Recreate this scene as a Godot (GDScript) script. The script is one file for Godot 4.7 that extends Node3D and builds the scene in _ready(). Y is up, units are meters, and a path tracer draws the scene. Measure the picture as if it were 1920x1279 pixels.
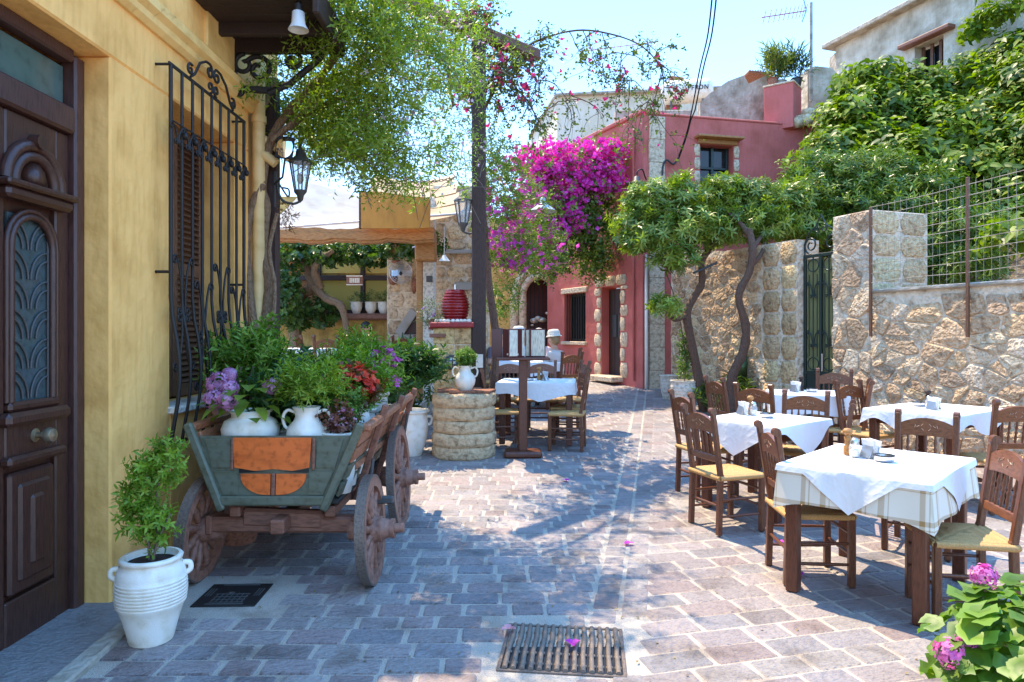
extends Node3D

var R := RandomNumberGenerator.new()
var used := {}
var M := {}
var T := {}


# ---------- mesh builder: collects triangles, then becomes one mesh ----------
class MB:
	var v := PackedVector3Array()
	var n := PackedVector3Array()
	var c := PackedColorArray()
	var x := Transform3D.IDENTITY
	var k := Color.WHITE

	func t3(a: Vector3, b: Vector3, d: Vector3, na: Vector3, nb: Vector3, nd: Vector3) -> void:
		a = x * a
		b = x * b
		d = x * d
		na = (x.basis * na).normalized()
		nb = (x.basis * nb).normalized()
		nd = (x.basis * nd).normalized()
		v.append(a)
		n.append(na)
		if (b - a).cross(d - a).dot(na + nb + nd) > 0.0:
			v.append(d)
			n.append(nd)
			v.append(b)
			n.append(nb)
		else:
			v.append(b)
			n.append(nb)
			v.append(d)
			n.append(nd)
		c.append(k)
		c.append(k)
		c.append(k)

	func tri(a: Vector3, b: Vector3, d: Vector3) -> void:
		var g = (b - a).cross(d - a)
		if g.length_squared() > 1e-16:
			t3(a, b, d, g, g, g)

	func quad(a: Vector3, b: Vector3, d: Vector3, e: Vector3) -> void:
		tri(a, b, d)
		tri(a, d, e)

	func box(o: Vector3, s: Vector3, bev := 0.004) -> void:
		var h = s * 0.5
		bev = minf(bev, minf(h.x, minf(h.y, h.z)) * 0.6)
		for ax in 3:
			var u = (ax + 1) % 3
			var w = (ax + 2) % 3
			for sg in [-1.0, 1.0]:
				var q = []
				for cs in [[-1, -1], [1, -1], [1, 1], [-1, 1]]:
					var p = Vector3()
					p[ax] = sg * h[ax]
					p[u] = cs[0] * (h[u] - bev)
					p[w] = cs[1] * (h[w] - bev)
					q.append(o + p)
				if sg < 0:
					q.reverse()
				quad(q[0], q[1], q[2], q[3])
		if bev <= 0.0:
			return
		for ax in 3:
			var u = (ax + 1) % 3
			var w = (ax + 2) % 3
			for su in [-1.0, 1.0]:
				for sw in [-1.0, 1.0]:
					var q = []
					for e in [[-1, 0], [1, 0], [1, 1], [-1, 1]]:
						var p = Vector3()
						p[ax] = e[0] * (h[ax] - bev)
						p[u] = su * (h[u] - (bev if e[1] == 0 else 0.0))
						p[w] = sw * (h[w] - (0.0 if e[1] == 0 else bev))
						q.append(o + p)
					var nn = Vector3()
					nn[u] = su
					nn[w] = sw
					t3(q[0], q[1], q[2], nn, nn, nn)
					t3(q[0], q[2], q[3], nn, nn, nn)
		for sx in [-1.0, 1.0]:
			for sy in [-1.0, 1.0]:
				for sz in [-1.0, 1.0]:
					var nn = Vector3(sx, sy, sz)
					var p = nn * (h - Vector3.ONE * bev)
					t3(o + p + Vector3(sx * bev, 0, 0), o + p + Vector3(0, sy * bev, 0), o + p + Vector3(0, 0, sz * bev), nn, nn, nn)

	# a squared bar from a to b; w across "side", t the other way
	func bar(a: Vector3, b: Vector3, w: float, t: float, side := Vector3.RIGHT, bev := 0.004) -> void:
		var y = (b - a).normalized()
		var s = (side - y * side.dot(y)).normalized()
		if s.length() < 0.5:
			s = y.cross(Vector3.FORWARD).normalized()
		var keep = x
		x = x * Transform3D(Basis(s, y, s.cross(y)), (a + b) * 0.5)
		box(Vector3.ZERO, Vector3(w, (b - a).length(), t), bev)
		x = keep

	func tube(p: Array, r: Variant, sides := 8, cap := true) -> void:
		var m = p.size()
		var side = Vector3.UP
		var rings = []
		for i in m:
			var tg = (p[mini(i + 1, m - 1)] - p[maxi(i - 1, 0)]).normalized()
			if i == 0:
				side = tg.cross(Vector3(0.31, 0.87, 0.38)).normalized()
			side = (side - tg * side.dot(tg)).normalized()
			var up = tg.cross(side)
			var rr = r if r is float else r[i]
			var ring = []
			for j in sides:
				var a = TAU * j / sides
				var d = side * cos(a) + up * sin(a)
				ring.append([p[i] + d * rr, d])
			rings.append(ring)
		for i in m - 1:
			for j in sides:
				var a = rings[i][j]
				var b = rings[i][(j + 1) % sides]
				var d = rings[i + 1][(j + 1) % sides]
				var e = rings[i + 1][j]
				t3(a[0], b[0], d[0], a[1], b[1], d[1])
				t3(a[0], d[0], e[0], a[1], d[1], e[1])
		if cap:
			for e in [[0, p[0] - p[1]], [m - 1, p[m - 1] - p[m - 2]]]:
				for j in range(1, sides - 1):
					var g = rings[e[0]]
					t3(g[0][0], g[j][0], g[j + 1][0], e[1], e[1], e[1])

	# turned round the y axis: profile of (radius, height)
	func lathe(pr: Array, sides := 20, o := Vector3.ZERO) -> void:
		var m = pr.size()
		var sn = []
		for i in m - 1:
			var d = pr[i + 1] - pr[i]
			sn.append(Vector2(d.y, -d.x).normalized())
		var cs = []
		for j in sides + 1:
			cs.append(Vector2(cos(TAU * j / sides), sin(TAU * j / sides)))
		for i in m - 1:
			var na = sn[i]
			var nb = sn[i]
			if i > 0 and sn[i - 1].dot(sn[i]) > 0.55:
				na = (sn[i - 1] + sn[i]).normalized()
			if i < m - 2 and sn[i + 1].dot(sn[i]) > 0.55:
				nb = (sn[i + 1] + sn[i]).normalized()
			for j in sides:
				var c0 = cs[j]
				var c1 = cs[j + 1]
				var a = o + Vector3(c0.x * pr[i].x, pr[i].y, c0.y * pr[i].x)
				var b = o + Vector3(c1.x * pr[i].x, pr[i].y, c1.y * pr[i].x)
				var d = o + Vector3(c1.x * pr[i + 1].x, pr[i + 1].y, c1.y * pr[i + 1].x)
				var e = o + Vector3(c0.x * pr[i + 1].x, pr[i + 1].y, c0.y * pr[i + 1].x)
				var n0 = Vector3(c0.x * na.x, na.y, c0.y * na.x)
				var n1 = Vector3(c1.x * na.x, na.y, c1.y * na.x)
				var n2 = Vector3(c1.x * nb.x, nb.y, c1.y * nb.x)
				var n3 = Vector3(c0.x * nb.x, nb.y, c0.y * nb.x)
				if pr[i].x > 1e-5:
					t3(a, b, d, n0, n1, n2)
				if pr[i + 1].x > 1e-5:
					t3(a, d, e, n0, n2, n3)

	# a flat outline in x,y, given thickness from z0 to z1
	func prism(poly: PackedVector2Array, z0: float, z1: float) -> void:
		if Geometry2D.is_polygon_clockwise(poly):
			poly.reverse()
		var ix = Geometry2D.triangulate_polygon(poly)
		for i in range(0, ix.size(), 3):
			var a = poly[ix[i]]
			var b = poly[ix[i + 1]]
			var d = poly[ix[i + 2]]
			t3(Vector3(a.x, a.y, z1), Vector3(b.x, b.y, z1), Vector3(d.x, d.y, z1), Vector3.BACK, Vector3.BACK, Vector3.BACK)
			t3(Vector3(a.x, a.y, z0), Vector3(b.x, b.y, z0), Vector3(d.x, d.y, z0), Vector3.FORWARD, Vector3.FORWARD, Vector3.FORWARD)
		for i in poly.size():
			var a = poly[i]
			var b = poly[(i + 1) % poly.size()]
			var g = Vector3(b.y - a.y, a.x - b.x, 0)
			t3(Vector3(a.x, a.y, z0), Vector3(b.x, b.y, z0), Vector3(b.x, b.y, z1), g, g, g)
			t3(Vector3(a.x, a.y, z0), Vector3(b.x, b.y, z1), Vector3(a.x, a.y, z1), g, g, g)

	# a smooth grid of points f(i, j), (nu+1) x (nv+1)
	func sheet(nu: int, nv: int, f: Callable) -> void:
		var p = []
		for i in nu + 1:
			var row = []
			for j in nv + 1:
				row.append(f.call(float(i) / nu, float(j) / nv))
			p.append(row)
		var q = []
		for i in nu + 1:
			var row = []
			for j in nv + 1:
				var du = p[mini(i + 1, nu)][j] - p[maxi(i - 1, 0)][j]
				var dv = p[i][mini(j + 1, nv)] - p[i][maxi(j - 1, 0)]
				row.append(du.cross(dv).normalized())
			q.append(row)
		for i in nu:
			for j in nv:
				t3(p[i][j], p[i + 1][j], p[i + 1][j + 1], q[i][j], q[i + 1][j], q[i + 1][j + 1])
				t3(p[i][j], p[i + 1][j + 1], p[i][j + 1], q[i][j], q[i + 1][j + 1], q[i][j + 1])

	func ball(o: Vector3, r: Vector3, sides := 12) -> void:
		var keep = x
		x = x * Transform3D(Basis.from_scale(r), o)
		var pr = []
		var m = maxi(4, sides / 2)
		for i in m + 1:
			var a = -PI / 2 + PI * i / m
			pr.append(Vector2(maxf(cos(a), 0.0), sin(a)))
		lathe(pr, sides)
		x = keep

	# one leaf along +z of the frame f, its face up: length l, width w
	func leaf(f: Transform3D, l: float, w: float, fold := 0.15, curl := 0.2, fine := false) -> void:
		var keep = x
		x = x * f
		var up = Vector3.UP
		if fine:
			var b = Vector3.ZERO
			var t = Vector3(0, -curl * l, l)
			var m = Vector3(0, 0.03 * l, l * 0.5)
			var l1 = Vector3(-w * 0.42, fold * w, l * 0.25)
			var l2 = Vector3(-w * 0.4, fold * w - curl * l * 0.3, l * 0.65)
			for s in [-1.0, 1.0]:
				var g = Vector3(s, 1, 1)
				var p1 = Vector3(l1.x * s, l1.y, l1.z)
				var p2 = Vector3(l2.x * s, l2.y, l2.z)
				up = Vector3(s * fold * 0.9, 1, 0)
				t3(b, p1, m, up, up, up)
				t3(m, p1, p2, up, up, up)
				t3(m, p2, t, up, up, up + Vector3(0, 0, curl))
		else:
			var t = Vector3(0, -curl * l, l)
			for s in [-1.0, 1.0]:
				up = Vector3(s * fold, 1, 0)
				t3(Vector3.ZERO, Vector3(s * w * 0.5, fold * w, l * 0.42), t, up, up, up)
		x = keep

	func mesh(m: Material) -> ArrayMesh:
		var a = []
		a.resize(Mesh.ARRAY_MAX)
		a[Mesh.ARRAY_VERTEX] = v
		a[Mesh.ARRAY_NORMAL] = n
		a[Mesh.ARRAY_COLOR] = c
		var am = ArrayMesh.new()
		am.add_surface_from_arrays(Mesh.PRIMITIVE_TRIANGLES, a)
		am.surface_set_material(0, m)
		return am


# ---------- objects ----------
func numbered(called: String) -> String:
	used[called] = used.get(called, -1) + 1
	return called if used[called] == 0 else "%s_%03d" % [called, used[called]]


func tag(o: Node3D, label: String, category := "", group := "", kind := "") -> Node3D:
	if label: o.set_meta("label", label)
	if category: o.set_meta("category", category)
	if group: o.set_meta("group", group)
	if kind: o.set_meta("kind", kind)
	return o


func thing(called: String, label: String, category: String, at := Vector3.ZERO, turn := 0.0, group := "", kind := "") -> Node3D:
	var o = Node3D.new()
	o.name = numbered(called)
	add_child(o)
	o.position = at
	o.rotation.y = deg_to_rad(turn)
	return tag(o, label, category, group, kind)


func inst(parent: Node, called: String, m: Mesh, at := Transform3D.IDENTITY, over: Material = null) -> MeshInstance3D:
	var o = MeshInstance3D.new()
	if parent == self:
		o.name = numbered(called)
	else:
		var k = parent.get_meta("_n_" + called, -1) + 1
		parent.set_meta("_n_" + called, k)
		o.name = called if k == 0 else "%s_%03d" % [called, k]
	o.mesh = m
	o.transform = at
	if over: o.material_override = over
	parent.add_child(o)
	return o


func part(parent: Node, called: String, b: MB, m: Material, at := Transform3D.IDENTITY) -> MeshInstance3D:
	return inst(parent, called, b.mesh(m), at)


func hub(parent: Node, called: String, at := Transform3D.IDENTITY) -> Node3D:
	var o = Node3D.new()
	var k = parent.get_meta("_n_" + called, -1) + 1
	parent.set_meta("_n_" + called, k)
	o.name = called if k == 0 else "%s_%03d" % [called, k]
	o.transform = at
	parent.add_child(o)
	return o


func copy(o: Node3D, called: String, label: String, at: Vector3, turn: float, group := "") -> Node3D:
	var d = o.duplicate()
	d.name = numbered(called)
	add_child(d)
	d.position = at
	d.rotation = Vector3(0, deg_to_rad(turn), 0)
	d.set_meta("label", label)
	if group: d.set_meta("group", group)
	return d


func pt(x: float, y: float, z: float) -> Vector3:
	return Vector3(x, y, z)


func deep(x: float, d: float, y: float) -> Vector3:   # x across, d metres down the lane, y up
	return Vector3(x, y, -d)


func xfm(at: Vector3, euler := Vector3.ZERO, s := 1.0) -> Transform3D:
	return Transform3D(Basis.from_euler(euler * PI / 180.0).scaled(Vector3.ONE * s), at)


func gy(z: float) -> float:   # the lane rises gently away from the square
	var e = -z - 5.2
	return 0.025 * (e + sqrt(e * e + 1.0))


func gnd(x: float, z: float) -> Vector3:
	return Vector3(x, gy(z), z)


func rr(a: float, b: float) -> float:
	return R.randf_range(a, b)


func smooth_path(p: Array, steps := 5) -> Array:
	var c = Curve3D.new()
	for i in p.size():
		var t = (p[mini(i + 1, p.size() - 1)] - p[maxi(i - 1, 0)]) / 6.0
		c.add_point(p[i], -t, t)
	var out = []
	for i in p.size() - 1:
		for j in steps:
			out.append(c.sample(i, float(j) / steps))
	out.append(p[-1])
	return out


func taper(m: int, a: float, b: float, wob := 0.0) -> Array:
	var r = []
	for i in m:
		r.append(lerpf(a, b, float(i) / maxi(1, m - 1)) * (1.0 + rr(-wob, wob)))
	return r


# ---------- materials ----------
func noise_tex(id: String, freq: float, kind: int, ramp: Array, seed_n: int, octaves := 4, size := 512) -> NoiseTexture2D:
	var f = FastNoiseLite.new()
	f.noise_type = kind
	f.frequency = freq
	f.seed = seed_n
	f.fractal_octaves = octaves
	if kind == FastNoiseLite.TYPE_CELLULAR:
		f.cellular_return_type = FastNoiseLite.RETURN_DISTANCE
	var t = NoiseTexture2D.new()
	t.width = size
	t.height = size
	t.seamless = true
	t.noise = f
	if ramp:
		var g = Gradient.new()
		var o = PackedFloat32Array()
		var cs = PackedColorArray()
		for e in ramp:
			o.append(e[0])
			cs.append(Color(e[1], e[2], e[3]).linear_to_srgb() if e.size() > 3 else Color(e[1], e[1], e[1]).linear_to_srgb())
		g.offsets = o
		g.colors = cs
		t.color_ramp = g
	T[id] = t
	return t


func mat(id: String, col: Color, rough := 0.8, tex := "", scale: Variant = 1.0, bump := "", cm := 0.0, world := false) -> StandardMaterial3D:
	var m = StandardMaterial3D.new()
	m.resource_name = id
	m.albedo_color = col.linear_to_srgb()
	m.roughness = rough
	m.vertex_color_use_as_albedo = true
	if tex or bump:
		m.uv1_triplanar = true
		m.uv1_world_triplanar = world
		m.uv1_scale = scale if scale is Vector3 else Vector3.ONE * scale
		m.uv1_triplanar_sharpness = 4.0
	if tex: m.albedo_texture = T[tex]
	if bump:
		m.heightmap_enabled = true
		m.heightmap_texture = T[bump]
		m.heightmap_scale = cm
	M[id] = m
	return m


func leafy(id: String, col: Color, rough := 0.45) -> StandardMaterial3D:
	var m = mat(id, col, rough)
	m.backlight_enabled = true
	m.backlight = Color(0.85, 0.95, 0.3)
	m.cull_mode = BaseMaterial3D.CULL_DISABLED
	return m


# ---------- foliage ----------
func foliage(parent: Node, called: String, m: Mesh, xs: Array, cols: Array, stuff := true) -> MultiMeshInstance3D:
	var mm = MultiMesh.new()
	mm.transform_format = MultiMesh.TRANSFORM_3D
	mm.use_colors = true
	mm.mesh = m
	mm.instance_count = xs.size()
	for i in xs.size():
		mm.set_instance_transform(i, xs[i])
		mm.set_instance_color(i, cols[i % cols.size()])
	var o = MultiMeshInstance3D.new()
	var k = parent.get_meta("_n_" + called, -1) + 1
	parent.set_meta("_n_" + called, k)
	o.name = called if k == 0 else "%s_%03d" % [called, k]
	o.multimesh = mm
	parent.add_child(o)
	if stuff: o.set_meta("kind", "stuff")
	return o


func tints(a: Color, b: Color, m := 24) -> Array:
	var out = []
	for i in m:
		out.append(a.lerp(b, R.randf()) * rr(0.8, 1.2))
	return out


# transforms spread through lumps [centre, radii]; shell: 0 fills, 1 keeps to the skin
func scatter(lumps: Array, count: int, s0: float, s1: float, shell := 0.5, upness := 0.5, wild := 0.6) -> Array:
	var w = []
	var total = 0.0
	for l in lumps:
		total += pow(l[1].x * l[1].y * l[1].z, 0.67)
		w.append(total)
	var out = []
	for i in count:
		var pick = R.randf() * total
		var k = 0
		while w[k] < pick: k += 1
		var d = Vector3(R.randfn(), R.randfn(), R.randfn()).normalized()
		var r = pow(R.randf(), lerpf(0.34, 0.1, shell)) * (1.0 + 0.12 * R.randfn())
		var p = lumps[k][0] + d * lumps[k][1] * r
		var f = (d * (1.0 - upness) + Vector3.UP * upness + Vector3(R.randfn(), R.randfn(), R.randfn()) * wild * 0.6).normalized()
		var s = f.cross(Vector3(R.randfn(), R.randfn(), R.randfn())).normalized()
		out.append(Transform3D(Basis(s, f, s.cross(f)).scaled_local(Vector3.ONE * rr(s0, s1)), p))
	return out


# a sprig growing along +y with leaves round it
func sprig(leaves: int, len: float, l: float, w: float, open := 55.0, fine := false, stem := true, fold := 0.15, curl := 0.2) -> MB:
	var b = MB.new()
	for i in leaves:
		var h = len * (i + 0.5) / leaves
		var a = i * 137.5
		b.k = Color.WHITE * rr(0.8, 1.15)
		var f = Transform3D(Basis(Vector3.UP, deg_to_rad(a)) * Basis(Vector3.RIGHT, deg_to_rad(-(90.0 - open) - rr(-12, 12))), Vector3(0, h, 0))
		b.leaf(f, l * rr(0.75, 1.15), w * rr(0.8, 1.1), fold, curl, fine)
	return b


func _ready() -> void:
	R.seed = 7
	# camera: eye height 1.6 m, level, the lens shifted down a little
	var cam = Camera3D.new()
	cam.name = "camera"
	cam.projection = Camera3D.PROJECTION_FRUSTUM
	cam.near = 0.1
	cam.far = 300.0
	cam.size = 0.1 * 1279.0 / 1280.0
	cam.frustum_offset = Vector2(0, -0.1 * 15.5 / 1280.0)
	cam.position = Vector3(0, 1.6, 0)
	add_child(cam)
	cam.current = true
	# sky
	var sm = ProceduralSkyMaterial.new()
	sm.sky_top_color = Color(0.40, 0.61, 0.86)
	sm.sky_horizon_color = Color(0.72, 0.81, 0.89)
	sm.sky_curve = 0.14
	sm.ground_bottom_color = Color(0.45, 0.42, 0.38)
	sm.ground_horizon_color = Color(0.62, 0.60, 0.56)
	sm.sky_energy_multiplier = 1.36
	sm.sun_angle_max = 1.0
	var env = Environment.new()
	env.background_mode = Environment.BG_SKY
	env.sky = Sky.new()
	env.sky.sky_material = sm
	env.background_energy_multiplier = 1.0
	env.tonemap_mode = Environment.TONE_MAPPER_LINEAR
	env.tonemap_exposure = 2.25
	env.sdfgi_enabled = true
	env.ssao_enabled = true
	env.ssil_enabled = true
	var we = WorldEnvironment.new()
	we.name = "world_environment"
	we.environment = env
	add_child(we)
	# sun: high, ahead and to the west of the lane
	var sun = DirectionalLight3D.new()
	sun.name = "sun"
	sun.light_energy = 1.36
	sun.light_color = Color(1.0, 0.92, 0.79)
	sun.light_angular_distance = 0.5
	sun.shadow_enabled = true
	add_child(sun)
	sun.look_at_from_position(Vector3(-0.285, 1.0, -0.44), Vector3.ZERO, Vector3.RIGHT)
	materials()
	ground()
	yellow_house()
	courtyard()
	red_house()
	far_houses()
	garden_walls()
	pergola()
	climbers()
	trees()
	cart()
	cart_pots()
	street_left()
	well_corner()
	dining()
	people()
	small_things()


func materials() -> void:
	var S = FastNoiseLite.TYPE_SIMPLEX_SMOOTH
	var C = FastNoiseLite.TYPE_CELLULAR
	noise_tex("plaster", 0.006, S, [[0.0, 0.74, 0.66, 0.54], [0.35, 0.91, 0.87, 0.79], [0.6, 1, 0.98, 0.95], [1.0, 1, 1, 1]], 3, 6)
	noise_tex("stain", 0.008, S, [[0.0, 0.48, 0.44, 0.38], [0.4, 0.78, 0.75, 0.70], [0.7, 1, 1, 1], [1.0, 0.85, 0.8, 0.72]], 11, 6)
	noise_tex("grain", 0.02, S, [[0.0, 0.55], [0.5, 0.9], [1.0, 1.0]], 5, 5)
	noise_tex("speck", 0.08, S, [[0.0, 0.6], [0.45, 0.95], [1.0, 1.0]], 6, 4)
	noise_tex("rough_h", 0.03, S, [], 8, 6)
	noise_tex("fine_h", 0.09, S, [], 9, 4)
	noise_tex("pit_h", 0.05, C, [], 10, 3)
	noise_tex("slate", 0.012, S, [[0.0, 0.72, 0.70, 0.72], [0.4, 0.95, 0.93, 0.92], [0.62, 1, 1, 1], [0.8, 1.0, 0.98, 0.96], [1.0, 0.80, 0.78, 0.80]], 21, 6)
	noise_tex("rock", 0.014, S, [[0.0, 0.40, 0.34, 0.28], [0.4, 0.82, 0.76, 0.68], [0.65, 1, 0.97, 0.92], [1.0, 0.72, 0.60, 0.46]], 22, 6)
	noise_tex("wear", 0.02, S, [[0.0, 0.45, 0.42, 0.40], [0.45, 0.85, 0.82, 0.80], [0.62, 1, 1, 1], [0.8, 1.0, 0.95, 0.9], [1.0, 0.7, 0.62, 0.55]], 23, 5)
	noise_tex("fold_h", 0.006, S, [], 31, 3)
	T.fold_h.noise.fractal_type = FastNoiseLite.FRACTAL_RIDGED
	noise_tex("cracks", 0.005, S, [[0.0, 1, 1, 1], [0.80, 1, 1, 1], [0.90, 0.86, 0.82, 0.76], [0.97, 0.55, 0.48, 0.40], [1.0, 0.4, 0.34, 0.28]], 32, 4)
	T.cracks.noise.fractal_type = FastNoiseLite.FRACTAL_RIDGED
	noise_tex("drips", 0.012, S, [[0.0, 0.87, 0.83, 0.77], [0.3, 0.96, 0.95, 0.92], [0.5, 1, 1, 1], [1.0, 1, 1, 1]], 33, 5)
	noise_tex("dirt", 0.01, S, [[0.0, 0.55, 0.50, 0.46], [0.3, 0.86, 0.84, 0.82], [0.5, 1, 1, 1], [1.0, 1, 1, 1]], 34, 6)
	plaid()
	mat("grout", Color(0.46, 0.395, 0.32), 0.9, "speck", 2.0, "fine_h", 0.5, true)
	mat("paver", Color.WHITE, 0.62, "slate", Vector3(1.6, 1.6, 3.2), "rough_h", 0.9, true)
	mat("yellow", Color(0.93, 0.51, 0.15), 0.85, "plaster", 0.55, "rough_h", 0.5, true)
	mat("yellow_light", Color(0.84, 0.53, 0.18), 0.75, "plaster", 0.8, "rough_h", 0.3, true)
	mat("pipe_cream", Color(0.78, 0.55, 0.24), 0.5, "plaster", 1.2)
	mat("doorwood", Color(0.066, 0.025, 0.016), 0.38, "wear", Vector3(6, 0.8, 6), "grain", 0.25)
	mat("doorframe", Color(0.075, 0.030, 0.022), 0.45, "wear", Vector3(6, 0.8, 6), "grain", 0.3)
	mat("shutter", Color(0.17, 0.075, 0.035), 0.6, "wear", Vector3(4, 1, 4))
	mat("iron", Color(0.013, 0.0095, 0.008), 0.6, "speck", 4.0)
	mat("iron_lit", Color(0.075, 0.07, 0.065), 0.5, "speck", 4.0)
	mat("gate_green", Color(0.012, 0.028, 0.022), 0.35, "speck", 4.0)
	mat("door_glass", Color(0.065, 0.09, 0.09), 0.15, "grain", 2.0)
	mat("transom_glass", Color(0.085, 0.13, 0.11), 0.18, "grain", 0.7)
	mat("brass", Color(0.42, 0.34, 0.22), 0.35)
	M.brass.metallic = 0.8
	mat("balcony_wood", Color(0.035, 0.016, 0.010), 0.7, "wear", Vector3(4, 4, 1))
	mat("amber_wood", Color(0.42, 0.19, 0.05), 0.55, "wear", Vector3(1, 6, 6), "grain", 0.4)
	mat("sign_wood", Color(0.52, 0.22, 0.025), 0.5, "plaster", Vector3(2.0, 0.7, 2.0), "rough_h", 0.1)
	mat("post_wood", Color(0.055, 0.026, 0.018), 0.65, "wear", Vector3(5, 1, 5), "grain", 0.6)
	mat("beam_wood", Color(0.16, 0.07, 0.04), 0.65, "wear", Vector3(4, 4, 4), "grain", 0.6)
	mat("chair_wood", Color(0.155, 0.055, 0.024), 0.33, "wear", Vector3(7, 1.4, 7))
	mat("crest_wood", Color(0.21, 0.075, 0.029), 0.33, "wear", Vector3(1.5, 6, 6))
	mat("carving", Color(0.40, 0.27, 0.18), 0.4)
	mat("table_wood", Color(0.135, 0.040, 0.018), 0.36, "wear", Vector3(7, 1.2, 7))
	mat("straw", Color(0.68, 0.38, 0.13), 0.7, "grain", Vector3(9, 9, 9), "fine_h", 0.25)
	mat("cloth", Color(0.75, 0.735, 0.715), 0.9, "", 1.6, "fold_h", 0.4)
	mat("plaid", Color.WHITE, 0.9, "plaid", 3.2)
	mat("canvas", Color(0.33, 0.31, 0.285), 0.9, "plaster", 0.6)
	mat("canvas_tan", Color(0.58, 0.41, 0.24), 0.9, "plaster", 0.6)
	M.canvas_tan.backlight_enabled = true
	M.canvas_tan.backlight = Color(0.7, 0.65, 0.55)
	mat("ochre", Color(0.66, 0.42, 0.13), 0.9, "stain", 0.7, "rough_h", 0.6, true)
	mat("cream_wall", Color(0.60, 0.47, 0.32), 0.9, "stain", 0.5, "rough_h", 0.8, true)
	mat("beige_house", Color(0.66, 0.60, 0.48), 0.9, "plaster", 0.2, "", 0.0, true)
	mat("beige_side", Color(0.66, 0.62, 0.36), 0.9, "plaster", 0.2, "", 0.0, true)
	mat("red_plaster", Color(0.54, 0.135, 0.11), 0.85, "plaster", 0.35, "rough_h", 0.6, true)
	mat("red_paint", Color(0.36, 0.02, 0.025), 0.4, "grain", 1.5)
	mat("red_ceramic", Color(0.30, 0.012, 0.012), 0.28, "grain", 2.0)
	mat("grey_wall", Color(0.64, 0.55, 0.42), 0.95, "stain", 0.35, "rough_h", 2.0, true)
	mat("parapet", Color(0.48, 0.40, 0.31), 0.95, "stain", 0.6, "rough_h", 1.5, true)
	mat("quoin", Color(0.72, 0.59, 0.43), 0.9, "rock", 1.2, "rough_h", 1.2, true)
	mat("stone", Color(0.78, 0.65, 0.50), 0.95, "rock", 1.1, "rough_h", 3.0, true)
	mat("mortar", Color(0.76, 0.64, 0.49), 0.95, "rock", 0.7, "rough_h", 2.5, true)
	mat("cement", Color(0.44, 0.39, 0.32), 0.95, "stain", 0.8, "rough_h", 1.2, true)
	mat("well_stone", Color(0.70, 0.52, 0.32), 0.95, "rock", 1.4, "rough_h", 1.2)
	mat("terracotta", Color(0.36, 0.15, 0.085), 0.85, "wear", 3.0, "rough_h", 0.4)
	mat("white_clay", Color(0.74, 0.66, 0.54), 0.75, "wear", 1.6, "fine_h", 0.12)
	mat("jug_white", Color(0.85, 0.79, 0.69), 0.55, "plaster", 2.0, "fine_h", 0.08)
	mat("soil", Color(0.085, 0.045, 0.03), 1.0, "speck", 6.0, "fine_h", 2.0)
	mat("cart_green", Color(0.125, 0.135, 0.090), 0.55, "plaster", Vector3(0.9, 3.5, 3.5), "grain", 0.08)
	mat("cart_orange", Color(0.80, 0.155, 0.022), 0.5, "plaster", Vector3(0.9, 3.5, 3.5), "grain", 0.05)
	mat("cart_dark", Color(0.030, 0.026, 0.020), 0.7, "grain", 2.0)
	mat("cart_wood", Color(0.25, 0.10, 0.058), 0.55, "wear", Vector3(0.9, 4, 4), "grain", 0.3)
	mat("cart_plank", Color(0.38, 0.145, 0.068), 0.5, "wear", Vector3(5, 5, 1), "grain", 0.5)
	mat("wheel_wood", Color(0.31, 0.145, 0.095), 0.55, "wear", 1.6, "grain", 0.25)
	mat("tyre_iron", Color(0.20, 0.155, 0.125), 0.5, "wear", 5.0)
	M.tyre_iron.metallic = 0.4
	mat("steel", Color(0.55, 0.55, 0.55), 0.28)
	M.steel.metallic = 0.9
	mat("lamp_white", Color(0.62, 0.60, 0.55), 0.35)
	mat("lamp_glass", Color(0.75, 0.76, 0.76, 0.30), 0.1)
	M.lamp_glass.transparency = BaseMaterial3D.TRANSPARENCY_ALPHA
	mat("black", Color(0.012, 0.012, 0.012), 0.4)
	mat("dark_glass", Color(0.012, 0.016, 0.016), 0.1)
	mat("plain", Color.WHITE, 0.6)
	mat("paper", Color(0.74, 0.70, 0.55), 0.8, "wear", Vector3(8, 1, 8))
	mat("menu_red", Color(0.085, 0.014, 0.012), 0.45)
	mat("mirror", Color(0.9, 0.9, 0.9), 0.03)
	M.mirror.metallic = 1.0
	mat("bark", Color(0.30, 0.195, 0.115), 0.9, "wear", Vector3(5, 1.5, 5), "rough_h", 1.6)
	mat("bark_dark", Color(0.17, 0.092, 0.058), 0.9, "wear", Vector3(5, 1.5, 5), "rough_h", 1.6)
	mat("twig", Color(0.16, 0.11, 0.08), 0.9)
	mat("petal", Color.WHITE, 0.6)
	M.petal.backlight_enabled = true
	M.petal.backlight = Color(0.9, 0.6, 0.9)
	mat("skin", Color.WHITE, 0.6)
	mat("glass_clear", Color(0.9, 0.95, 0.95, 0.2), 0.05)
	M.glass_clear.transparency = BaseMaterial3D.TRANSPARENCY_ALPHA
	for e in ["yellow", "red_plaster", "ochre", "grey_wall", "beige_house", "parapet"]: worn(e, "drips", Vector3(2.6, 0.35, 2.6))
	for e in ["paver", "grout"]: worn(e, "dirt", Vector3(0.45, 0.45, 0.45))
	for e in ["stone", "quoin", "well_stone"]: worn(e, "dirt", Vector3(2.5, 2.5, 2.5), false)
	for e in ["cart_green", "cart_orange", "terracotta", "red_paint"]: worn(e, "dirt", Vector3(3, 3, 3), false)
	for e in ["yellow_light", "cream_wall", "mortar", "cement"]: worn(e, "cracks", Vector3(0.8, 0.8, 0.8))
	leafy("leaf", Color.WHITE)
	leafy("leaf_glossy", Color.WHITE, 0.3)


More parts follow.
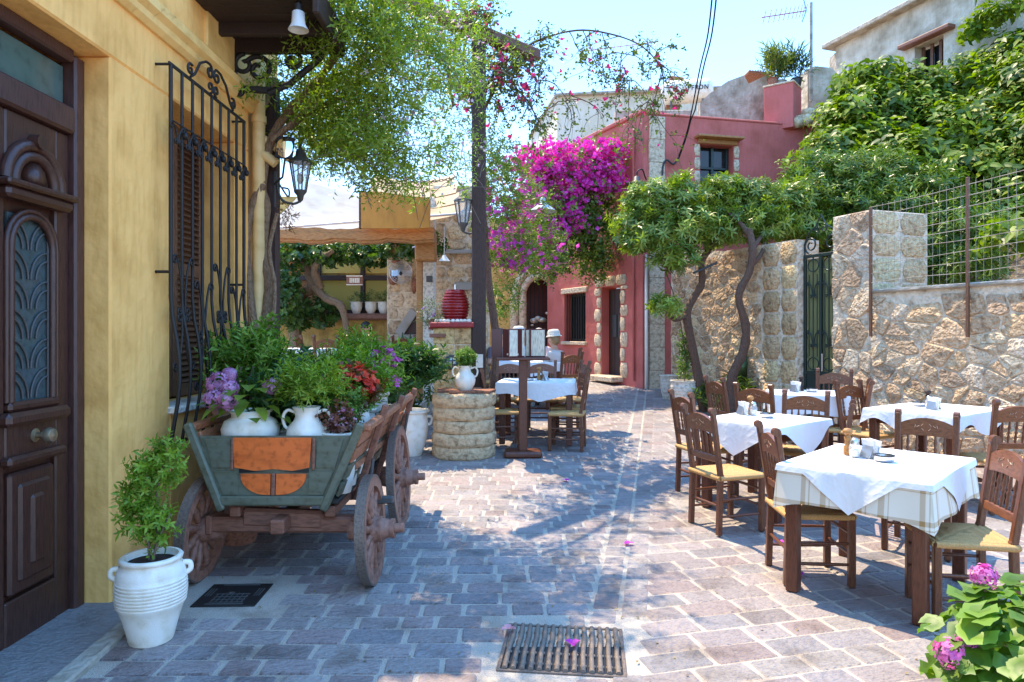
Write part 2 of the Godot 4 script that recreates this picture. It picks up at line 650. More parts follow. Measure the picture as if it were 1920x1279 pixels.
func worn(id: String, tex: String, scale: Vector3, world := true) -> void:   # a second, multiplied layer of wear
	var m = M[id]
	m.detail_enabled = true
	m.detail_blend_mode = BaseMaterial3D.BLEND_MODE_MUL
	m.detail_albedo = T[tex]
	m.detail_uv_layer = BaseMaterial3D.DETAIL_UV_2
	m.uv2_triplanar = true
	m.uv2_world_triplanar = world
	m.uv2_scale = scale


func plaid() -> void:
	var im = Image.create(128, 128, false, Image.FORMAT_RGB8)
	for y in 128:
		for x in 128:
			var s = 0.0
			for q in [x, y]:
				if (q > 18 and q < 30) or (q > 36 and q < 40) or (q > 64 and q < 78) or (q > 84 and q < 87): s += 0.5
			s += 0.06 * ((x + y) % 2)
			var c = Color(0.74, 0.66, 0.53).lerp(Color(0.36, 0.21, 0.08), minf(s, 1.0))
			im.set_pixel(x, y, c.linear_to_srgb())
	T["plaid"] = ImageTexture.create_from_image(im)


# ---------- the ground ----------
func paver_mesh(q: Array, col: Color) -> MB:   # q: four corners in x,z, run so that their area is positive
	var b = MB.new()
	b.k = col * 0.78
	var ctr = (q[0] + q[1] + q[2] + q[3]) / 4.0
	var outer = []
	var inner = []
	for i in 4:
		var p = q[i]
		var pv = q[(i + 3) % 4]
		var nx = q[(i + 1) % 4]
		for t in [pv, nx]:
			var d = (t - p)
			var e = p + d.normalized() * minf(rr(0.004, 0.014), d.length() * 0.2)
			outer.append(e)
			inner.append(e + (ctr - e).normalized() * 0.012)
	var tilt = Vector2(rr(-0.012, 0.012), rr(-0.012, 0.012))
	var h = rr(0.004, 0.009)
	var y = func(p): return gy(p.y) + h + tilt.dot(p - ctr)
	var m = outer.size()
	var up = Vector3.UP
	var c3 = Vector3(ctr.x, y.call(ctr) + 0.001, ctr.y)
	for i in m:
		var j = (i + 1) % m
		var a = Vector3(inner[i].x, y.call(inner[i]), inner[i].y)
		var d = Vector3(inner[j].x, y.call(inner[j]), inner[j].y)
		b.t3(c3, a, d, up, up, up)
		var e = Vector3(outer[i].x, gy(outer[i].y) - 0.004, outer[i].y)
		var g = Vector3(outer[j].x, gy(outer[j].y) - 0.004, outer[j].y)
		var s = Vector3(outer[i].x - ctr.x, 0, outer[i].y - ctr.y).normalized() * 0.8 + up
		b.t3(a, d, g, up, s, s)
		b.t3(a, g, e, up, s, s)
	return b


func ground() -> void:
	var b = MB.new()
	b.sheet(30, 60, func(u, v):
		var x = lerpf(-40, 40, u)
		var z = lerpf(8, -60, v)
		return Vector3(x, gy(z), z))
	var g = part(self, "ground", b, M.grout)
	tag(g, "pale mortar bed of the paved lane under the pavers", "", "", "structure")
	var pave = Node3D.new()
	pave.name = "pavement"
	add_child(pave)
	tag(pave, "worn mauve grey stone pavers with pale joints", "", "", "structure")
	var quads = []
	var strip = func(d): return 0.41 + 0.212 * (d - 3.72)    # left edge of the drainage strip
	var gap = 0.0088
	# rows across the lane, west of the strip
	var d = 2.72
	while d < 24.0:
		var rw = rr(0.15, 0.172)
		var xe = strip.call(d + rw * 0.5) - 0.006
		var x = xe
		var lim = -3.2 if d < 7 else (-2.2 if d < 9.5 else -1.6)
		while x > lim:
			var w = rr(0.18, 0.32)
			if x == xe: w = rr(0.1, 0.3)
			var sl = 0.02 * (x - w * 0.5)
			quads.append([Vector2(x - w + gap, -(d + gap * 0.5 + sl)), Vector2(x - gap, -(d + gap * 0.5 + sl)), Vector2(x - gap, -(d + rw - gap * 0.5 + sl)), Vector2(x - w + gap, -(d + rw - gap * 0.5 + sl))])
			x -= w
		d += rw
	# two files of the strip
	for f in 2:
		d = 2.7 + f * 0.08
		while d < 16.0:
			var l = rr(0.15, 0.26)
			var o = 0.168 * f
			quads.append([Vector2(strip.call(d) + o + gap, -(d + gap * 0.5)), Vector2(strip.call(d) + o + 0.16 - 0.004, -(d + gap * 0.5)), Vector2(strip.call(d + l) + o + 0.16 - 0.004, -(d + l - gap * 0.5)), Vector2(strip.call(d + l) + o + gap, -(d + l - gap * 0.5))])
			d += l
	# rows at a slant, east of the strip
	var u = Vector2(0.97, 0.246)
	var vv = Vector2(-0.246, 0.97)
	var org = Vector2(0.75, 3.74)
	for row in range(-14, 72):
		var t = row * 0.172
		# where the row starts: on the strip's east edge
		var s = 0.0
		for it in 6:
			var p = org + vv * t + u * s
			s += strip.call(p.y) + 0.345 - p.x
		while true:
			var w = rr(0.2, 0.36)
			var c = org + vv * (t + 0.086) + u * (s + w * 0.5)
			if c.y < 2.4 or c.x > 8.0 or c.y > 15.0 or c.x > 8.3 - 0.364 * c.y: break
			var q = []
			for e in [[gap, gap * 0.5], [w - gap, gap * 0.5], [w - gap, 0.172 - gap * 0.5], [gap, 0.172 - gap * 0.5]]:
				var p = org + vv * (t + e[1]) + u * (s + e[0])
				q.append(Vector2(p.x, -p.y))
			quads.append(q)
			s += w
	var near = []
	for q in quads:
		var c = (q[0] + q[2]) * 0.5
		var dd = -c.y
		# leave room for the drain, the cover and the doorstep
		if abs(c.x - 0.26 - 0.115 * (dd - 3.43)) < 0.37 and abs(dd - 3.43) < 0.33: continue
		if abs(c.x + 1.686) < 0.30 and abs(dd - 4.13) < 0.26: continue
		if c.x < -2.02 and dd < 4.05: continue
		if c.x < -2.6: continue
		if dd < 2.9: continue
		var seen = abs(c.x) < dd * 0.76
		near.append([dd * (1.0 if seen else 3.0), q])
	near.sort_custom(func(a, b2): return a[0] < b2[0])
	var rest = MB.new()
	for i in near.size():
		var q = near[i][1]
		for j in 4: q[j] += Vector2(rr(-0.005, 0.005), rr(-0.005, 0.005))
		var t = R.randf()
		var col = Color(0.335, 0.28, 0.262).lerp(Color(0.40, 0.34, 0.318), R.randf())
		if t < 0.16: col = Color(0.315, 0.285, 0.28)
		elif t < 0.34: col = Color(0.355, 0.275, 0.252)
		elif t < 0.5: col = Color(0.405, 0.355, 0.325)
		var m = paver_mesh(q, col * rr(0.85, 1.12))
		if i < 300:
			part(pave, "paver", m, M.paver)
		else:
			rest.v.append_array(m.v)
			rest.n.append_array(m.n)
			rest.c.append_array(m.c)
	var o = part(pave, "far_pavers", rest, M.paver)
	o.set_meta("kind", "stuff")


# irregular stones: cells round scattered points, clipped against one another
func rubble(parent: Node, x0: float, x1: float, y0: Callable, y1: float, size: float, cols: Array, gap := 0.011, proud := 0.014, stretch := 1.35, m: Material = null) -> void:
	var pts = []
	var y = -0.3
	var row = 0
	while y < y1 + size:
		var x = x0 - size + (row % 2) * size * 0.6
		while x < x1 + size * 2.0:
			if R.randf() > 0.16: pts.append(Vector2(x + rr(-0.36, 0.36) * size * stretch, y + rr(-0.33, 0.33) * size))
			if R.randf() < 0.12: pts.append(Vector2(x + rr(-0.5, 0.5) * size, y + rr(-0.5, 0.5) * size))
			x += size * stretch
		y += size
		row += 1
	for p in pts:
		if p.x < x0 or p.x > x1 or p.y > y1 or p.y < y0.call(p.x): continue
		var poly = [Vector2(x0, -0.3), Vector2(x1, -0.3), Vector2(x1, y1), Vector2(x0, y1)]
		for q in pts:
			if q == p or (q - p).length() > size * 4.0: continue
			var n = Vector2((q.x - p.x) / (stretch * stretch), q.y - p.y)
			var c = n.dot((p + q) * 0.5)
			var out = []
			for i in poly.size():
				var a = poly[i]
				var b2 = poly[(i + 1) % poly.size()]
				var da = n.dot(a) - c
				var db = n.dot(b2) - c
				if da <= 0.0: out.append(a)
				if (da < 0.0) != (db < 0.0): out.append(a.lerp(b2, da / (da - db)))
			poly = out
			if poly.size() < 3: break
		if poly.size() < 3: continue
		var ctr = Vector2.ZERO
		for a in poly: ctr += a / poly.size()
		# knock the corners off and draw the joint in
		var ring = []
		for i in poly.size():
			var a = poly[i]
			var pv = poly[(i + poly.size() - 1) % poly.size()]
			var nx = poly[(i + 1) % poly.size()]
			for t in [pv, nx]:
				var e = a.lerp(t, minf(0.3, rr(0.01, 0.035) / maxf((t - a).length(), 0.001)))
				var d = ctr - e
				ring.append(e + d.normalized() * minf(gap * rr(0.6, 1.8), d.length() * 0.5))
		var b = MB.new()
		b.k = cols[R.randi() % cols.size()] * rr(0.82, 1.14)
		var z = proud * rr(0.5, 1.3)
		var tilt = Vector2(rr(-0.1, 0.1), rr(-0.1, 0.1))
		var inner = []
		for e in ring:
			var d = e - ctr
			inner.append(Vector3(ctr.x + d.x * 0.91, ctr.y + d.y * 0.91, z + rr(0.0, 0.010) + tilt.dot(d)))
		var mid = Vector3(ctr.x + rr(-0.02, 0.02), ctr.y + rr(-0.02, 0.02), z + rr(0.004, 0.022))
		for i in ring.size():
			var j = (i + 1) % ring.size()
			var o0 = Vector3(ring[i].x, ring[i].y, -0.02)
			var o1 = Vector3(ring[j].x, ring[j].y, -0.02)
			var e0 = Vector3(ring[i].x, ring[i].y, z * 0.45)
			var e1 = Vector3(ring[j].x, ring[j].y, z * 0.45)
			b.quad(o0, o1, e1, e0)
			b.quad(e0, e1, inner[j], inner[i])
			b.tri(inner[i], inner[j], mid)
		part(parent, "stone", b, m if m else M.stone)


# ---------- stones of a wall, in the wall's own x,y with z outwards ----------
func stone_mesh(x0: float, x1: float, y0: float, y1: float, z: float, dome: float, jit: float, col: Color, square: float) -> MB:
	var b = MB.new()
	b.k = col
	var w = x1 - x0
	var h = y1 - y0
	var c = Vector2((x0 + x1) * 0.5, (y0 + y1) * 0.5)
	var base = []
	for a in 10:
		var t = TAU * (a + 0.5) / 10.0
		var p = Vector2(cos(t), sin(t))
		var e = pow(pow(abs(p.x), square) + pow(abs(p.y), square), -1.0 / square)
		base.append(c + p * e * Vector2(w, h) * 0.5 * (1.0 + rr(-jit, jit * 0.4)))
	var ctr = Vector3(c.x + rr(-0.15, 0.15) * w, c.y + rr(-0.15, 0.15) * h, z + dome * rr(0.7, 1.1))
	for i in 10:
		var j = (i + 1) % 10
		var o0 = base[i] - c
		var o1 = base[j] - c
		var a0 = Vector3(base[i].x, base[i].y, -0.03)
		var a1 = Vector3(base[j].x, base[j].y, -0.03)
		var m0 = Vector3(c.x + o0.x * 0.93, c.y + o0.y * 0.93, z * 0.85)
		var m1 = Vector3(c.x + o1.x * 0.93, c.y + o1.y * 0.93, z * 0.85)
		var i0 = Vector3(c.x + o0.x * 0.62, c.y + o0.y * 0.62, z + dome * 0.55)
		var i1 = Vector3(c.x + o1.x * 0.62, c.y + o1.y * 0.62, z + dome * 0.55)
		var n0 = Vector3(o0.x, o0.y, 0).normalized()
		var n1 = Vector3(o1.x, o1.y, 0).normalized()
		b.t3(a0, a1, m1, n0, n1, n1)
		b.t3(a0, m1, m0, n0, n1, n0)
		var g0 = n0 * 0.6 + Vector3.BACK * 0.9
		var g1 = n1 * 0.6 + Vector3.BACK * 0.9
		var k0 = n0 * 0.2 + Vector3.BACK
		var k1 = n1 * 0.2 + Vector3.BACK
		b.t3(m0, m1, i1, g0, g1, k1)
		b.t3(m0, i1, i0, g0, k1, k0)
		b.t3(i0, i1, ctr, k0, k1, Vector3.BACK)
	return b


func stones(parent: Node, x0: float, x1: float, y0: Callable, y1: float, rh: float, wa: float, wb: float, cols: Array, z := 0.018, dome := 0.03, jit := 0.12, square := 3.5, m: Material = null, skip: Variant = null) -> void:
	var y = -0.2
	while y < y1 - rh * 0.4:
		var h = minf(rh * rr(0.8, 1.25), y1 - y)
		if y1 - (y + h) < rh * 0.4: h = y1 - y
		var x = x0
		while x < x1 - 0.02:
			var w = rr(wa, wb)
			if x1 - (x + w) < wa * 0.6: w = x1 - x
			if y + h > y0.call(x) + 0.02 and not (skip != null and skip.call(x + w * 0.5, y + h * 0.5)):
				var dy = rr(-0.12, 0.12) * h if jit > 0.08 else 0.0
				var g = 0.006
				var b = stone_mesh(x + g, x + w - g, y + g + dy * 0.5, y + h - g + dy * 0.5, z * rr(0.7, 1.5), dome * rr(0.6, 1.3), jit, cols[R.randi() % cols.size()] * rr(0.78, 1.15), square)
				part(parent, "stone", b, m if m else M.stone)
			x += w
		y += h


# ---------- scrolls of wrought iron, in a plane: returns points ----------
func spiral(c: Vector2, r: float, a0: float, turns: float, dir := 1.0, m := 18) -> Array:
	var out = []
	for i in m + 1:
		var t = float(i) / m
		var a = a0 + dir * TAU * turns * t
		out.append(c + Vector2(cos(a), sin(a)) * r * lerpf(1.0, 0.25, t))
	return out


func iron2(b: MB, p: Array, r := 0.008, z := 0.0, sides := 5) -> void:
	var q = []
	for e in p: q.append(Vector3(e.x, e.y, z))
	b.tube(q, r, sides)


func s_scroll(a: Vector2, b: Vector2, r: float, side := 1.0) -> Array:   # a C-scroll that curls inward at both ends
	var d = (b - a).normalized()
	var nrm = Vector2(-d.y, d.x) * side
	var out = []
	var p1 = spiral(a + nrm * r + d * r * 0.3, r, (-nrm).angle(), 1.15, -side)
	p1.reverse()
	out.append_array(p1)
	var mid = (a + b) * 0.5 - nrm * r * 0.6
	out.append(a.lerp(mid, 0.5) - nrm * r * 0.2)
	out.append(mid)
	out.append(mid.lerp(b, 0.5) - nrm * r * 0.2)
	out.append_array(spiral(b + nrm * r - d * r * 0.3, r, (-nrm).angle(), 1.15, side))
	return out


func yellow_house() -> void:
	var h = thing("yellow_house", "yellow plastered house with panelled dark door, window grille and balcony over the lane", "house")
	var b = MB.new()
	var wall = func(z0, z1, y0, y1): b.box(pt(-2.545, (y0 + y1) * 0.5, -(z0 + z1) * 0.5), pt(0.42, y1 - y0, abs(z1 - z0)), 0.012)
	wall.call(-1.5, 2.56, -0.05, 3.21)
	wall.call(3.97, 4.66, -0.05, 3.21)
	wall.call(5.76, 6.05, -0.05, 3.21)
	wall.call(4.66, 5.76, -0.05, 1.09)
	wall.call(-1.5, 6.05, 3.21, 5.6)
	b.box(pt(-2.58, 2.6, -6.48), pt(0.42, 5.3, 0.86), 0.01)
	part(h, "wall", b, M.yellow)
	b = MB.new()
	b.box(pt(-2.95, 2.8, -2.3), pt(0.3, 5.6, 7.5), 0)
	part(h, "inner_wall", b, M.yellow)
	# cornice
	b = MB.new()
	b.x = Transform3D(Basis(), pt(-2.335, 0, 0))
	var prof = PackedVector2Array([Vector2(-0.05, 3.55), Vector2(0.02, 3.55), Vector2(0.05, 3.58), Vector2(0.055, 3.62), Vector2(0.09, 3.65), Vector2(0.09, 3.71), Vector2(0.03, 3.75), Vector2(-0.05, 3.76)])
	b.prism(prof, -6.08, 1.5)
	part(h, "cornice", b, M.yellow_light)
	b = MB.new()
	b.box(pt(-2.55, 5.65, -2.3), pt(0.66, 0.12, 7.7), 0.02)
	part(h, "roof", b, M.parapet)
	# plaster band at the corner, a little proud
	b = MB.new()
	b.box(pt(-2.335, 4.67, -5.58), pt(0.05, 1.8, 0.8), 0.01)
	part(h, "pilaster", b, M.yellow_light)
	# downpipe
	b = MB.new()
	b.tube([pt(-2.27, 0.25, -6.12), pt(-2.27, 3.6, -6.12), pt(-2.27, 4.4, -6.12)], 0.055, 14)
	b.tube([pt(-2.27, 3.48, -6.12), pt(-2.27, 3.54, -6.12)], 0.066, 14)
	b.tube([pt(-2.27, 3.2, -6.12), pt(-2.2, 3.18, -6.12), pt(-2.12, 3.12, -6.13)], 0.045, 12)
	b.tube([pt(-2.27, 3.37, -6.13), pt(-2.13, 3.27, -6.2), pt(-2.12, 3.26, -6.5)], 0.035, 10)
	part(h, "downpipe", b, M.pipe_cream)
	# door
	var dr = hub(h, "door")
	b = MB.new()
	b.box(pt(-2.53, 1.58, -3.925), pt(0.10, 3.2, 0.088), 0.012)
	b.box(pt(-2.53, 1.58, -2.605), pt(0.10, 3.2, 0.088), 0.012)
	b.box(pt(-2.53, 2.80, -3.265), pt(0.11, 0.15, 1.23), 0.015)
	b.box(pt(-2.53, 3.17, -3.265), pt(0.092, 0.075, 1.23), 0.012)
	part(dr, "frame", b, M.doorframe)
	b = MB.new()
	b.box(pt(-2.56, 2.99, -3.265), pt(0.02, 0.24, 1.22), 0)
	part(dr, "transom_pane", b, M.transom_glass)
	for leafn in 2:
		var zc = -3.58 if leafn == 0 else -2.95
		b = MB.new()
		b.x = Transform3D(Basis(Vector3.UP, PI / 2), pt(-2.545, 0, zc))
		# stiles and rails (local x runs away from the camera's side, z faces the lane)
		var W = 0.30
		for sx in [-1, 1]:
			b.box(pt(sx * (W - 0.055), 1.365, 0), pt(0.11, 2.71, 0.05), 0.008)
		b.box(pt(0, 0.13, 0.004), pt(W * 2 - 0.22, 0.24, 0.05), 0.008)
		b.box(pt(0, 1.03, 0.004), pt(W * 2 - 0.22, 0.22, 0.05), 0.008)
		b.box(pt(0, 2.52, 0.004), pt(W * 2 - 0.22, 0.4, 0.05), 0.008)
		b.box(pt(0, 1.3, -0.02), pt(W * 2 - 0.04, 2.5, 0.02), 0.0)
		part(dr, "leaf", b, M.doorwood)
		b = MB.new()
		b.x = Transform3D(Basis(Vector3.UP, PI / 2), pt(-2.545, 0, zc))
		# lower raised panel with steps
		b.box(pt(0, 0.58, 0.012), pt(0.34, 0.62, 0.05), 0.02)
		b.box(pt(0, 0.58, 0.03), pt(0.24, 0.5, 0.05), 0.02)
		b.box(pt(0, 0.58, 0.045), pt(0.10, 0.36, 0.05), 0.02)
		part(dr, "lower_panel", b, M.doorwood)
		b = MB.new()
		b.x = Transform3D(Basis(Vector3.UP, PI / 2), pt(-2.545, 0, zc))
		b.box(pt(0, 0.955, 0.045), pt(0.44, 0.05, 0.06), 0.018)
		b.box(pt(0, 1.165, 0.05), pt(0.48, 0.07, 0.075), 0.022)
		b.box(pt(0, 1.225, 0.03), pt(0.38, 0.05, 0.05), 0.02)
		b.box(pt(0, 2.30, 0.05), pt(0.50, 0.06, 0.085), 0.02)
		b.box(pt(0, 2.345, 0.06), pt(0.54, 0.035, 0.10), 0.012)
		# arched surround of the light
		for k in 2:
			var arch = []
			var rad = 0.155 + 0.03 * k
			arch.append(pt(-rad, 1.25, 0.03))
			for i in 13:
				var a = PI - PI * i / 12.0
				arch.append(pt(cos(a) * rad, 2.05 + sin(a) * rad, 0.03))
			arch.append(pt(rad, 1.25, 0.03))
			b.tube(arch, 0.02 - 0.005 * k, 6)
		# carved half round crest
		for rad in [0.205, 0.15]:
			var arch = []
			for i in 13:
				var a = PI * i / 12.0
				arch.append(pt(cos(a) * rad, 2.37 + sin(a) * rad, 0.04))
			b.tube(arch, 0.03, 7)
		b.ball(pt(0, 2.41, 0.035), pt(0.085, 0.085, 0.04))
		b.tube([pt(0.0, 2.60, 0.03), pt(0.0, 2.6, 0.085)], 0.04, 10)
		part(dr, "carved_moulding", b, M.doorwood)
		b = MB.new()
		b.x = Transform3D(Basis(Vector3.UP, PI / 2), pt(-2.545, 0, zc))
		b.box(pt(0, 1.72, 0.0), pt(0.30, 0.98, 0.012), 0)
		part(dr, "pane", b, M.door_glass)
		# fish-scale grille over the pane
		b = MB.new()
		b.x = Transform3D(Basis(Vector3.UP, PI / 2), pt(-2.545, 0, zc))
		for row in 6:
			var y = 1.26 + row * 0.155
			for side in [-1.0, 1.0]:
				for rad in [0.13, 0.09]:
					var q = []
					for i in 9:
						var a = PI * 0.5 * i / 8.0
						q.append(Vector2(side * (0.14 - cos(a) * rad), y + sin(a) * rad * 1.15))
					iron2(b, q, 0.006, 0.014)
		for sx in [-0.142, 0.142]: iron2(b, [Vector2(sx, 1.24), Vector2(sx, 2.1)], 0.008, 0.014)
		part(dr, "grille", b, M.iron_lit)
		b = MB.new()
		b.x = Transform3D(Basis(Vector3.UP, PI / 2), pt(-2.52, 1.06, zc - 0.02 if leafn == 0 else zc + 0.25)) * Transform3D(Basis(Vector3.RIGHT, PI / 2), Vector3.ZERO)
		b.lathe([Vector2(0, 0), Vector2(0.035, 0.0), Vector2(0.036, 0.008), Vector2(0.016, 0.014), Vector2(0.014, 0.045), Vector2(0.034, 0.058), Vector2(0.042, 0.08), Vector2(0.034, 0.102), Vector2(0, 0.11)], 16)
		part(dr, "knob", b, M.brass)
	b = MB.new()
	b.k = Color(0.26, 0.24, 0.23)
	b.box(pt(-2.36, -0.02, -3.2), pt(0.62, 0.10, 1.62), 0.012)
	part(h, "doorstep", b, M.paver)
	b = MB.new()
	b.bar(pt(-2.0, 0.012, -2.4), pt(-2.09, 0.012, -4.0), 0.1, 0.06, Vector3.RIGHT, 0.01)
	part(h, "step_edge", b, M.cement)
	# window: reveal, shutters, grille
	var w = hub(h, "window")
	b = MB.new()
	b.box(pt(-2.665, 2.17, -5.21), pt(0.06, 2.18, 1.10), 0)
	part(w, "backing", b, M.shutter)
	for s in 2:
		var z0 = -4.70 - s * 0.53
		b = MB.new()
		for e in [0.03, 0.47]: b.box(pt(-2.615, 2.16, z0 - e), pt(0.045, 2.1, 0.07), 0.006)
		for y in [1.15, 2.1, 3.15]: b.box(pt(-2.615, y, z0 - 0.25), pt(0.043, 0.1, 0.38), 0.006)
		part(w, "shutter_frame", b, M.shutter)
		var sl = MB.new()
		sl.x = Transform3D(Basis(Vector3.BACK, deg_to_rad(-38)), Vector3.ZERO)
		sl.box(Vector3.ZERO, pt(0.05, 0.008, 0.38), 0.002)
		var sm2 = sl.mesh(M.shutter)
		for i in 42:
			var y = 1.225 + i * 0.0455
			if abs(y - 2.1) < 0.055: continue
			inst(w, "slat", sm2, Transform3D(Basis(), pt(-2.61, y, z0 - 0.25)))
	b = MB.new()
	b.box(pt(-2.40, 1.07, -5.21), pt(0.26, 0.05, 1.16), 0.01)
	part(w, "sill", b, M.white_clay)
	var gr = hub(h, "window_grille")
	var gx = -2.235
	var bulge = func(y): return gx + (0.06 * pow(sin(clampf((1.75 - y) / 0.85, 0.0, 1.0) * PI), 1.0) if y < 1.75 else 0.0)
	for i in 9:
		var z = -4.47 - 1.22 * i / 8.0
		var q = []
		for j in 19:
			var y = 0.87 + (3.36 - 0.87) * j / 18.0
			q.append(pt(bulge.call(y), y, z))
		b = MB.new()
		b.tube(q, 0.0105 if i > 0 and i < 8 else 0.013, 6)
		part(gr, "bar", b, M.iron)
	b = MB.new()
	for y in [0.87, 3.36]:
		b.box(pt(gx, y, -5.08), pt(0.014, 0.022, 1.27), 0.002)
	for z in [-4.47, -5.69]:
		for y in [0.87, 2.0, 3.36]: b.tube([pt(gx, y, z), pt(-2.36, y, z)], 0.01, 6)
	part(gr, "rail", b, M.iron)
	# scroll band between the bars, crest and lower ornaments; x runs along the grille
	var fr = Transform3D(Basis(Vector3.UP, PI / 2), pt(gx + 0.012, 0, -4.47))
	b = MB.new()
	b.x = fr
	for i in 8:
		var c = 0.1525 * (i + 0.5)
		for s in [-1.0, 1.0]:
			iron2(b, s_scroll(Vector2(c + s * 0.07, 2.98), Vector2(c + s * 0.005, 2.88), 0.024, s), 0.007)
		b.ball(pt(0.1525 * (i + 1), 2.93, 0.012), pt(0.02, 0.028, 0.02), 8)
	iron2(b, [Vector2(0, 2.99), Vector2(1.22, 2.99)], 0.006)
	part(gr, "scroll_band", b, M.iron)
	b = MB.new()
	b.x = fr
	for s in [-1.0, 1.0]:
		var q = [Vector2(0.61 + s * 0.36, 3.37)]
		q.append_array([Vector2(0.61 + s * 0.30, 3.41), Vector2(0.61 + s * 0.22, 3.52), Vector2(0.61 + s * 0.12, 3.57)])
		q.append_array(spiral(Vector2(0.61 + s * 0.06, 3.52), 0.055, PI / 2, 1.2, s))
		iron2(b, q, 0.010)
		iron2(b, spiral(Vector2(0.61 + s * 0.36, 3.42), 0.045, PI / 2 + s * 0.6, 1.1, -s), 0.010)
		iron2(b, spiral(Vector2(0.61 + s * 0.05, 3.41), 0.045, -PI / 2, 1.1, -s), 0.010)
	part(gr, "crest_scroll", b, M.iron)
	for i in 4:
		b = MB.new()
		b.x = fr
		var c = 0.1525 + 0.305 * i
		var y0 = 1.95 if i % 2 == 1 else 2.1
		for s in [-1.0, 1.0]:
			iron2(b, s_scroll(Vector2(c + s * 0.085, y0), Vector2(c + s * 0.02, y0 - 0.36), 0.036, s), 0.008)
			iron2(b, s_scroll(Vector2(c + s * 0.02, y0 - 0.40), Vector2(c + s * 0.085, y0 - 0.74), 0.036, s), 0.008)
		part(gr, "lower_scroll", b, M.iron)
	# balcony
	var ba = hub(h, "balcony")
	for i in 6:
		b = MB.new()
		b.box(pt(-1.87, 4.06, -5.03 - i * 0.135), pt(0.92, 0.035, 0.128), 0.004)
		part(ba, "plank", b, M.balcony_wood)
	b = MB.new()
	b.box(pt(-1.87, 4.0, -5.72), pt(0.93, 0.12, 0.07), 0.008)
	b.box(pt(-1.87, 4.0, -5.40), pt(0.93, 0.10, 0.06), 0.008)
	b.box(pt(-1.43, 4.04, -5.36), pt(0.05, 0.22, 0.80), 0.01)
	part(ba, "beam", b, M.balcony_wood)
	b = MB.new()
	b.box(pt(-1.98, 4.05, -4.95), pt(0.75, 0.03, 0.03), 0.005)
	part(ba, "front_batten", b, M.amber_wood)
	for z in [-5.70]:
		b = MB.new()
		b.x = Transform3D(Basis(), pt(-2.335, 0, z))
		b.bar(pt(0.02, 3.58, 0), pt(0.02, 4.0, 0), 0.035, 0.035)
		b.bar(pt(0.02, 3.64, 0), pt(0.34, 3.62, 0), 0.05, 0.04, Vector3.UP)
		iron2(b, [Vector2(0.30, 3.60), Vector2(0.48, 3.68), Vector2(0.66, 3.83), Vector2(0.80, 3.96)], 0.028)
		iron2(b, spiral(Vector2(0.22, 3.80), 0.12, PI * 0.8, 1.2, -1), 0.022)
		iron2(b, spiral(Vector2(0.50, 3.87), 0.09, PI * 0.7, 1.2, -1), 0.02)
		iron2(b, spiral(Vector2(0.10, 3.84), 0.09, PI * 0.5, 1.1, 1), 0.02)
		iron2(b, spiral(Vector2(0.06, 3.62), 0.055, PI * 0.5, 1.0, 1), 0.02)
		iron2(b, spiral(Vector2(0.70, 3.92), 0.05, 0, 1.0, 1), 0.018)
		part(ba, "scroll_bracket", b, M.iron)
	# lamp under the balcony
	var l = thing("balcony_lamp", "small white bell shaped lamp hanging under the dark wooden balcony", "lamp", pt(-1.574, 3.83, -5.03))
	b = MB.new()
	b.lathe([Vector2(0.0, 0.19), Vector2(0.03, 0.19), Vector2(0.032, 0.13), Vector2(0.0, 0.125)], 12)
	b.tube([pt(0, 0.18, 0), pt(0, 0.23, 0)], 0.01, 6)
	part(l, "socket", b, M.iron)
	b = MB.new()
	b.lathe([Vector2(0.03, 0.14), Vector2(0.045, 0.13), Vector2(0.05, 0.05), Vector2(0.058, 0.03), Vector2(0.075, 0.0), Vector2(0.07, 0.0), Vector2(0.05, 0.03), Vector2(0.044, 0.06), Vector2(0.03, 0.125)], 18)
	part(l, "shade", b, M.lamp_white)


# ---------- the restaurant court behind the cart ----------
func pot_mesh(rb: float, rm: float, rt: float, h: float, col := Color.WHITE, rim := 0.018) -> MB:
	var b = MB.new()
	b.k = col
	var pr = [Vector2(0, 0.0), Vector2(rb * 0.96, 0.0), Vector2(rb, 0.012), Vector2(lerpf(rb, rm, 0.65), h * 0.3), Vector2(rm, h * 0.58), Vector2(lerpf(rm, rt, 0.55), h * 0.82), Vector2(rt, h * 0.93), Vector2(rt + rim, h * 0.95), Vector2(rt + rim * 1.1, h * 0.985), Vector2(rt + rim * 0.6, h), Vector2(rt - 0.012, h), Vector2(rt - 0.016, h * 0.93), Vector2(rt - 0.02, h * 0.9), Vector2(0, h * 0.9)]
	b.lathe(pr, 28)
	return b


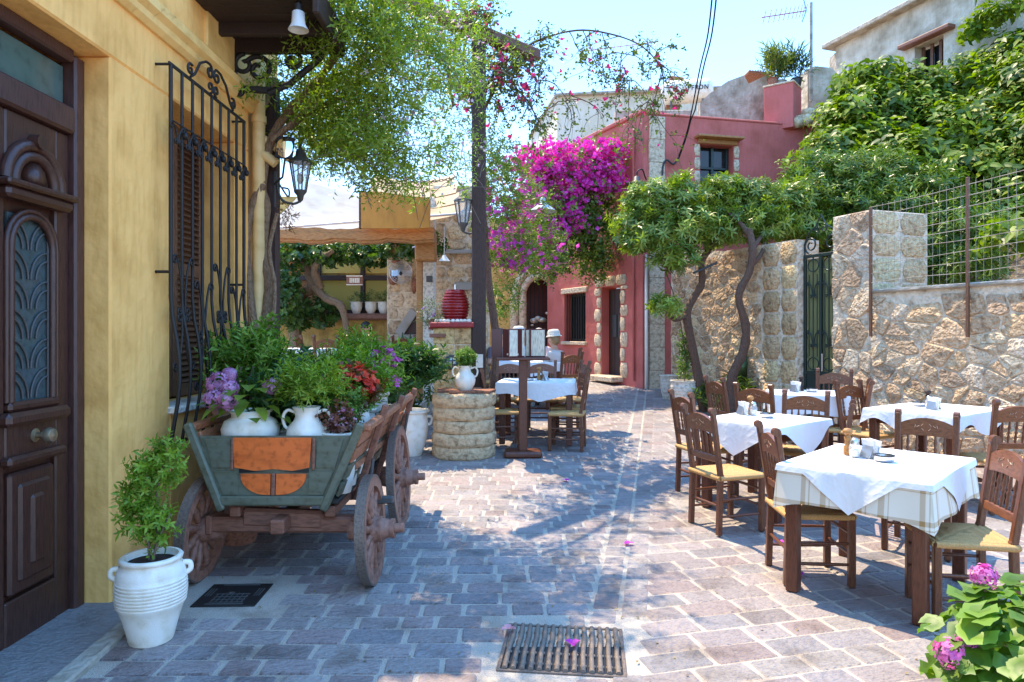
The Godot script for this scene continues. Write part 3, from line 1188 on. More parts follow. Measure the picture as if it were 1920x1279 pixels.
func courtyard() -> void:
	# raised terrace
	var b = MB.new()
	b.box(pt(-4.2, 0.28, -12.0), pt(5.8, 0.6, 4.6), 0.01)
	var o = part(self, "terrace_floor", b, M.cement)
	tag(o, "raised paved floor of the restaurant court", "", "", "structure")
	# back wall
	var h = thing("court_wall", "ochre plastered back wall of the restaurant court with panelled window frame", "wall")
	b = MB.new()
	b.box(pt(-4.4, 2.2, -14.15), pt(6.6, 4.4, 0.3), 0.01)
	part(h, "wall", b, M.ochre)
	var fz = -13.95
	b = MB.new()
	for y in [2.02, 2.72, 3.55]: b.box(pt(-3.35, y, fz), pt(3.0, 0.10, 0.06), 0.008)
	for x in [-4.8, -3.95, -3.05, -1.9]: b.box(pt(x, 2.8, fz), pt(0.09, 1.6, 0.055), 0.008)
	part(h, "window_frame", b, M.post_wood)
	for x in [-4.37, -3.5, -2.47]:
		for y in [2.37, 3.13]:
			b = MB.new()
			b.k = Color(0.42, 0.32, 0.06) if y < 2.7 else Color(0.72, 0.46, 0.10)
			b.box(pt(x, y, -13.985), pt(0.8 if x < -3 else 1.06, 0.62, 0.02), 0)
			part(h, "panel", b, M.sign_wood if x < -4 else M.plain)
	# stone pier and white column at the court's street side
	var p = thing("stone_pier", "pale rubble stone pier of the court with triangular niche beside the white column", "pier")
	b = MB.new()
	b.box(pt(-2.0, 2.2, -13.3), pt(0.78, 4.4, 0.5), 0.01)
	part(p, "core", b, M.mortar)
	var keep = hub(p, "stonework", Transform3D(Basis(), pt(0, 0, -13.05)))
	stones(keep, -2.39, -1.61, func(_x): return 0.9, 4.2, 0.27, 0.22, 0.46, [Color(1.0, 0.95, 0.9), Color(1.1, 1.0, 0.9), Color(0.95, 0.85, 0.75)], 0.012, 0.02, 0.05, 6.0, M.quoin, func(x, y): return x > -2.1 and y > 1.45 and y < 1.95)
	b = MB.new()
	b.x = Transform3D(Basis(), pt(0, 0, -12.98))
	b.bar(pt(-2.16, 1.56, 0), pt(-1.86, 2.02, 0), 0.16, 0.06, Vector3.RIGHT)
	b.box(pt(-1.86, 1.53, 0), pt(0.6, 0.07, 0.07), 0.005)
	part(p, "niche_frame", b, M.canvas)
	b = MB.new()
	b.x = Transform3D(Basis(), pt(0, 0, -13.02))
	b.prism(PackedVector2Array([Vector2(-2.08, 1.57), Vector2(-1.6, 1.57), Vector2(-1.6, 1.9), Vector2(-1.84, 1.96)]), -0.02, 0.012)
	part(p, "niche", b, M.post_wood)
	b = MB.new()
	b.x = Transform3D(Basis(), pt(0, 0, -13.0))
	for e in [[-2.26, 2.62, 0.10, 0.2], [-1.86, 2.5, 0.06, 0.28], [-2.2, 2.95, 0.1, 0.06]]: b.ball(pt(e[0], e[1], 0.03), pt(e[2], e[3] * 0.6, 0.05), 9)
	part(p, "hung_pot", b, M.terracotta)
	var cl = thing("white_column", "smooth whitewashed column between the stone pier and the honey pot pillar", "column")
	b = MB.new()
	b.box(pt(-1.36, 1.9, -11.2), pt(0.2, 3.8, 0.3), 0.015)
	part(cl, "shaft", b, M.white_clay)
	b = MB.new()
	b.box(Vector3(-1.332, 2.468, -11), pt(0.10, 0.10, 0.02), 0.004)
	part(cl, "plaque", b, M.iron_lit)
	# stone side wall behind the red jar
	var sw = thing("side_wall", "rough stone wall with wooden lintel behind the red honey pot", "wall")
	b = MB.new()
	b.box(pt(-0.9, 2.1, -12.2), pt(1.0, 4.2, 0.3), 0.01)
	part(sw, "core", b, M.mortar)
	keep = hub(sw, "stonework", Transform3D(Basis(), pt(0, 0, -12.05)))
	stones(keep, -1.4, -0.4, func(_x): return 0.6, 4.1, 0.24, 0.2, 0.42, [Color(0.95, 0.8, 0.65), Color(0.8, 0.7, 0.55), Color(1.0, 0.9, 0.75)], 0.015, 0.03, 0.1, 4.0)
	b = MB.new()
	b.box(pt(-0.9, 3.02, -12.0), pt(0.9, 0.06, 0.10), 0.008)
	b.box(pt(-0.85, 2.42, -12.0), pt(0.32, 0.14, 0.08), 0.008)
	part(sw, "lintel", b, M.canvas)
	# shelf with white pots
	var s = thing("court_shelf", "long dark wooden shelf on the ochre court wall carrying white pots", "shelf")
	b = MB.new()
	b.box(pt(-3.55, 1.92, -13.75), pt(3.3, 0.13, 0.5), 0.03)
	part(s, "board", b, M.cart_wood)
	var i = 0
	for x in [-3.125, -2.836, -2.58, -3.8]:
		var t = thing("shelf_pot", ["white shelf pot with small purple flower, next to the window post", "middle white pot on the long court shelf", "rounder white pot near the free end of the court shelf", "dark earthen pot among leaves on the court shelf"][i], "pot", pt(x, 1.985, -13.72), 0, "pots on the court shelf")
		b = pot_mesh(0.07, 0.115, 0.11, 0.235)
		part(t, "pot", b, M.jug_white if i < 3 else M.terracotta)
		var xs = scatter([[pt(0, 0.30, 0), pt(0.11, 0.1, 0.1)]], 14, 0.6, 1.0)
		foliage(t, "foliage", sprig(7, 0.12, 0.07, 0.03).mesh(M.leaf), xs, tints(Color(0.09, 0.17, 0.04), Color(0.16, 0.24, 0.08)))
		i += 1
	# gnarled tree and ivy inside the court
	var tg = thing("court_tree", "gnarled old tree with ivy growing inside the restaurant court", "tree")
	b = MB.new()
	var path = smooth_path([Vector3(-4.188, 0.909, -13.4), Vector3(-4.261, 1.642, -13.4), Vector3(-4.135, 2.265, -13.3), Vector3(-3.867, 2.518, -13.2), Vector3(-4.022, 2.982, -13.2), Vector3(-3.889, 3.33, -13.1)])
	b.tube(path, taper(path.size(), 0.15, 0.07, 0.15), 9)
	path = smooth_path([Vector3(-3.867, 2.518, -13.2), Vector3(-3.562, 2.255, -13.1), Vector3(-3.25, 2.098, -13), Vector3(-3.128, 1.539, -13)])
	b.tube(path, taper(path.size(), 0.09, 0.06, 0.15), 8)
	path = smooth_path([Vector3(-3.712, 2.466, -13.2), Vector3(-3.758, 2.859, -13), Vector3(-3.402, 3.164, -13)])
	b.tube(path, taper(path.size(), 0.09, 0.04, 0.15), 8)
	part(tg, "trunk", b, M.bark)
	var lumps = [[Vector3(-4.215, 3.062, -13), pt(0.35, 0.22, 0.3)], [Vector3(-3.712, 3.106, -13.2), pt(0.4, 0.16, 0.3)], [Vector3(-3.141, 3.16, -13.4), pt(0.4, 0.15, 0.2)], [Vector3(-2.722, 3.087, -13.4), pt(0.35, 0.16, 0.2)], [Vector3(-2.184, 3.164, -13), pt(0.3, 0.15, 0.2)], [Vector3(-4.2, 2.24, -12.8), pt(0.25, 0.5, 0.3)], [Vector3(-3.845, 1.953, -13.3), pt(0.45, 0.22, 0.2)], [Vector3(-1.461, 2.992, -11), pt(0.3, 0.16, 0.2)]]
	foliage(tg, "foliage", sprig(8, 0.16, 0.09, 0.065, 60, true).mesh(M.leaf_glossy), scatter(lumps, 900, 0.7, 1.2, 0.4, 0.3), tints(Color(0.05, 0.12, 0.04), Color(0.11, 0.19, 0.04)))
	# fan
	var f = thing("wall_fan", "steel wire cage fan mounted on the stone pier of the court", "fan", Vector3(-2.088, 2.724, -12.85))
	b = MB.new()
	b.x = Transform3D(Basis(Vector3.RIGHT, PI / 2 - 0.15), Vector3.ZERO)
	for rad in [0.06, 0.1, 0.14, 0.18, 0.21]:
		var q = []
		for j in 25: q.append(pt(cos(TAU * j / 24) * rad, 0.03, sin(TAU * j / 24) * rad))
		b.tube(q, 0.004 if rad < 0.2 else 0.008, 4, false)
	for j in 20: b.tube([pt(cos(TAU * j / 20) * 0.03, 0.05, sin(TAU * j / 20) * 0.03), pt(cos(TAU * j / 20) * 0.21, 0.02, sin(TAU * j / 20) * 0.21)], 0.003, 3, false)
	part(f, "cage", b, M.steel)
	for j in 4:
		b = MB.new()
		b.x = Transform3D(Basis(Vector3.RIGHT, PI / 2 - 0.15) * Basis(Vector3.UP, TAU * j / 4), Vector3.ZERO)
		b.x = b.x * Transform3D(Basis(Vector3.RIGHT, 0.35), pt(0, 0, 0.1))
		b.box(pt(0, 0, 0), pt(0.11, 0.004, 0.17), 0)
		part(f, "blade", b, M.steel)
	b = MB.new()
	b.ball(pt(0, -0.01, 0.045), pt(0.035, 0.035, 0.035), 12)
	b.tube([pt(0, 0, 0), pt(0, 0, -0.15)], 0.05, 10)
	part(f, "motor", b, M.black)
	# floodlight
	f = thing("floodlight", "dark square floodlight tilted under the end of the orange beam", "lamp", Vector3(-1.438, 2.835, -10.4), -20)
	b = MB.new()
	b.x = xfm(Vector3.ZERO, pt(20, 0, 10))
	b.box(Vector3.ZERO, pt(0.13, 0.15, 0.04), 0.006)
	part(f, "glass", b, M.dark_glass)
	b = MB.new()
	b.x = xfm(Vector3.ZERO, pt(20, 0, 10))
	b.box(pt(0, 0, -0.03), pt(0.16, 0.18, 0.05), 0.01)
	part(f, "casing", b, M.lamp_white)
	f = thing("pendant_lamp", "small white conical pendant lamp hanging beside the red honey pot", "lamp", Vector3(-0.972, 2.626, -9.8))
	b = MB.new()
	b.lathe([Vector2(0.02, 0.09), Vector2(0.03, 0.07), Vector2(0.085, 0.0), Vector2(0.08, 0.0), Vector2(0.02, 0.07)], 16)
	part(f, "shade", b, M.lamp_white)
	b = MB.new()
	b.tube([pt(0, 0.08, 0), pt(0, 0.5, 0)], 0.005, 5)
	part(f, "cord", b, M.lamp_white)
	# framed price board
	f = thing("notice_board", "small white framed notice with dark bars in the court window", "sign", Vector3(-2.904, 2.565, -12.6))
	b = MB.new()
	b.box(Vector3.ZERO, pt(0.30, 0.17, 0.02), 0.004)
	part(f, "board", b, M.cart_wood)
	b = MB.new()
	for y in [-0.08, 0.08]: b.box(pt(0, y, 0.014), pt(0.30, 0.014, 0.012), 0.002)
	for j in 6: b.box(pt(-0.08 + j * 0.032, 0, 0.014), pt(0.022, 0.09, 0.008), 0.001)
	part(f, "print", b, M.jug_white)
	# beam, sign board, awnings
	f = thing("timber_beam", "long orange brown timber beam over the court entrance", "beam")
	b = MB.new()
	var q = PackedVector2Array()
	for j in 25: q.append(Vector2(lerpf(-3.42, -1.12, j / 24.0), 2.905 + 0.016 * sin(j * 0.8) + 0.008 * sin(j * 2.3)))
	for j in 25: q.append(Vector2(lerpf(-1.12, -3.42, j / 24.0), 3.10 + 0.014 * sin(j * 0.7 + 1.0) + 0.008 * sin(j * 1.9)))
	b.prism(q, -10.0, -9.8)
	q = PackedVector2Array()
	for j in 25: q.append(Vector2(lerpf(-3.42, -1.12, j / 24.0), 2.94 + 0.016 * sin(j * 0.8) + 0.008 * sin(j * 2.3)))
	for j in 25: q.append(Vector2(lerpf(-1.12, -3.42, j / 24.0), 3.03 + 0.014 * sin(j * 0.7 + 1.0)))
	b.prism(q, -9.81, -9.77)
	part(f, "beam", b, M.amber_wood)
	f = thing("timber_post", "orange brown timber post holding the end of the court beam", "post")
	b = MB.new()
	b.bar(pt(-1.28, 2.66, -10.16), pt(-1.28, 3.1, -10.16), 0.3, 0.28, Vector3.RIGHT, 0.02)
	b.bar(pt(-1.38, 0.5, -10.2), pt(-1.38, 2.7, -10.2), 0.09, 0.09, Vector3.RIGHT, 0.01)
	part(f, "post", b, M.amber_wood)
	f = thing("hanging_board", "blank amber wooden sign board hanging from chains over the court", "sign", Vector3(-1.635, 3.317, -9.6))
	b = MB.new()
	b.prism(PackedVector2Array([Vector2(-0.49, 0.27), Vector2(-0.2, 0.26), Vector2(0.2, 0.2), Vector2(0.46, 0.18), Vector2(0.49, 0.14), Vector2(0.48, -0.24), Vector2(0.3, -0.255), Vector2(-0.49, -0.25)]), -0.025, 0.025)
	part(f, "board", b, M.sign_wood)
	b = MB.new()
	b.box(pt(-0.50, 0.01, 0.0), pt(0.025, 0.53, 0.06), 0.004)
	part(f, "edge_batten", b, M.black)
	b = MB.new()
	for ch in [[pt(-0.28, 0.25, 0), pt(-0.31, 0.42, 0)], [pt(-0.62, 0.62, 0), pt(-0.31, 0.42, 0)], [pt(-0.31, 0.42, 0), pt(0.1, 0.42, 0)], [pt(0.1, 0.42, 0), pt(0.85, 0.46, 0)], [pt(0.38, 0.18, 0), pt(0.4, 0.44, 0)]]:
		var m = int((ch[1] - ch[0]).length() / 0.045)
		for j in m:
			var c = ch[0].lerp(ch[1], (j + 0.5) / m) - pt(0, 0.03 * sin(PI * (j + 0.5) / m), 0)
			var d = (ch[1] - ch[0]).normalized()
			var sd = Vector3.BACK if j % 2 == 0 else d.cross(Vector3.BACK)
			var ring = []
			for kk in 9:
				var a = TAU * kk / 8
				ring.append(c + d * cos(a) * 0.033 + sd * sin(a) * 0.017)
			b.tube(ring, 0.0055, 4, false)
	part(f, "chain", b, M.iron_lit)
	f = thing("white_awning", "white canvas awning sloping down to the orange court beam", "awning")
	b = MB.new()
	b.sheet(10, 8, func(u, v): return Vector3(lerpf(-3.7, -2.12 + 0.15 * v, u), lerpf(3.1, 4.35 - 0.5 * u, v) - 0.05 * sin(PI * v), lerpf(-10.05, -12.5, v) + 0.04 * sin(u * 14)))
	part(f, "canvas", b, M.canvas)
	f = thing("tan_awning", "tan canvas awning in overlapping strips above the hanging board", "awning")
	for st in 4:
		b = MB.new()
		b.sheet(12, 4, func(u, v): return Vector3(lerpf(-2.25, -0.75, u) - 0.1 * st, lerpf(3.42, 3.72, v) + st * 0.27 - 0.12 * sin(PI * u), lerpf(-10.4, -11.0, v) - st * 0.55))
		part(f, "strip", b, M.canvas_tan)
	b = MB.new()
	b.tube([pt(-3.7, 3.12, -10.02), pt(-0.6, 3.42, -10.35)], 0.02, 8)
	part(f, "pole", b, M.lamp_white)


# ---------- red house ----------
func facade(frame: Transform3D, parent: Node, called: String, x0: float, x1: float, y0: float, y1: float, holes: Array, t: float, m: Material) -> void:
	# a wall in its own x,y with openings [x0, x1, y0, y1], sorted by x, not overlapping in x
	var b = MB.new()
	b.x = frame
	var x = x0
	for hh in holes:
		b.box(pt((x + hh[0]) * 0.5, (y0 + y1) * 0.5, -t * 0.5), pt(hh[0] - x, y1 - y0, t), 0)
		b.box(pt((hh[0] + hh[1]) * 0.5, (y0 + hh[2]) * 0.5, -t * 0.5), pt(hh[1] - hh[0], hh[2] - y0, t), 0)
		b.box(pt((hh[0] + hh[1]) * 0.5, (hh[3] + y1) * 0.5, -t * 0.5), pt(hh[1] - hh[0], y1 - hh[3], t), 0)
		x = hh[1]
	b.box(pt((x + x1) * 0.5, (y0 + y1) * 0.5, -t * 0.5), pt(x1 - x, y1 - y0, t), 0)
	part(parent, called, b, m)


func red_house() -> void:
	var h = thing("red_house", "dusky red plastered house with stone framed door and barred window", "house")
	# west facade: local x runs from the far end (-) to the corner (0), z faces the lane
	var xd = Vector3(0.43, 0, 0.903)
	var fw = Transform3D(Basis(xd, Vector3.UP, xd.cross(Vector3.UP)), Vector3(2.68, 0, -14))
	facade(fw, h, "lane_wall", -4.1, 0.0, 0.2, 6.1, [[-3.22, -2.22, 1.39, 2.55], [-1.536, -0.80, 0.62, 2.62]], 0.4, M.red_plaster)
	var xf = Vector3(1, 0, -0.227).normalized()
	var ff = Transform3D(Basis(xf, Vector3.UP, xf.cross(Vector3.UP)), Vector3(2.68, 0, -14))
	facade(ff, h, "garden_wall", 0.02, 7.2, 0.2, 6.08, [[1.29, 2.06, 4.45, 5.55]], 0.4, M.red_plaster)
	var b = MB.new()
	b.x = ff
	b.prism(PackedVector2Array([Vector2(0.1, -4.0), Vector2(7.1, -4.0), Vector2(7.1, -0.3), Vector2(0.3, -0.3)]), 0, 0.01)
	b = MB.new()
	b.box(pt(5.3, 5.7, -17.0), pt(5.6, 0.2, 3.6), 0)
	part(h, "roof", b, M.parapet)
	b = MB.new()
	b.x = fw
	b.box(pt(-2.05, 6.14, -0.2), pt(4.2, 0.09, 0.5), 0.02)
	b.x = ff
	b.box(pt(3.6, 6.11, -0.2), pt(7.2, 0.05, 0.44), 0.015)
	part(h, "coping", b, M.red_plaster)
	# door with stone surround
	var d = hub(h, "door", fw)
	b = MB.new()
	for i in 3: b.box(pt(-1.42 + i * 0.245, 1.6, -0.22), pt(0.235, 1.95, 0.05), 0.01)
	part(d, "leaf", b, M.balcony_wood)
	b = MB.new()
	b.box(pt(-1.30, 1.75, -0.185), pt(0.2, 0.5, 0.02), 0.01)
	b.box(pt(-1.05, 1.75, -0.185), pt(0.2, 0.5, 0.02), 0.01)
	part(d, "panel", b, M.black)
	b = MB.new()
	b.box(pt(-1.168, 0.60, 0.05), pt(0.95, 0.12, 0.5), 0.02)
	part(d, "threshold", b, M.quoin)
	for s in [-1.0, 1.0]:
		var y = 0.62
		var i = 0
		while y < 2.6:
			var hh = rr(0.26, 0.36)
			var w = 0.30 if i % 2 == 0 else 0.19
			var x = (-1.536 - w) if s < 0 else -0.80
			b = stone_mesh(x + 0.004, x + w - 0.004, y + 0.005, minf(y + hh, 2.62) - 0.005, 0.02, 0.012, 0.03, Color.WHITE * rr(0.85, 1.1), 7.0)
			part(d, "quoin", b, M.quoin)
			y += hh
			i += 1
	for i in 3:
		var x = -1.80 + i * 0.42
		b = stone_mesh(x, x + 0.41, 2.63, 2.86, 0.025, 0.012, 0.02, Color.WHITE * rr(0.9, 1.1), 8.0)
		part(d, "lintel_stone", b, M.quoin)
	# barred window
	var w = hub(h, "window", fw)
	b = MB.new()
	b.box(pt(-2.72, 1.97, -0.25), pt(1.0, 1.16, 0.02), 0)
	part(w, "pane", b, M.dark_glass)
	b = MB.new()
	for x in [-3.19, -2.72, -2.25]: b.box(pt(x, 1.97, -0.21), pt(0.06, 1.14, 0.05), 0.004)
	for y in [1.42, 2.52]: b.box(pt(-2.72, y, -0.21), pt(0.99, 0.06, 0.05), 0.004)
	part(w, "sash", b, M.gate_green)
	for i in 9:
		b = MB.new()
		b.tube([pt(-3.16 + i * 0.11, 1.39, -0.05), pt(-3.16 + i * 0.11, 2.55, -0.05)], 0.011, 6)
		part(w, "bar", b, M.iron)
	b = MB.new()
	b.box(pt(-2.72, 1.35, 0.0), pt(1.14, 0.08, 0.14), 0.01)
	b.box(pt(-2.72, 2.62, 0.0), pt(1.2, 0.13, 0.1), 0.015)
	part(w, "stone_sill", b, M.quoin)
	# upper window to the garden
	w = hub(h, "upper_window", ff)
	b = MB.new()
	b.box(pt(1.675, 5.0, -0.25), pt(0.77, 1.1, 0.02), 0)
	part(w, "pane", b, M.dark_glass)
	b = MB.new()
	for x in [1.32, 1.675, 2.03]: b.box(pt(x, 5.0, -0.21), pt(0.06, 1.1, 0.05), 0.004)
	b.box(pt(1.675, 5.1, -0.2), pt(0.7, 0.05, 0.04), 0.004)
	part(w, "sash", b, M.gate_green)
	for s in [1.22, 2.13]:
		for i in 4:
			b = stone_mesh(s - 0.07, s + 0.07, 4.45 + i * 0.28, 4.72 + i * 0.28, 0.015, 0.01, 0.04, Color.WHITE * rr(0.9, 1.1), 6.0)
			part(w, "quoin", b, M.quoin)
	b = MB.new()
	b.box(pt(1.68, 5.68, 0.05), pt(1.05, 0.05, 0.34), 0.01)
	b.box(pt(1.68, 5.61, 0.02), pt(0.9, 0.1, 0.06), 0.01)
	part(w, "hood", b, M.amber_wood)
	b = MB.new()
	b.box(pt(3.45, 5.45, 0.08), pt(0.75, 0.05, 0.34), 0.01)
	part(h, "stone_hood", b, M.quoin)
	# corner pilaster of pale blocks
	for i in 12:
		var y = 0.35 + i * 0.475
		b = MB.new()
		b.x = ff
		b.k = Color.WHITE * rr(0.9, 1.08)
		b.box(pt(0.30 + rr(-0.01, 0.01), y + 0.2375, 0.02), pt(0.34, 0.47, 0.07), 0.012)
		part(h, "corner_block", b, M.quoin)
	b = MB.new()
	b.x = ff
	b.tube([pt(0.06, 0.45, 0.06), pt(0.06, 3.2, 0.06)], 0.04, 12)
	part(h, "rain_pipe", b, M.steel)
	b = MB.new()
	b.x = fw
	b.tube([pt(-0.28, 0.6, 0.03), pt(-0.28, 5.8, 0.03)], 0.028, 8)
	part(h, "red_pipe", b, M.red_plaster)
	# lamp on the red corner
	var l = thing("corner_lamp", "dark enamel street lamp with flat shade on the corner of the red house", "lamp", Vector3(2.486, 4.564, -13.6))
	b = MB.new()
	b.lathe([Vector2(0.02, 0.16), Vector2(0.06, 0.14), Vector2(0.07, 0.06), Vector2(0.11, 0.04), Vector2(0.24, 0.0), Vector2(0.235, -0.01), Vector2(0.1, 0.02), Vector2(0.0, 0.03)], 20)
	part(l, "shade", b, M.iron_lit)
	b = MB.new()
	b.tube(smooth_path([pt(0, 0.15, 0), pt(0.02, 0.26, 0), pt(0.12, 0.3, -0.05), pt(0.2, 0.2, -0.2), pt(0.25, 0.15, -0.3)]), 0.014, 6)
	part(l, "arm", b, M.iron)
	b = MB.new()
	b.ball(pt(0, -0.02, 0), pt(0.045, 0.06, 0.045), 10)
	part(l, "bulb", b, M.lamp_white)


func far_houses() -> void:
	# house with the pointed arch
	var h = thing("arch_house", "tan plastered house with pale stone arched doorway behind the far diners", "house")
	var fr = Transform3D(Basis(Vector3.UP, deg_to_rad(8)), Vector3(0.1, 0, -17.9))
	facade(fr, h, "wall", -2.4, 1.35, 0.3, 4.6, [[0.28, 0.98, 0.6, 3.0]], 0.4, M.ochre)
	var b = MB.new()
	b.x = fr
	b.box(pt(0.63, 1.8, -0.3), pt(0.72, 2.5, 0.03), 0)
	part(h, "door", b, M.menu_red)
	for i in 7:
		b = MB.new()
		b.x = fr
		b.tube([pt(0.30 + i * 0.11, 0.6, -0.12), pt(0.30 + i * 0.11, 2.9, -0.12)], 0.01, 5)
		part(h, "grille_bar", b, M.iron)
	b = MB.new()
	b.x = fr
	for x in [-0.05, 0.17, 1.06]:
		b.tube([pt(x, 0.5, 0.03), pt(x, 2.55, 0.03)], 0.11, 12)
	for k in 2:
		var q = []
		for i in 13:
			var a = PI - PI * i / 12.0
			q.append(pt(0.62 + cos(a) * (0.45 + 0.2 * k), 2.55 + sin(a) * (0.55 + 0.2 * k), 0.03))
		b.tube(q, 0.1, 10)
	part(h, "stone_surround", b, M.quoin)
	b = MB.new()
	b.x = fr
	for e in [[0.50, 1.92, 0.13], [0.72, 1.94, 0.12], [0.61, 1.99, 0.1], [0.86, 2.12, 0.07], [0.45, 1.8, 0.05]]: b.ball(pt(e[0], e[1], -0.07), pt(e[2], e[2] * 0.55, 0.02), 9)
	part(h, "white_ornament", b, M.jug_white)
	for i in 8:
		b = MB.new()
		b = stone_mesh(1.18, 1.40, 0.6 + i * 0.33, 0.92 + i * 0.33, 0.04, 0.03, 0.06, Color.WHITE * rr(0.9, 1.1), 5.0)
		for k in b.v.size():
			b.v[k] = fr * b.v[k]
			b.n[k] = fr.basis * b.n[k]
		part(h, "quoin", b, M.quoin)
	# tall cream house
	h = thing("cream_house", "tall plain cream house rising behind the red house", "house")
	b = MB.new()
	b.prism(PackedVector2Array([Vector2(1.59, 24), Vector2(9.5, 23.0), Vector2(9.5, 29), Vector2(0.8, 29)]), 0.3, 9.9)
	for k in b.v.size():
		b.v[k] = Vector3(b.v[k].x, b.v[k].z, -b.v[k].y)
		b.n[k] = Vector3(b.n[k].x, b.n[k].z, -b.n[k].y)
	part(h, "wall", b, M.beige_house)
	b = MB.new()
	b.bar(pt(1.54, 9.93, -23.93), pt(9.6, 9.93, -22.9), 0.18, 0.08, Vector3.BACK, 0.01)
	b.bar(pt(1.54, 9.93, -23.93), pt(0.75, 9.93, -29), 0.1, 0.08, Vector3.RIGHT, 0.01)
	part(h, "coping", b, M.cement)
	# weathered grey house up on the slope
	h = thing("grey_house", "weathered grey plastered house above the garden with broken wooden window", "house")
	var xd = Vector3(0.347, 0, 1.0).normalized()
	var fg = Transform3D(Basis(xd, Vector3.UP, xd.cross(Vector3.UP)), Vector3(8.54, 0, -18))
	# x runs towards the square; opening at x 2.35..3.07
	facade(fg, h, "wall", 0.0, 9.0, 0.3, 9.14, [[2.35, 3.07, 7.3, 8.2]], 0.45, M.grey_wall)
	b = MB.new()
	b.box(pt(10.3, 4.5, -18.3), pt(3.4, 9.1, 0.4), 0)
	part(h, "end_wall", b, M.parapet)
	b = MB.new()
	b.x = fg
	b.box(pt(4.4, 9.19, -0.15), pt(9.3, 0.12, 0.8), 0.02)
	part(h, "roof_edge", b, M.parapet)
	b = MB.new()
	b.x = fg
	b.box(pt(2.71, 7.7, -0.3), pt(0.7, 0.9, 0.02), 0)
	part(h, "pane", b, M.dark_glass)
	for x in [2.4, 2.62, 2.84, 3.03]:
		b = MB.new()
		b.x = fg
		b.box(pt(x, 7.75, -0.22), pt(0.07, 0.9, 0.05), 0.004)
		part(h, "window_bar", b, M.shutter)
	b = MB.new()
	b.x = fg
	b.box(pt(2.7, 8.27, 0.06), pt(1.3, 0.10, 0.3), 0.02)
	b.bar(pt(0.9, 7.5, 0.05), pt(2.1, 7.75, 0.05), 0.08, 0.2, Vector3.UP)
	part(h, "lintel", b, M.cart_wood)
	b = MB.new()
	b.x = fg
	b.tube([pt(0.55, 5.6, 0.06), pt(0.55, 8.4, 0.06)], 0.05, 8)
	part(h, "drain_pipe", b, M.cement)
	# broken parapets on the red roof
	h = thing("roof_parapet", "crumbling tan stucco parapet with sloping top on the red roof", "wall")
	var q = PackedVector2Array()
	for e in [[4.247, 6.316], [4.247, 6.798], [4.452, 6.99], [4.873, 7.279], [5.234, 7.411], [5.342, 7.219], [5.775, 7.435], [5.847, 7.279], [5.823, 6.316]]:
		q.append(Vector2(e[0], e[1]))
	b = MB.new()
	b.prism(q, -15.65, -15.4)
	part(h, "wall", b, M.parapet)
	for i in 10:
		b = MB.new()
		b.x = xfm(Vector3(5.441, 7.575, -15.9) + pt(i * 0.06, -0.005 * i, 0), pt(0, 0, -20))
		b.tube([pt(0, 0, 0.3), pt(0, 0.05, -0.5)], 0.035, 6)
		part(h, "roof_tile", b, M.terracotta)
	h = thing("low_parapet", "low pale stucco parapet beside the water tank", "wall")
	b = MB.new()
	b.box(pt(3.15, 6.35, -15.3), pt(1.7, 0.42, 0.25), 0.02)
	part(h, "wall", b, M.parapet)
	h = thing("red_planter_box", "square red plastered planter box on the roof edge", "planter", Vector3(5.95, 6, -15), -38)
	b = MB.new()
	b.box(pt(0, 0.48, 0), pt(0.62, 0.96, 0.62), 0.01)
	part(h, "box", b, M.red_plaster)
	b = MB.new()
	b.box(pt(0, 0.98, 0), pt(0.66, 0.04, 0.66), 0.01)
	part(h, "rim", b, M.quoin)
	var k = 0
	for e in [[5.769, 164, 0.10, 0.22, "red clay roof pot with feathery yellow green grass"], [5.969, 164, 0.12, 0.2, "grey roof pot between the red pot and the black pot"], [6.3, 166, 0.1, 0.22, "black plastic roof pot with tall dark stems"]]:
		h = thing("roof_pot", e[4], "plant pot", deep(e[0], 15.1 + (0.1 if k == 1 else 0.0), 7.0), 0, "pots on the red roof")
		part(h, "pot", pot_mesh(e[2] * 0.7, e[2], e[2] * 1.05, e[3]), [M.terracotta, M.cement, M.black][k])
		var xs = scatter([[pt(0, 0.42, 0), pt(0.22, 0.25, 0.15)]], 50, 0.8, 1.5, 0.2, 0.85)
		foliage(h, "foliage", sprig(9, 0.26, 0.16, 0.018, 25).mesh(M.leaf), xs, tints(Color(0.20, 0.26, 0.05), Color(0.30, 0.30, 0.08)) if k < 2 else tints(Color(0.06, 0.10, 0.05), Color(0.12, 0.16, 0.06)))
		k += 1
	h = thing("broken_wall", "rounded broken grey stucco wall behind the roof antenna", "wall")
	q = PackedVector2Array()
	for e in [[6.807, 6.371], [6.795, 7.659], [6.967, 7.733], [7.359, 7.696], [7.507, 7.537], [7.85, 7.635], [8.157, 7.537], [8.341, 7.169], [8.341, 6.371]]:
		q.append(Vector2(e[0], e[1]))
	b = MB.new()
	b.prism(q, -16.2, -15.7)
	part(h, "wall", b, M.grey_wall)
	h = thing("rubble_wall", "heap like stub of rubble masonry in front of the roof antenna", "wall")
	for i in 16:
		b = MB.new()
		b.k = Color(1.1, 1.0, 0.9) * rr(0.8, 1.1)
		var u = rr(0, 1)
		b.ball(deep(lerpf(6.1, 7.0, u), 14.75 + rr(-0.1, 0.1), rr(6.12, 6.2 + 0.4 * u)), pt(rr(0.1, 0.2), rr(0.08, 0.14), 0.12), 8)
		part(h, "stone", b, M.quoin)
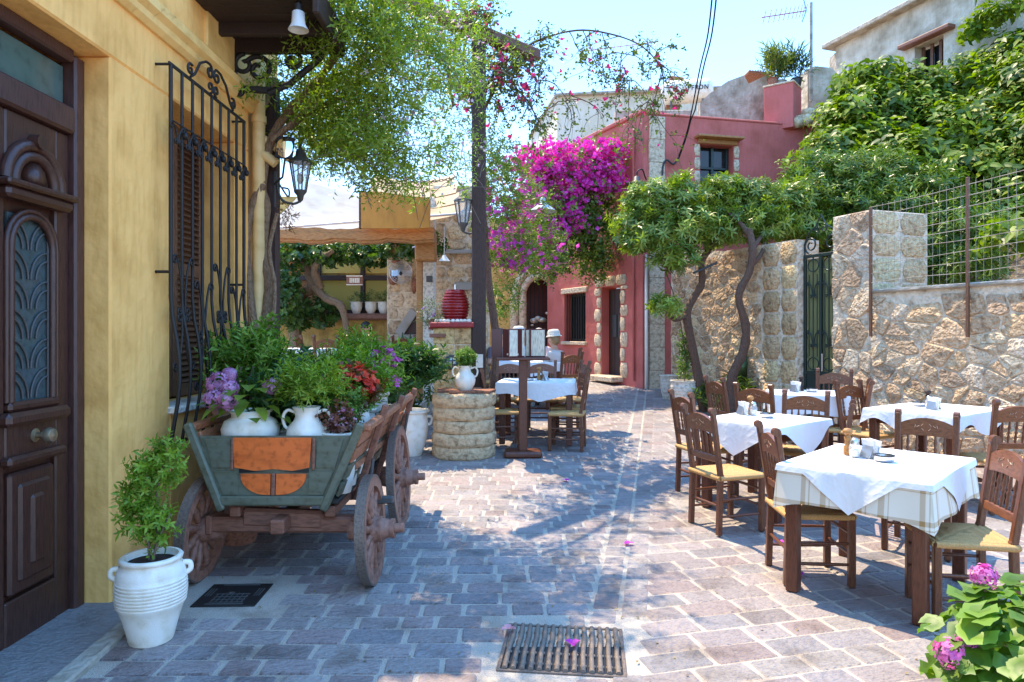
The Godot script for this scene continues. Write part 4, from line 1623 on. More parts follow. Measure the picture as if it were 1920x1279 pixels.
	# antennas
	for e in [[Vector3(6.837, 6.889, -15.6), Vector3(6.837, 9.144, -15.6), Vector3(6.728, 8.961, -15.6), Vector3(5.704, 8.803, -15.6), "thin roof mast carrying a red yagi television antenna", 11], [Vector3(4.348, 8.556, -21), Vector3(4.151, 10.689, -21), Vector3(4.512, 10.558, -21), Vector3(2.166, 10.262, -21), "faint television antenna seen through the bare twigs", 14]]:
		h = thing("antenna", e[4], "antenna")
		b = MB.new()
		b.tube([e[0], e[1]], 0.035 if e[5] == 11 else 0.012, 8)
		part(h, "mast", b, M.cement)
		b = MB.new()
		b.k = Color(0.5, 0.12, 0.1)
		b.tube([e[2], e[3]], 0.014, 6)
		for i in e[5]:
			var p = e[2].lerp(e[3], pow((i + 0.5) / e[5], 1.4))
			b.tube([p + pt(0.02, 0.13, 0.05), p - pt(0.02, 0.13, 0.05)], 0.008, 5)
		part(h, "boom", b, M.plain)
		if e[5] == 11:
			b = MB.new()
			b.k = Color(0.25, 0.4, 0.55)
			b.tube([e[2], e[2] + pt(-0.12, 0.28, 0.1)], 0.014, 5)
			b.tube([e[2], e[2] + pt(-0.14, -0.3, 0.1)], 0.014, 5)
			part(h, "reflector", b, M.plain)
	# water tank
	h = thing("water_tank", "white cylindrical rooftop water tank with black lettering", "tank", Vector3(5.125, 8.662, -20), -12)
	b = MB.new()
	b.x = Transform3D(Basis(Vector3.BACK, PI / 2), Vector3.ZERO)
	b.lathe([Vector2(0, -0.75), Vector2(0.2, -0.72), Vector2(0.32, -0.62), Vector2(0.34, -0.5), Vector2(0.34, 0.5), Vector2(0.32, 0.62), Vector2(0.2, 0.72), Vector2(0, 0.75)], 24)
	part(h, "drum", b, M.jug_white)
	var tm = TextMesh.new()
	tm.text = "FFRON"
	tm.font_size = 26
	tm.pixel_size = 0.007
	tm.depth = 0.012
	tm.material = M.black
	inst(h, "lettering", tm, Transform3D(Basis(), pt(0.3, 0.0, 0.345)))
	b = MB.new()
	for x in [-0.45, 0.45]: b.bar(pt(x, -0.6, 0), pt(x, -0.3, 0), 0.06, 0.4)
	part(h, "stand", b, M.iron_lit)
	h = thing("rusty_flue", "short rusty brick flue beside the white water tank", "chimney")
	b = MB.new()
	b.bar(Vector3(4.805, 8.311, -20.5), Vector3(4.933, 9.255, -20.5), 0.42, 0.3, Vector3.RIGHT, 0.03)
	part(h, "stack", b, M.terracotta)


# ---------- garden walls on the east ----------
func garden_walls() -> void:
	var xw = Vector3(0.342, 0, 0.940)
	var F = Transform3D(Basis(xw, Vector3.UP, xw.cross(Vector3.UP)), Vector3(3.08, 0, -13.2))
	var tan = [Color(0.90, 0.76, 0.60), Color(0.78, 0.64, 0.50), Color(1.0, 0.86, 0.68), Color(0.70, 0.58, 0.46)]
	var pale = [Color(1.0, 0.92, 0.82), Color(0.86, 0.74, 0.62), Color(1.12, 1.06, 0.96), Color(0.76, 0.66, 0.58), Color(1.02, 0.88, 0.70), Color(1.05, 1.0, 0.92)]
	# far stretch behind the twin trunks
	var h = thing("rubble_wall", "tall tan rubble wall behind the two crooked trunks", "wall", F.origin, 0)
	h.transform = F
	var b = MB.new()
	b.prism(PackedVector2Array([Vector2(0, 0), Vector2(3.32, 0), Vector2(3.32, 2.98), Vector2(1.6, 3.0), Vector2(0, 3.22)]), -0.4, 0.0)
	part(h, "core", b, M.mortar)
	var base = func(s): return gy(-(13.2 - 0.94 * s)) - 0.1
	rubble(h, 0.0, 2.55, base, 2.95, 0.175, tan, 0.009, 0.010, 1.3)
	stones(h, 2.56, 3.32, base, 2.98, 0.36, 0.38, 0.42, [Color(1.0, 0.86, 0.62), Color(1.05, 0.9, 0.68), Color(0.9, 0.76, 0.54)], 0.012, 0.004, 0.015, 9.0)
	# gate
	var g = thing("iron_gate", "dark green wrought iron gate with scrolled top between stone pillars", "gate")
	g.transform = F * Transform3D(Basis(), pt(3.33, 0, -0.12))
	var W = 0.64
	var y0 = 0.27
	b = MB.new()
	for x in [0.02, W - 0.02, W * 0.5]: b.box(pt(x, 1.5, 0), pt(0.04, 2.5, 0.04), 0.004)
	for y in [0.32, 1.02, 2.72]: b.box(pt(W * 0.5, y, 0), pt(W, 0.045, 0.042), 0.004)
	part(g, "frame", b, M.gate_green)
	for s in 2:
		b = MB.new()
		b.box(pt(W * (0.27 + 0.46 * s), 0.67, -0.005), pt(0.26, 0.66, 0.02), 0.004)
		part(g, "lower_panel", b, M.gate_green)
		b = MB.new()
		var c = W * (0.27 + 0.46 * s)
		b.tube([pt(c, 1.04, 0), pt(c, 2.7, 0)], 0.010, 6)
		for dx in [-0.075, 0.075]: b.tube([pt(c + dx, 1.25, 0), pt(c + dx, 2.45, 0)], 0.008, 6)
		for sg in [-1.0, 1.0]:
			iron2(b, s_scroll(Vector2(c + sg * 0.075, 1.62), Vector2(c + sg * 0.02, 1.42), 0.03, sg), 0.008)
			iron2(b, s_scroll(Vector2(c + sg * 0.075, 2.33), Vector2(c + sg * 0.02, 2.14), 0.03, sg), 0.008)
		for y in [1.15, 2.58]:
			var q = []
			for j in 17: q.append(Vector2(c + cos(TAU * j / 16) * 0.1, y + sin(TAU * j / 16) * 0.09))
			iron2(b, q, 0.009)
		part(g, "scrollwork", b, M.gate_green)
	b = MB.new()
	for sg in [-1.0, 1.0]:
		var cx = W * 0.5
		iron2(b, spiral(Vector2(cx + sg * 0.19, 2.88), 0.13, -PI / 2, 1.6, sg, 26), 0.013)
		iron2(b, [Vector2(cx + sg * 0.31, 2.74), Vector2(cx + sg * 0.32, 2.9), Vector2(cx + sg * 0.24, 3.06), Vector2(cx + sg * 0.1, 3.14), Vector2(cx, 3.3)], 0.012)
		iron2(b, spiral(Vector2(cx + sg * 0.06, 3.1), 0.06, PI / 2, 1.3, -sg), 0.010)
	part(g, "crest", b, M.gate_green)
	b = MB.new()
	b.k = Color(0.26, 0.25, 0.09)
	b.box(pt(W * 0.5, 1.86, -0.035), pt(W - 0.06, 1.64, 0.006), 0)
	part(g, "yellow_pane", b, M.plain)
	b = MB.new()
	b.tube([pt(W * 0.5 + 0.05, 1.05, 0.03), pt(W * 0.5 + 0.05, 1.3, 0.03)], 0.012, 6)
	part(g, "handle", b, M.steel)
	# near pillar
	h = thing("gate_pillar", "massive weathered stone gate pillar with pale block return", "pillar")
	h.transform = F
	b = MB.new()
	b.box(pt(4.30, 1.6, -0.505), pt(0.64, 3.2, 1.0), 0.008)
	part(h, "core", b, M.mortar)
	rubble(h, 3.98, 4.62, base, 3.2, 0.26, pale, 0.008, 0.012, 1.15)
	var side = hub(h, "return_face", Transform3D(Basis(Vector3.UP, PI / 2), pt(4.62, 0, 0)))
	stones(side, 0.0, 1.0, func(_x): return 2.1, 3.2, 0.28, 0.45, 0.55, [Color(1.0, 0.9, 0.7), Color(0.92, 0.82, 0.62)], 0.008, 0.003, 0.01, 10.0)
	# near stretch
	h = thing("rubble_wall", "low golden rubble wall with wire fence beside the dining tables", "wall")
	h.transform = F
	b = MB.new()
	b.prism(PackedVector2Array([Vector2(4.62, 0), Vector2(8.4, 0), Vector2(8.4, 2.13), Vector2(4.62, 2.12)]), -0.42, 0.0)
	part(h, "core", b, M.mortar)
	rubble(h, 4.63, 7.6, base, 2.06, 0.2, pale, 0.011, 0.013, 1.4)
	b = MB.new()
	b.box(pt(6.5, 2.135, -0.19), pt(3.78, 0.05, 0.47), 0.02)
	part(h, "cement_cap", b, M.cement)
	# wire fence
	h = thing("wire_fence", "rusty posted wire mesh fence on top of the rubble wall", "fence")
	h.transform = F
	for e in [[4.66, 1.55, 3.22], [5.95, 1.55, 3.33], [7.3, 1.55, 3.45]]:
		b = MB.new()
		b.box(pt(e[0], (e[1] + e[2]) * 0.5, 0.05), pt(0.032, e[2] - e[1], 0.032), 0.003)
		part(h, "post", b, M.shutter)
	for i in 9:
		b = MB.new()
		var y = 2.24 + i * 0.122
		b.tube(smooth_path([pt(4.66, y, 0.06), pt(5.3, y + 0.03 - 0.012 * (i % 3), 0.05), pt(5.95, y + 0.03, 0.06), pt(6.6, y + 0.06, 0.05), pt(7.3, y + 0.08, 0.06)], 3), 0.0042, 5)
		part(h, "line_wire", b, M.cement)
	for i in 30:
		b = MB.new()
		var x = 4.75 + i * 0.086
		b.tube([pt(x, 2.17, 0.045), pt(x, 3.24 + 0.04 * (x - 4.66), 0.045)], 0.0018, 4)
		part(h, "upright_wire", b, M.cement)
	# wooden shed in the garden
	h = thing("garden_shed", "dark wooden shed with orange boards behind the wire fence", "shed")
	h.transform = F * Transform3D(Basis(), pt(5.7, 0, -2.2))
	for i in 14:
		b = MB.new()
		b.k = Color(1.3, 0.8, 0.5) if i % 3 != 0 else Color(0.5, 0.4, 0.4)
		b.box(pt(0.1 + i * 0.2, 1.6, 0), pt(0.19, 2.7, 0.05), 0.005)
		part(h, "board", b, M.cart_plank)
	b = MB.new()
	b.box(pt(1.4, 3.0, 0.2), pt(3.2, 0.14, 0.9), 0.01)
	part(h, "roof", b, M.balcony_wood)


# ---------- posts and beam of the pergola, lanterns ----------
func lantern(called: String, label: String, at: Vector3, s: float, side: float) -> void:
	var l = thing(called, label, "lantern", at)
	l.scale = Vector3.ONE * s
	var b = MB.new()
	b.lathe([Vector2(0.0, 0.62), Vector2(0.012, 0.6), Vector2(0.02, 0.55), Vector2(0.05, 0.53), Vector2(0.06, 0.47), Vector2(0.13, 0.42), Vector2(0.135, 0.40), Vector2(0.0, 0.39)], 6)
	part(l, "roof", b, M.iron_lit)
	b = MB.new()
	b.lathe([Vector2(0.118, 0.40), Vector2(0.065, 0.08)], 6)
	part(l, "pane", b, M.lamp_glass)
	b = MB.new()
	for i in 6:
		var a = TAU * i / 6
		b.tube([pt(cos(a) * 0.12, 0.40, sin(a) * 0.12), pt(cos(a) * 0.066, 0.08, sin(a) * 0.066)], 0.008, 5)
	b.lathe([Vector2(0, 0.09), Vector2(0.072, 0.09), Vector2(0.072, 0.07), Vector2(0.04, 0.03), Vector2(0.03, -0.02), Vector2(0, -0.05)], 6)
	part(l, "cage", b, M.iron_lit)
	b = MB.new()
	b.ball(pt(0, 0.22, 0), pt(0.04, 0.06, 0.04), 10)
	part(l, "bulb", b, M.lamp_white)
	b = MB.new()
	b.tube(smooth_path([pt(0, -0.03, 0), pt(side * 0.08, -0.06, 0), pt(side * 0.2, -0.02, 0), pt(side * 0.25, 0.1, 0), pt(side * 0.27, 0.3, 0)]), 0.014, 6)
	b.tube(smooth_path([pt(side * 0.26, 0.2, 0), pt(side * 0.14, 0.02, 0), pt(side * 0.13, 0.1, 0), pt(side * 0.2, 0.12, 0)]), 0.010, 6)
	b.box(pt(side * 0.28, 0.1, 0), pt(0.02, 0.4, 0.05), 0.004)
	part(l, "bracket", b, M.iron_lit)


func pergola() -> void:
	var p = thing("pergola_post", "slim dark wooden post at the corner of the yellow house behind the vine trunk", "post", pt(-2.215, 0, -6.3))
	var b = MB.new()
	b.box(pt(0, 1.97, 0), pt(0.115, 3.94, 0.115), 0.008)
	part(p, "post", b, M.post_wood)
	p = thing("pergola_post", "tall dark wooden post with crossbeam standing behind the round stone well", "post", pt(-0.424, 0, -8.75))
	b = MB.new()
	b.box(pt(0, 2.7, 0), pt(0.175, 5.24, 0.175), 0.012)
	part(p, "post", b, M.post_wood)
	b = MB.new()
	b.x = Transform3D(Basis(), -pt(-0.424, 0, -8.75))
	b.bar(pt(-1.5, 5.42, -7.62), pt(0.34, 5.42, -9.44), 0.15, 0.19, Vector3.UP, 0.02)
	part(p, "crossbeam", b, M.beam_wood)
	b = MB.new()
	b.box(Vector3(-0.412, 1.242, -8.64) + pt(0.424, 0, 8.75), pt(0.09, 0.17, 0.006), 0.001)
	part(p, "paper_notice", b, M.jug_white)
	lantern("lantern", "grey iron lantern with glass panes on the slim post by the vine trunk", Vector3(-1.938, 2.83, -6.25), 0.82, -1.0)
	lantern("lantern", "small iron lantern on curled bracket at the tall post above the red jar", Vector3(-0.625, 2.919, -8.7), 0.9, 1.0)
	var m = thing("traffic_mirror", "small rounded convex mirror with dark rim fixed beside the vine trunk", "mirror", Vector3(-2.014, 3.24, -6.05), 6)
	b = MB.new()
	b.x = xfm(Vector3.ZERO, pt(-4, 0, -6))
	b.box(pt(0, 0, 0), pt(0.155, 0.20, 0.02), 0.03)
	part(m, "rim", b, M.iron)
	b = MB.new()
	b.x = xfm(Vector3.ZERO, pt(-4, 0, -6))
	b.sheet(8, 8, func(u, v): return Vector3((u - 0.5) * 0.138, (v - 0.5) * 0.18, 0.018 - 0.03 * ((u - 0.5) * (u - 0.5) + (v - 0.5) * (v - 0.5))))
	part(m, "glass", b, M.mirror)
	b = MB.new()
	b.tube([pt(0, -0.09, -0.01), pt(-0.03, -0.25, -0.05), pt(-0.12, -0.3, -0.12)], 0.01, 6)
	part(m, "stem", b, M.iron)
	var g = thing("dried_bunch", "reddish bunch of dried herbs hanging under the lantern", "dried herbs", Vector3(-2.072, 2.678, -6.3))
	var xs = scatter([[pt(0, 0, 0), pt(0.05, 0.10, 0.05)], [pt(0, 0.09, 0), pt(0.025, 0.06, 0.025)]], 60, 0.5, 0.8, 0.2, -0.6)
	foliage(g, "leaves", sprig(6, 0.08, 0.05, 0.014, 25).mesh(M.leaf), xs, tints(Color(0.30, 0.10, 0.04), Color(0.42, 0.20, 0.10)))
	# wires
	g = thing("cable_bundle", "twin black power cables running down to the red house wall", "cable")
	b = MB.new()
	for o in [0.0, 0.06]: b.tube(smooth_path([Vector3(2.672, 6.409, -9), Vector3(3.019, 6.227, -10.5), Vector3(3.3, 6.231, -12), Vector3(3.455, 5.62, -13.4), Vector3(3.415, 5.169, -14.1)], 6).map(func(q): return q + pt(o * (1.0 if q.z > -13 else 0.3), 0, 0)), 0.013, 5)
	b.tube(smooth_path([Vector3(3.415, 5.169, -14.1), Vector3(3.322, 5.076, -14.08), Vector3(3.183, 5.156, -14.05), Vector3(3.102, 5.02, -14.03), Vector3(3.091, 4.823, -14.03)], 4), 0.02, 5)
	part(g, "cable", b, M.black)


# ---------- climbers over the lane ----------
func lump(c: Vector3, rx: float, ry: float, rz := -1.0) -> Array:
	return [c, Vector3(rx, ry, rx if rz < 0 else rz)]


func flower_mesh(n: int, l: float, w: float, open := 40.0) -> MB:
	var b = MB.new()
	for i in n:
		b.k = Color.WHITE * rr(0.85, 1.1)
		b.leaf(Transform3D(Basis(Vector3.UP, TAU * i / n) * Basis(Vector3.RIGHT, deg_to_rad(-open)), Vector3.ZERO), l, w, 0.1, 0.2, true)
	return b


func twigs(b: MB, from: Vector3, dir: Vector3, len: float, r: float, depth: int, tips: Array, droop := 0.15) -> void:
	var p = [from]
	var d = dir.normalized()
	var m = 5
	for i in m:
		d = (d + Vector3(R.randfn(), R.randfn(), R.randfn()) * 0.22 + Vector3.DOWN * droop * 0.3).normalized()
		p.append(p[-1] + d * len / m)
	b.tube(p, taper(m + 1, r, r * 0.45), 5, false)
	for i in range(1, m + 1): tips.append([p[i], d])
	if depth > 0:
		for i in 3:
			var k = R.randi_range(1, m)
			var nd = (d + Vector3(R.randfn(), R.randfn(), R.randfn()) * 0.8).normalized()
			twigs(b, p[k], nd, len * rr(0.45, 0.75), r * 0.55, depth - 1, tips, droop)


func climbers() -> void:
	# the jasmine on the slim post
	var v = thing("jasmine_vine", "airy green jasmine vine with thick twisted stem climbing from the yellow house across the lane", "vine", pt(-2.2, 0, -6.15))
	var off = -v.position
	var b = MB.new()
	for e in [[[Vector3(-2.297, 0.285, -6.1), Vector3(-2.278, 1.238, -6.1), Vector3(-2.197, 1.729, -6.1), Vector3(-2.175, 2.03, -6.12), Vector3(-2.245, 2.315, -6.14), Vector3(-2.215, 2.705, -6.15), Vector3(-2.249, 2.941, -6.15), Vector3(-2.167, 3.334, -6.15), Vector3(-1.997, 3.573, -6.1), Vector3(-1.655, 3.845, -5.95), Vector3(-1.423, 4.128, -5.8), Vector3(-1.367, 4.468, -5.7)], 0.05, 0.032], [[Vector3(-2.316, 0.295, -6.05), Vector3(-2.288, 1.524, -6.05), Vector3(-2.335, 1.997, -6.05), Vector3(-2.362, 2.52, -6.07), Vector3(-2.287, 2.801, -6.1), Vector3(-2.238, 2.934, -6.12)], 0.042, 0.04], [[Vector3(-2.149, 3.32, -6.1), Vector3(-1.938, 3.533, -6.2), Vector3(-1.55, 3.751, -6.2), Vector3(-1.219, 4.159, -6.5), Vector3(-0.9, 4.772, -7.2), Vector3(-0.512, 5.277, -8.2)], 0.03, 0.016], [[Vector3(-2.238, 2.934, -6.12), Vector3(-2.316, 3.339, -6.15), Vector3(-2.228, 3.702, -6.2), Vector3(-2.131, 3.896, -6.2)], 0.028, 0.02], [[Vector3(-2.132, 3.306, -6.05), Vector3(-1.758, 3.634, -6), Vector3(-1.604, 3.923, -5.9), Vector3(-1.394, 4.178, -5.85), Vector3(-1.337, 4.518, -5.8)], 0.02, 0.016], [[Vector3(-2.08, 2.659, -6.05), Vector3(-2.151, 2.328, -6.05), Vector3(-2.103, 1.997, -6.05), Vector3(-2.136, 1.524, -6.05)], 0.018, 0.02]]:
		var p = smooth_path(e[0], 5)
		b.tube(p, taper(p.size(), e[1], e[2], 0.12), 9)
	var keep = b
	for i in b.v.size(): keep.v[i] += off
	part(v, "stem", keep, M.bark)
	var lumps = []
	for e in [[-1.772, 3.761, -6.3, 0.295, 0.221], [-2.094, 3.689, -6.7, 0.209, 0.147], [-1.625, 3.575, -6.5, 0.355, 0.279], [-1.216, 3.816, -5.984, 0.397, 0.351], [-1.251, 4.165, -5.72, 0.357, 0.268], [-0.963, 4.266, -6.16, 0.433, 0.337], [-1.059, 3.544, -6.16, 0.385, 0.337], [-1.262, 3.185, -5.984, 0.304, 0.187], [-1.7, 3.374, -6.8, 0.266, 0.186], [-0.891, 3.897, -6.336, 0.322, 0.396], [-0.731, 4.651, -6.688, 0.418, 0.314], [-0.954, 3.276, -6.424, 0.376, 0.226], [-0.653, 3.88, -7.6, 0.327, 0.416], [-0.499, 4.617, -7.98, 0.281, 0.561], [-0.383, 3.668, -8.17, 0.319, 0.383], [-1.107, 3.015, -6.16, 0.337, 0.12], [-0.715, 3.162, -7.04, 0.302, 0.165], [-0.653, 4.711, -7.6, 0.356, 0.356], [-0.935, 4.704, -5.984, 0.561, 0.281], [-1.213, 4.433, -5.544, 0.303, 0.217]]:
		lumps.append([pt(e[0], e[1], e[2]) + off, pt(e[3], e[4], 0.36)])
	var sp = sprig(9, 0.20, 0.055, 0.017, 50)
	var dense = []
	var thin = []
	for l in lumps:
		if l[0].x - off.x > -1.08 or l[0].y > 4.5: thin.append(l)
		else: dense.append(l)
	var xs = scatter(dense, 1300, 0.7, 1.35, 0.12, -0.2, 1.0)
	xs.append_array(scatter(thin, 250, 0.7, 1.35, 0.12, -0.2, 1.0))
	# leafy strands that arch over and hang
	var sb = MB.new()
	for i in 270:
		var l = dense[R.randi() % dense.size()] if i < 215 else thin[R.randi() % thin.size()]
		var q = l[0] + Vector3(R.randfn(), R.randfn() + 0.4, R.randfn()) * l[1] * 0.5
		var d = Vector3(R.randfn(), rr(-0.2, 0.8), R.randfn()).normalized()
		var line = [q]
		for j in R.randi_range(5, 9):
			d = (d + Vector3(R.randfn() * 0.12, -0.20, R.randfn() * 0.12)).normalized()
			q += d * 0.085
			var wp = q - off
			if wp.y < 3.35 - 0.35 * maxf(0.0, wp.x + 1.5) or (wp.x < -1.72 and wp.y < 3.5 and wp.z > -6.35): break
			line.append(q)
			for kk in 2:
				var y = (d * 0.7 + Vector3(R.randfn(), R.randfn(), R.randfn()) * 0.45).normalized()
				var s2 = y.cross(Vector3(R.randfn(), R.randfn(), R.randfn())).normalized()
				xs.append(Transform3D(Basis(s2, y, s2.cross(y)).scaled_local(Vector3.ONE * rr(0.6, 1.15)), q))
		sb.tube(line, 0.0035, 3, false)
	part(v, "hanging_strands", sb, M.twig)
	foliage(v, "foliage", sp.mesh(M.leaf), xs, tints(Color(0.19, 0.29, 0.03), Color(0.44, 0.54, 0.07), 40))
	b = MB.new()
	for i in 150:
		var l = lumps[R.randi() % lumps.size()]
		var q = l[0] + Vector3(R.randfn(), R.randfn(), R.randfn()) * l[1] * 0.5
		var d = Vector3(R.randfn(), R.randfn() - 0.4, R.randfn()).normalized() * rr(0.2, 0.5)
		b.tube([q, q + d * 0.5 + pt(0, 0.03, 0), q + d], 0.004, 3, false)
	part(v, "runners", b, M.twig)
	xs = scatter(lumps.slice(2), 330, 0.8, 1.2, 0.5, 0.2, 0.8)
	foliage(v, "blossom", flower_mesh(5, 0.028, 0.014).mesh(M.petal), xs, tints(Color(0.75, 0.72, 0.75), Color(0.8, 0.8, 0.75)))
	# bougainvillea on the tall post: bare arching twigs with few leaves
	v = thing("bougainvillea_vine", "sparse bougainvillea with bare arching twigs and a few crimson bracts spreading from the tall post", "vine", pt(-0.3, 0, -9.2))
	off = -v.position
	b = MB.new()
	var tips = []
	for e in [[[Vector3(-0.276, 0.612, -9.3), Vector3(-0.218, 1.484, -9.3), Vector3(-0.304, 2.207, -9.25), Vector3(-0.374, 2.994, -9.2), Vector3(-0.427, 3.69, -9.1), Vector3(-0.506, 4.581, -9)], 0.06, 0.04], [[Vector3(-0.506, 4.581, -9), Vector3(-0.18, 5.151, -9.2), Vector3(0.297, 5.637, -9.5), Vector3(0.919, 5.941, -9.8), Vector3(1.484, 5.967, -10), Vector3(1.933, 5.829, -10.1), Vector3(2.231, 5.537, -10.2), Vector3(2.271, 5.178, -10.2)], 0.018, 0.007], [[Vector3(-0.462, 4.33, -9.1), Vector3(-0.254, 4.899, -9.3), Vector3(0, 5.301, -9.4), Vector3(0.186, 5.489, -9.5)], 0.022, 0.01], [[Vector3(0.186, 5.415, -9.5), Vector3(0, 5.118, -9.5), Vector3(0.225, 4.855, -9.6), Vector3(0.379, 4.586, -9.7)], 0.016, 0.008], [[Vector3(-0.756, 4.515, -8.8), Vector3(-0.816, 4.958, -8.7), Vector3(-0.672, 5.389, -8.6), Vector3(-0.403, 5.725, -8.6)], 0.02, 0.01], [[Vector3(-0.492, 4.511, -9), Vector3(-0.626, 5.035, -8.9), Vector3(-0.556, 5.522, -8.9), Vector3(-0.211, 5.847, -9)], 0.018, 0.01]]:
		var p = smooth_path(e[0], 6)
		b.tube(p, taper(p.size(), e[1], e[2], 0.08), 7)
		if e[1] < 0.05:
			for i in range(2, p.size(), 1):
				if R.randf() < 0.62:
					twigs(b, p[i], Vector3(R.randfn(), R.randfn() + 0.1, R.randfn() * 0.7), rr(0.3, 0.7), 0.008, 1, tips, 0.6)
	for e in [Vector3(0.379, 5.192, -9.7), Vector3(1.736, 5.34, -10.1), Vector3(2.032, 5.058, -10.2), Vector3(2.231, 5.616, -10.2), Vector3(0.766, 4.923, -9.8), Vector3(1.602, 5.694, -10)]:
		for i in 4: twigs(b, e, Vector3(R.randfn(), R.randfn() - 0.7, R.randfn() * 0.7), rr(0.4, 0.8), 0.008, 1, tips, 1.0)
	for i in b.v.size(): b.v[i] += off
	part(v, "stem", b, M.bark_dark)
	xs = []
	var fx = []
	for t in tips:
		for j in (1 if t[0].x > 0.1 else 2):
			var p = t[0] + Vector3(R.randfn(), R.randfn(), R.randfn()) * 0.05 + off
			var f = Transform3D(Basis.from_euler(Vector3(rr(-1, 1), rr(0, TAU), rr(-1, 1))).scaled(Vector3.ONE * rr(0.7, 1.25)), p)
			if R.randf() < 0.055 or (t[0].x < 0.0 and R.randf() < 0.08): fx.append(f)
			else: xs.append(f)
	foliage(v, "foliage", sprig(3, 0.05, 0.05, 0.034, 60, true).mesh(M.leaf), xs, tints(Color(0.07, 0.11, 0.03), Color(0.20, 0.22, 0.07), 40))
	foliage(v, "bracts", flower_mesh(3, 0.055, 0.05).mesh(M.petal), fx, tints(Color(0.55, 0.03, 0.10), Color(0.75, 0.06, 0.25)))
	# leafy skirt hanging from the post with pink bracts
	lumps = []
	for e in [[-0.075, 3.655, -9.6, 0.337, 0.45], [-0.22, 3.025, -9.4, 0.257, 0.441], [0.193, 3.333, -9.9, 0.425, 0.464], [0.398, 2.827, -10.2, 0.478, 0.319], [0, 2.691, -9.7, 0.341, 0.227], [-0.216, 3.929, -9.2, 0.287, 0.359], [-0.112, 2.08, -9.6, 0.188, 0.263]]:
		lumps.append([pt(e[0], e[1], e[2]) + off, pt(e[3], e[4], 0.375)])
	foliage(v, "foliage", sprig(8, 0.16, 0.055, 0.024, 55).mesh(M.leaf), scatter(lumps, 1300, 0.7, 1.2, 0.3, -0.1, 1.0), tints(Color(0.14, 0.22, 0.03), Color(0.34, 0.42, 0.07), 40))
	foliage(v, "bracts", flower_mesh(3, 0.06, 0.055).mesh(M.petal), scatter([lumps[1], lumps[2], lumps[3], lumps[4], lumps[4], lumps[0]], 230, 0.8, 1.4, 0.7, 0.0, 0.9), tints(Color(0.62, 0.05, 0.38), Color(0.88, 0.18, 0.60)))
	# the magenta one on the red house
	v = thing("magenta_bougainvillea", "dense bougainvillea covered in vivid magenta bracts hanging on the red house", "vine", Vector3(1.597, 3.014, -14.6))
	off = -v.position
	var green = []
	var pink = []
	for e in [[1.597, 4.155, -14.6, 0.627, 0.684], [1.117, 3.767, -14.3, 0.67, 0.559], [1.825, 3.585, -14.6, 0.456, 0.513], [1.483, 4.725, -14.6, 0.684, 0.57], [0.652, 4.033, -13.9, 0.543, 0.543], [0.755, 3.153, -13.8, 0.377, 0.431], [1.734, 3.092, -14.8, 0.405, 0.289]]:
		green.append([pt(e[0], e[1], e[2]) + off, pt(e[3], e[4], 0.45)])
	for e in [[0.755, 5.093, -13.8, 0.485, 0.345], [1.322, 5.059, -14.1, 0.551, 0.386], [1.913, 5.357, -14.4, 0.472, 0.27], [2.081, 4.964, -14.4, 0.315, 0.337], [1.086, 4.63, -13.9, 0.434, 0.271], [1.664, 4.751, -14.2, 0.444, 0.277], [0.584, 4.83, -13.6, 0.297, 0.276], [1.078, 4.177, -13.8, 0.302, 0.302], [1.186, 3.907, -13.8, 0.237, 0.237], [2.138, 5.47, -14.4, 0.247, 0.135], [0.422, 4.49, -13.5, 0.264, 0.211], [0.254, 3.875, -13, 0.223, 0.223], [0.89, 3.526, -13.4, 0.209, 0.188], [-0.047, 3.184, -12, 0.206, 0.206], [0.316, 5.017, -13.5, 0.274, 0.211]]:
		pink.append([pt(e[0], e[1], e[2]) + off, pt(e[3], e[4], 0.33)])
	b = MB.new()
	for e in [[Vector3(2.241, 3.889, -15.1), Vector3(1.979, 3.975, -14.9), Vector3(1.792, 4.19, -14.8), Vector3(1.473, 4.591, -14.5)], [Vector3(1.792, 3.612, -14.8), Vector3(1.117, 4.214, -14.3), Vector3(0.652, 4.575, -13.9)]]:
		var p = smooth_path(e, 5)
		b.tube(p, taper(p.size(), 0.05, 0.02, 0.1), 7)
	for i in b.v.size(): b.v[i] += off
	part(v, "stem", b, M.bark_dark)
	foliage(v, "foliage", sprig(8, 0.22, 0.09, 0.05, 58).mesh(M.leaf), scatter(green, 1500, 0.8, 1.3, 0.3, 0.0, 0.9), tints(Color(0.08, 0.14, 0.02), Color(0.24, 0.32, 0.05), 40))
	for l in pink: l[1] *= Vector3(1.15, 1.25, 1.0)
	foliage(v, "foliage", sprig(6, 0.2, 0.08, 0.045, 58).mesh(M.leaf), scatter(pink, 420, 0.8, 1.3, 0.1, 0.0, 0.9), tints(Color(0.10, 0.18, 0.03), Color(0.28, 0.36, 0.06), 40))
	foliage(v, "bracts", flower_mesh(3, 0.075, 0.07, 55).mesh(M.petal), scatter(pink, 2700, 0.7, 1.35, 0.3, 0.2, 1.0), tints(Color(0.68, 0.02, 0.36), Color(1.0, 0.13, 0.62), 40))
	foliage(v, "scattered_bracts", flower_mesh(4, 0.07, 0.06).mesh(M.petal), scatter([green[1], green[4], green[5], green[1], green[3]], 330, 0.8, 1.3, 0.8, 0.0, 0.9), tints(Color(0.62, 0.03, 0.38), Color(0.88, 0.14, 0.60)))


# ---------- trees and shrubs on the east ----------
func crown_lumps(list: Array, thick: float, off: Vector3) -> Array:
	var out = []
	for e in list:
		out.append([pt(e[0], e[1], e[2]) + off, pt(e[3], e[4], thick)])
	return out


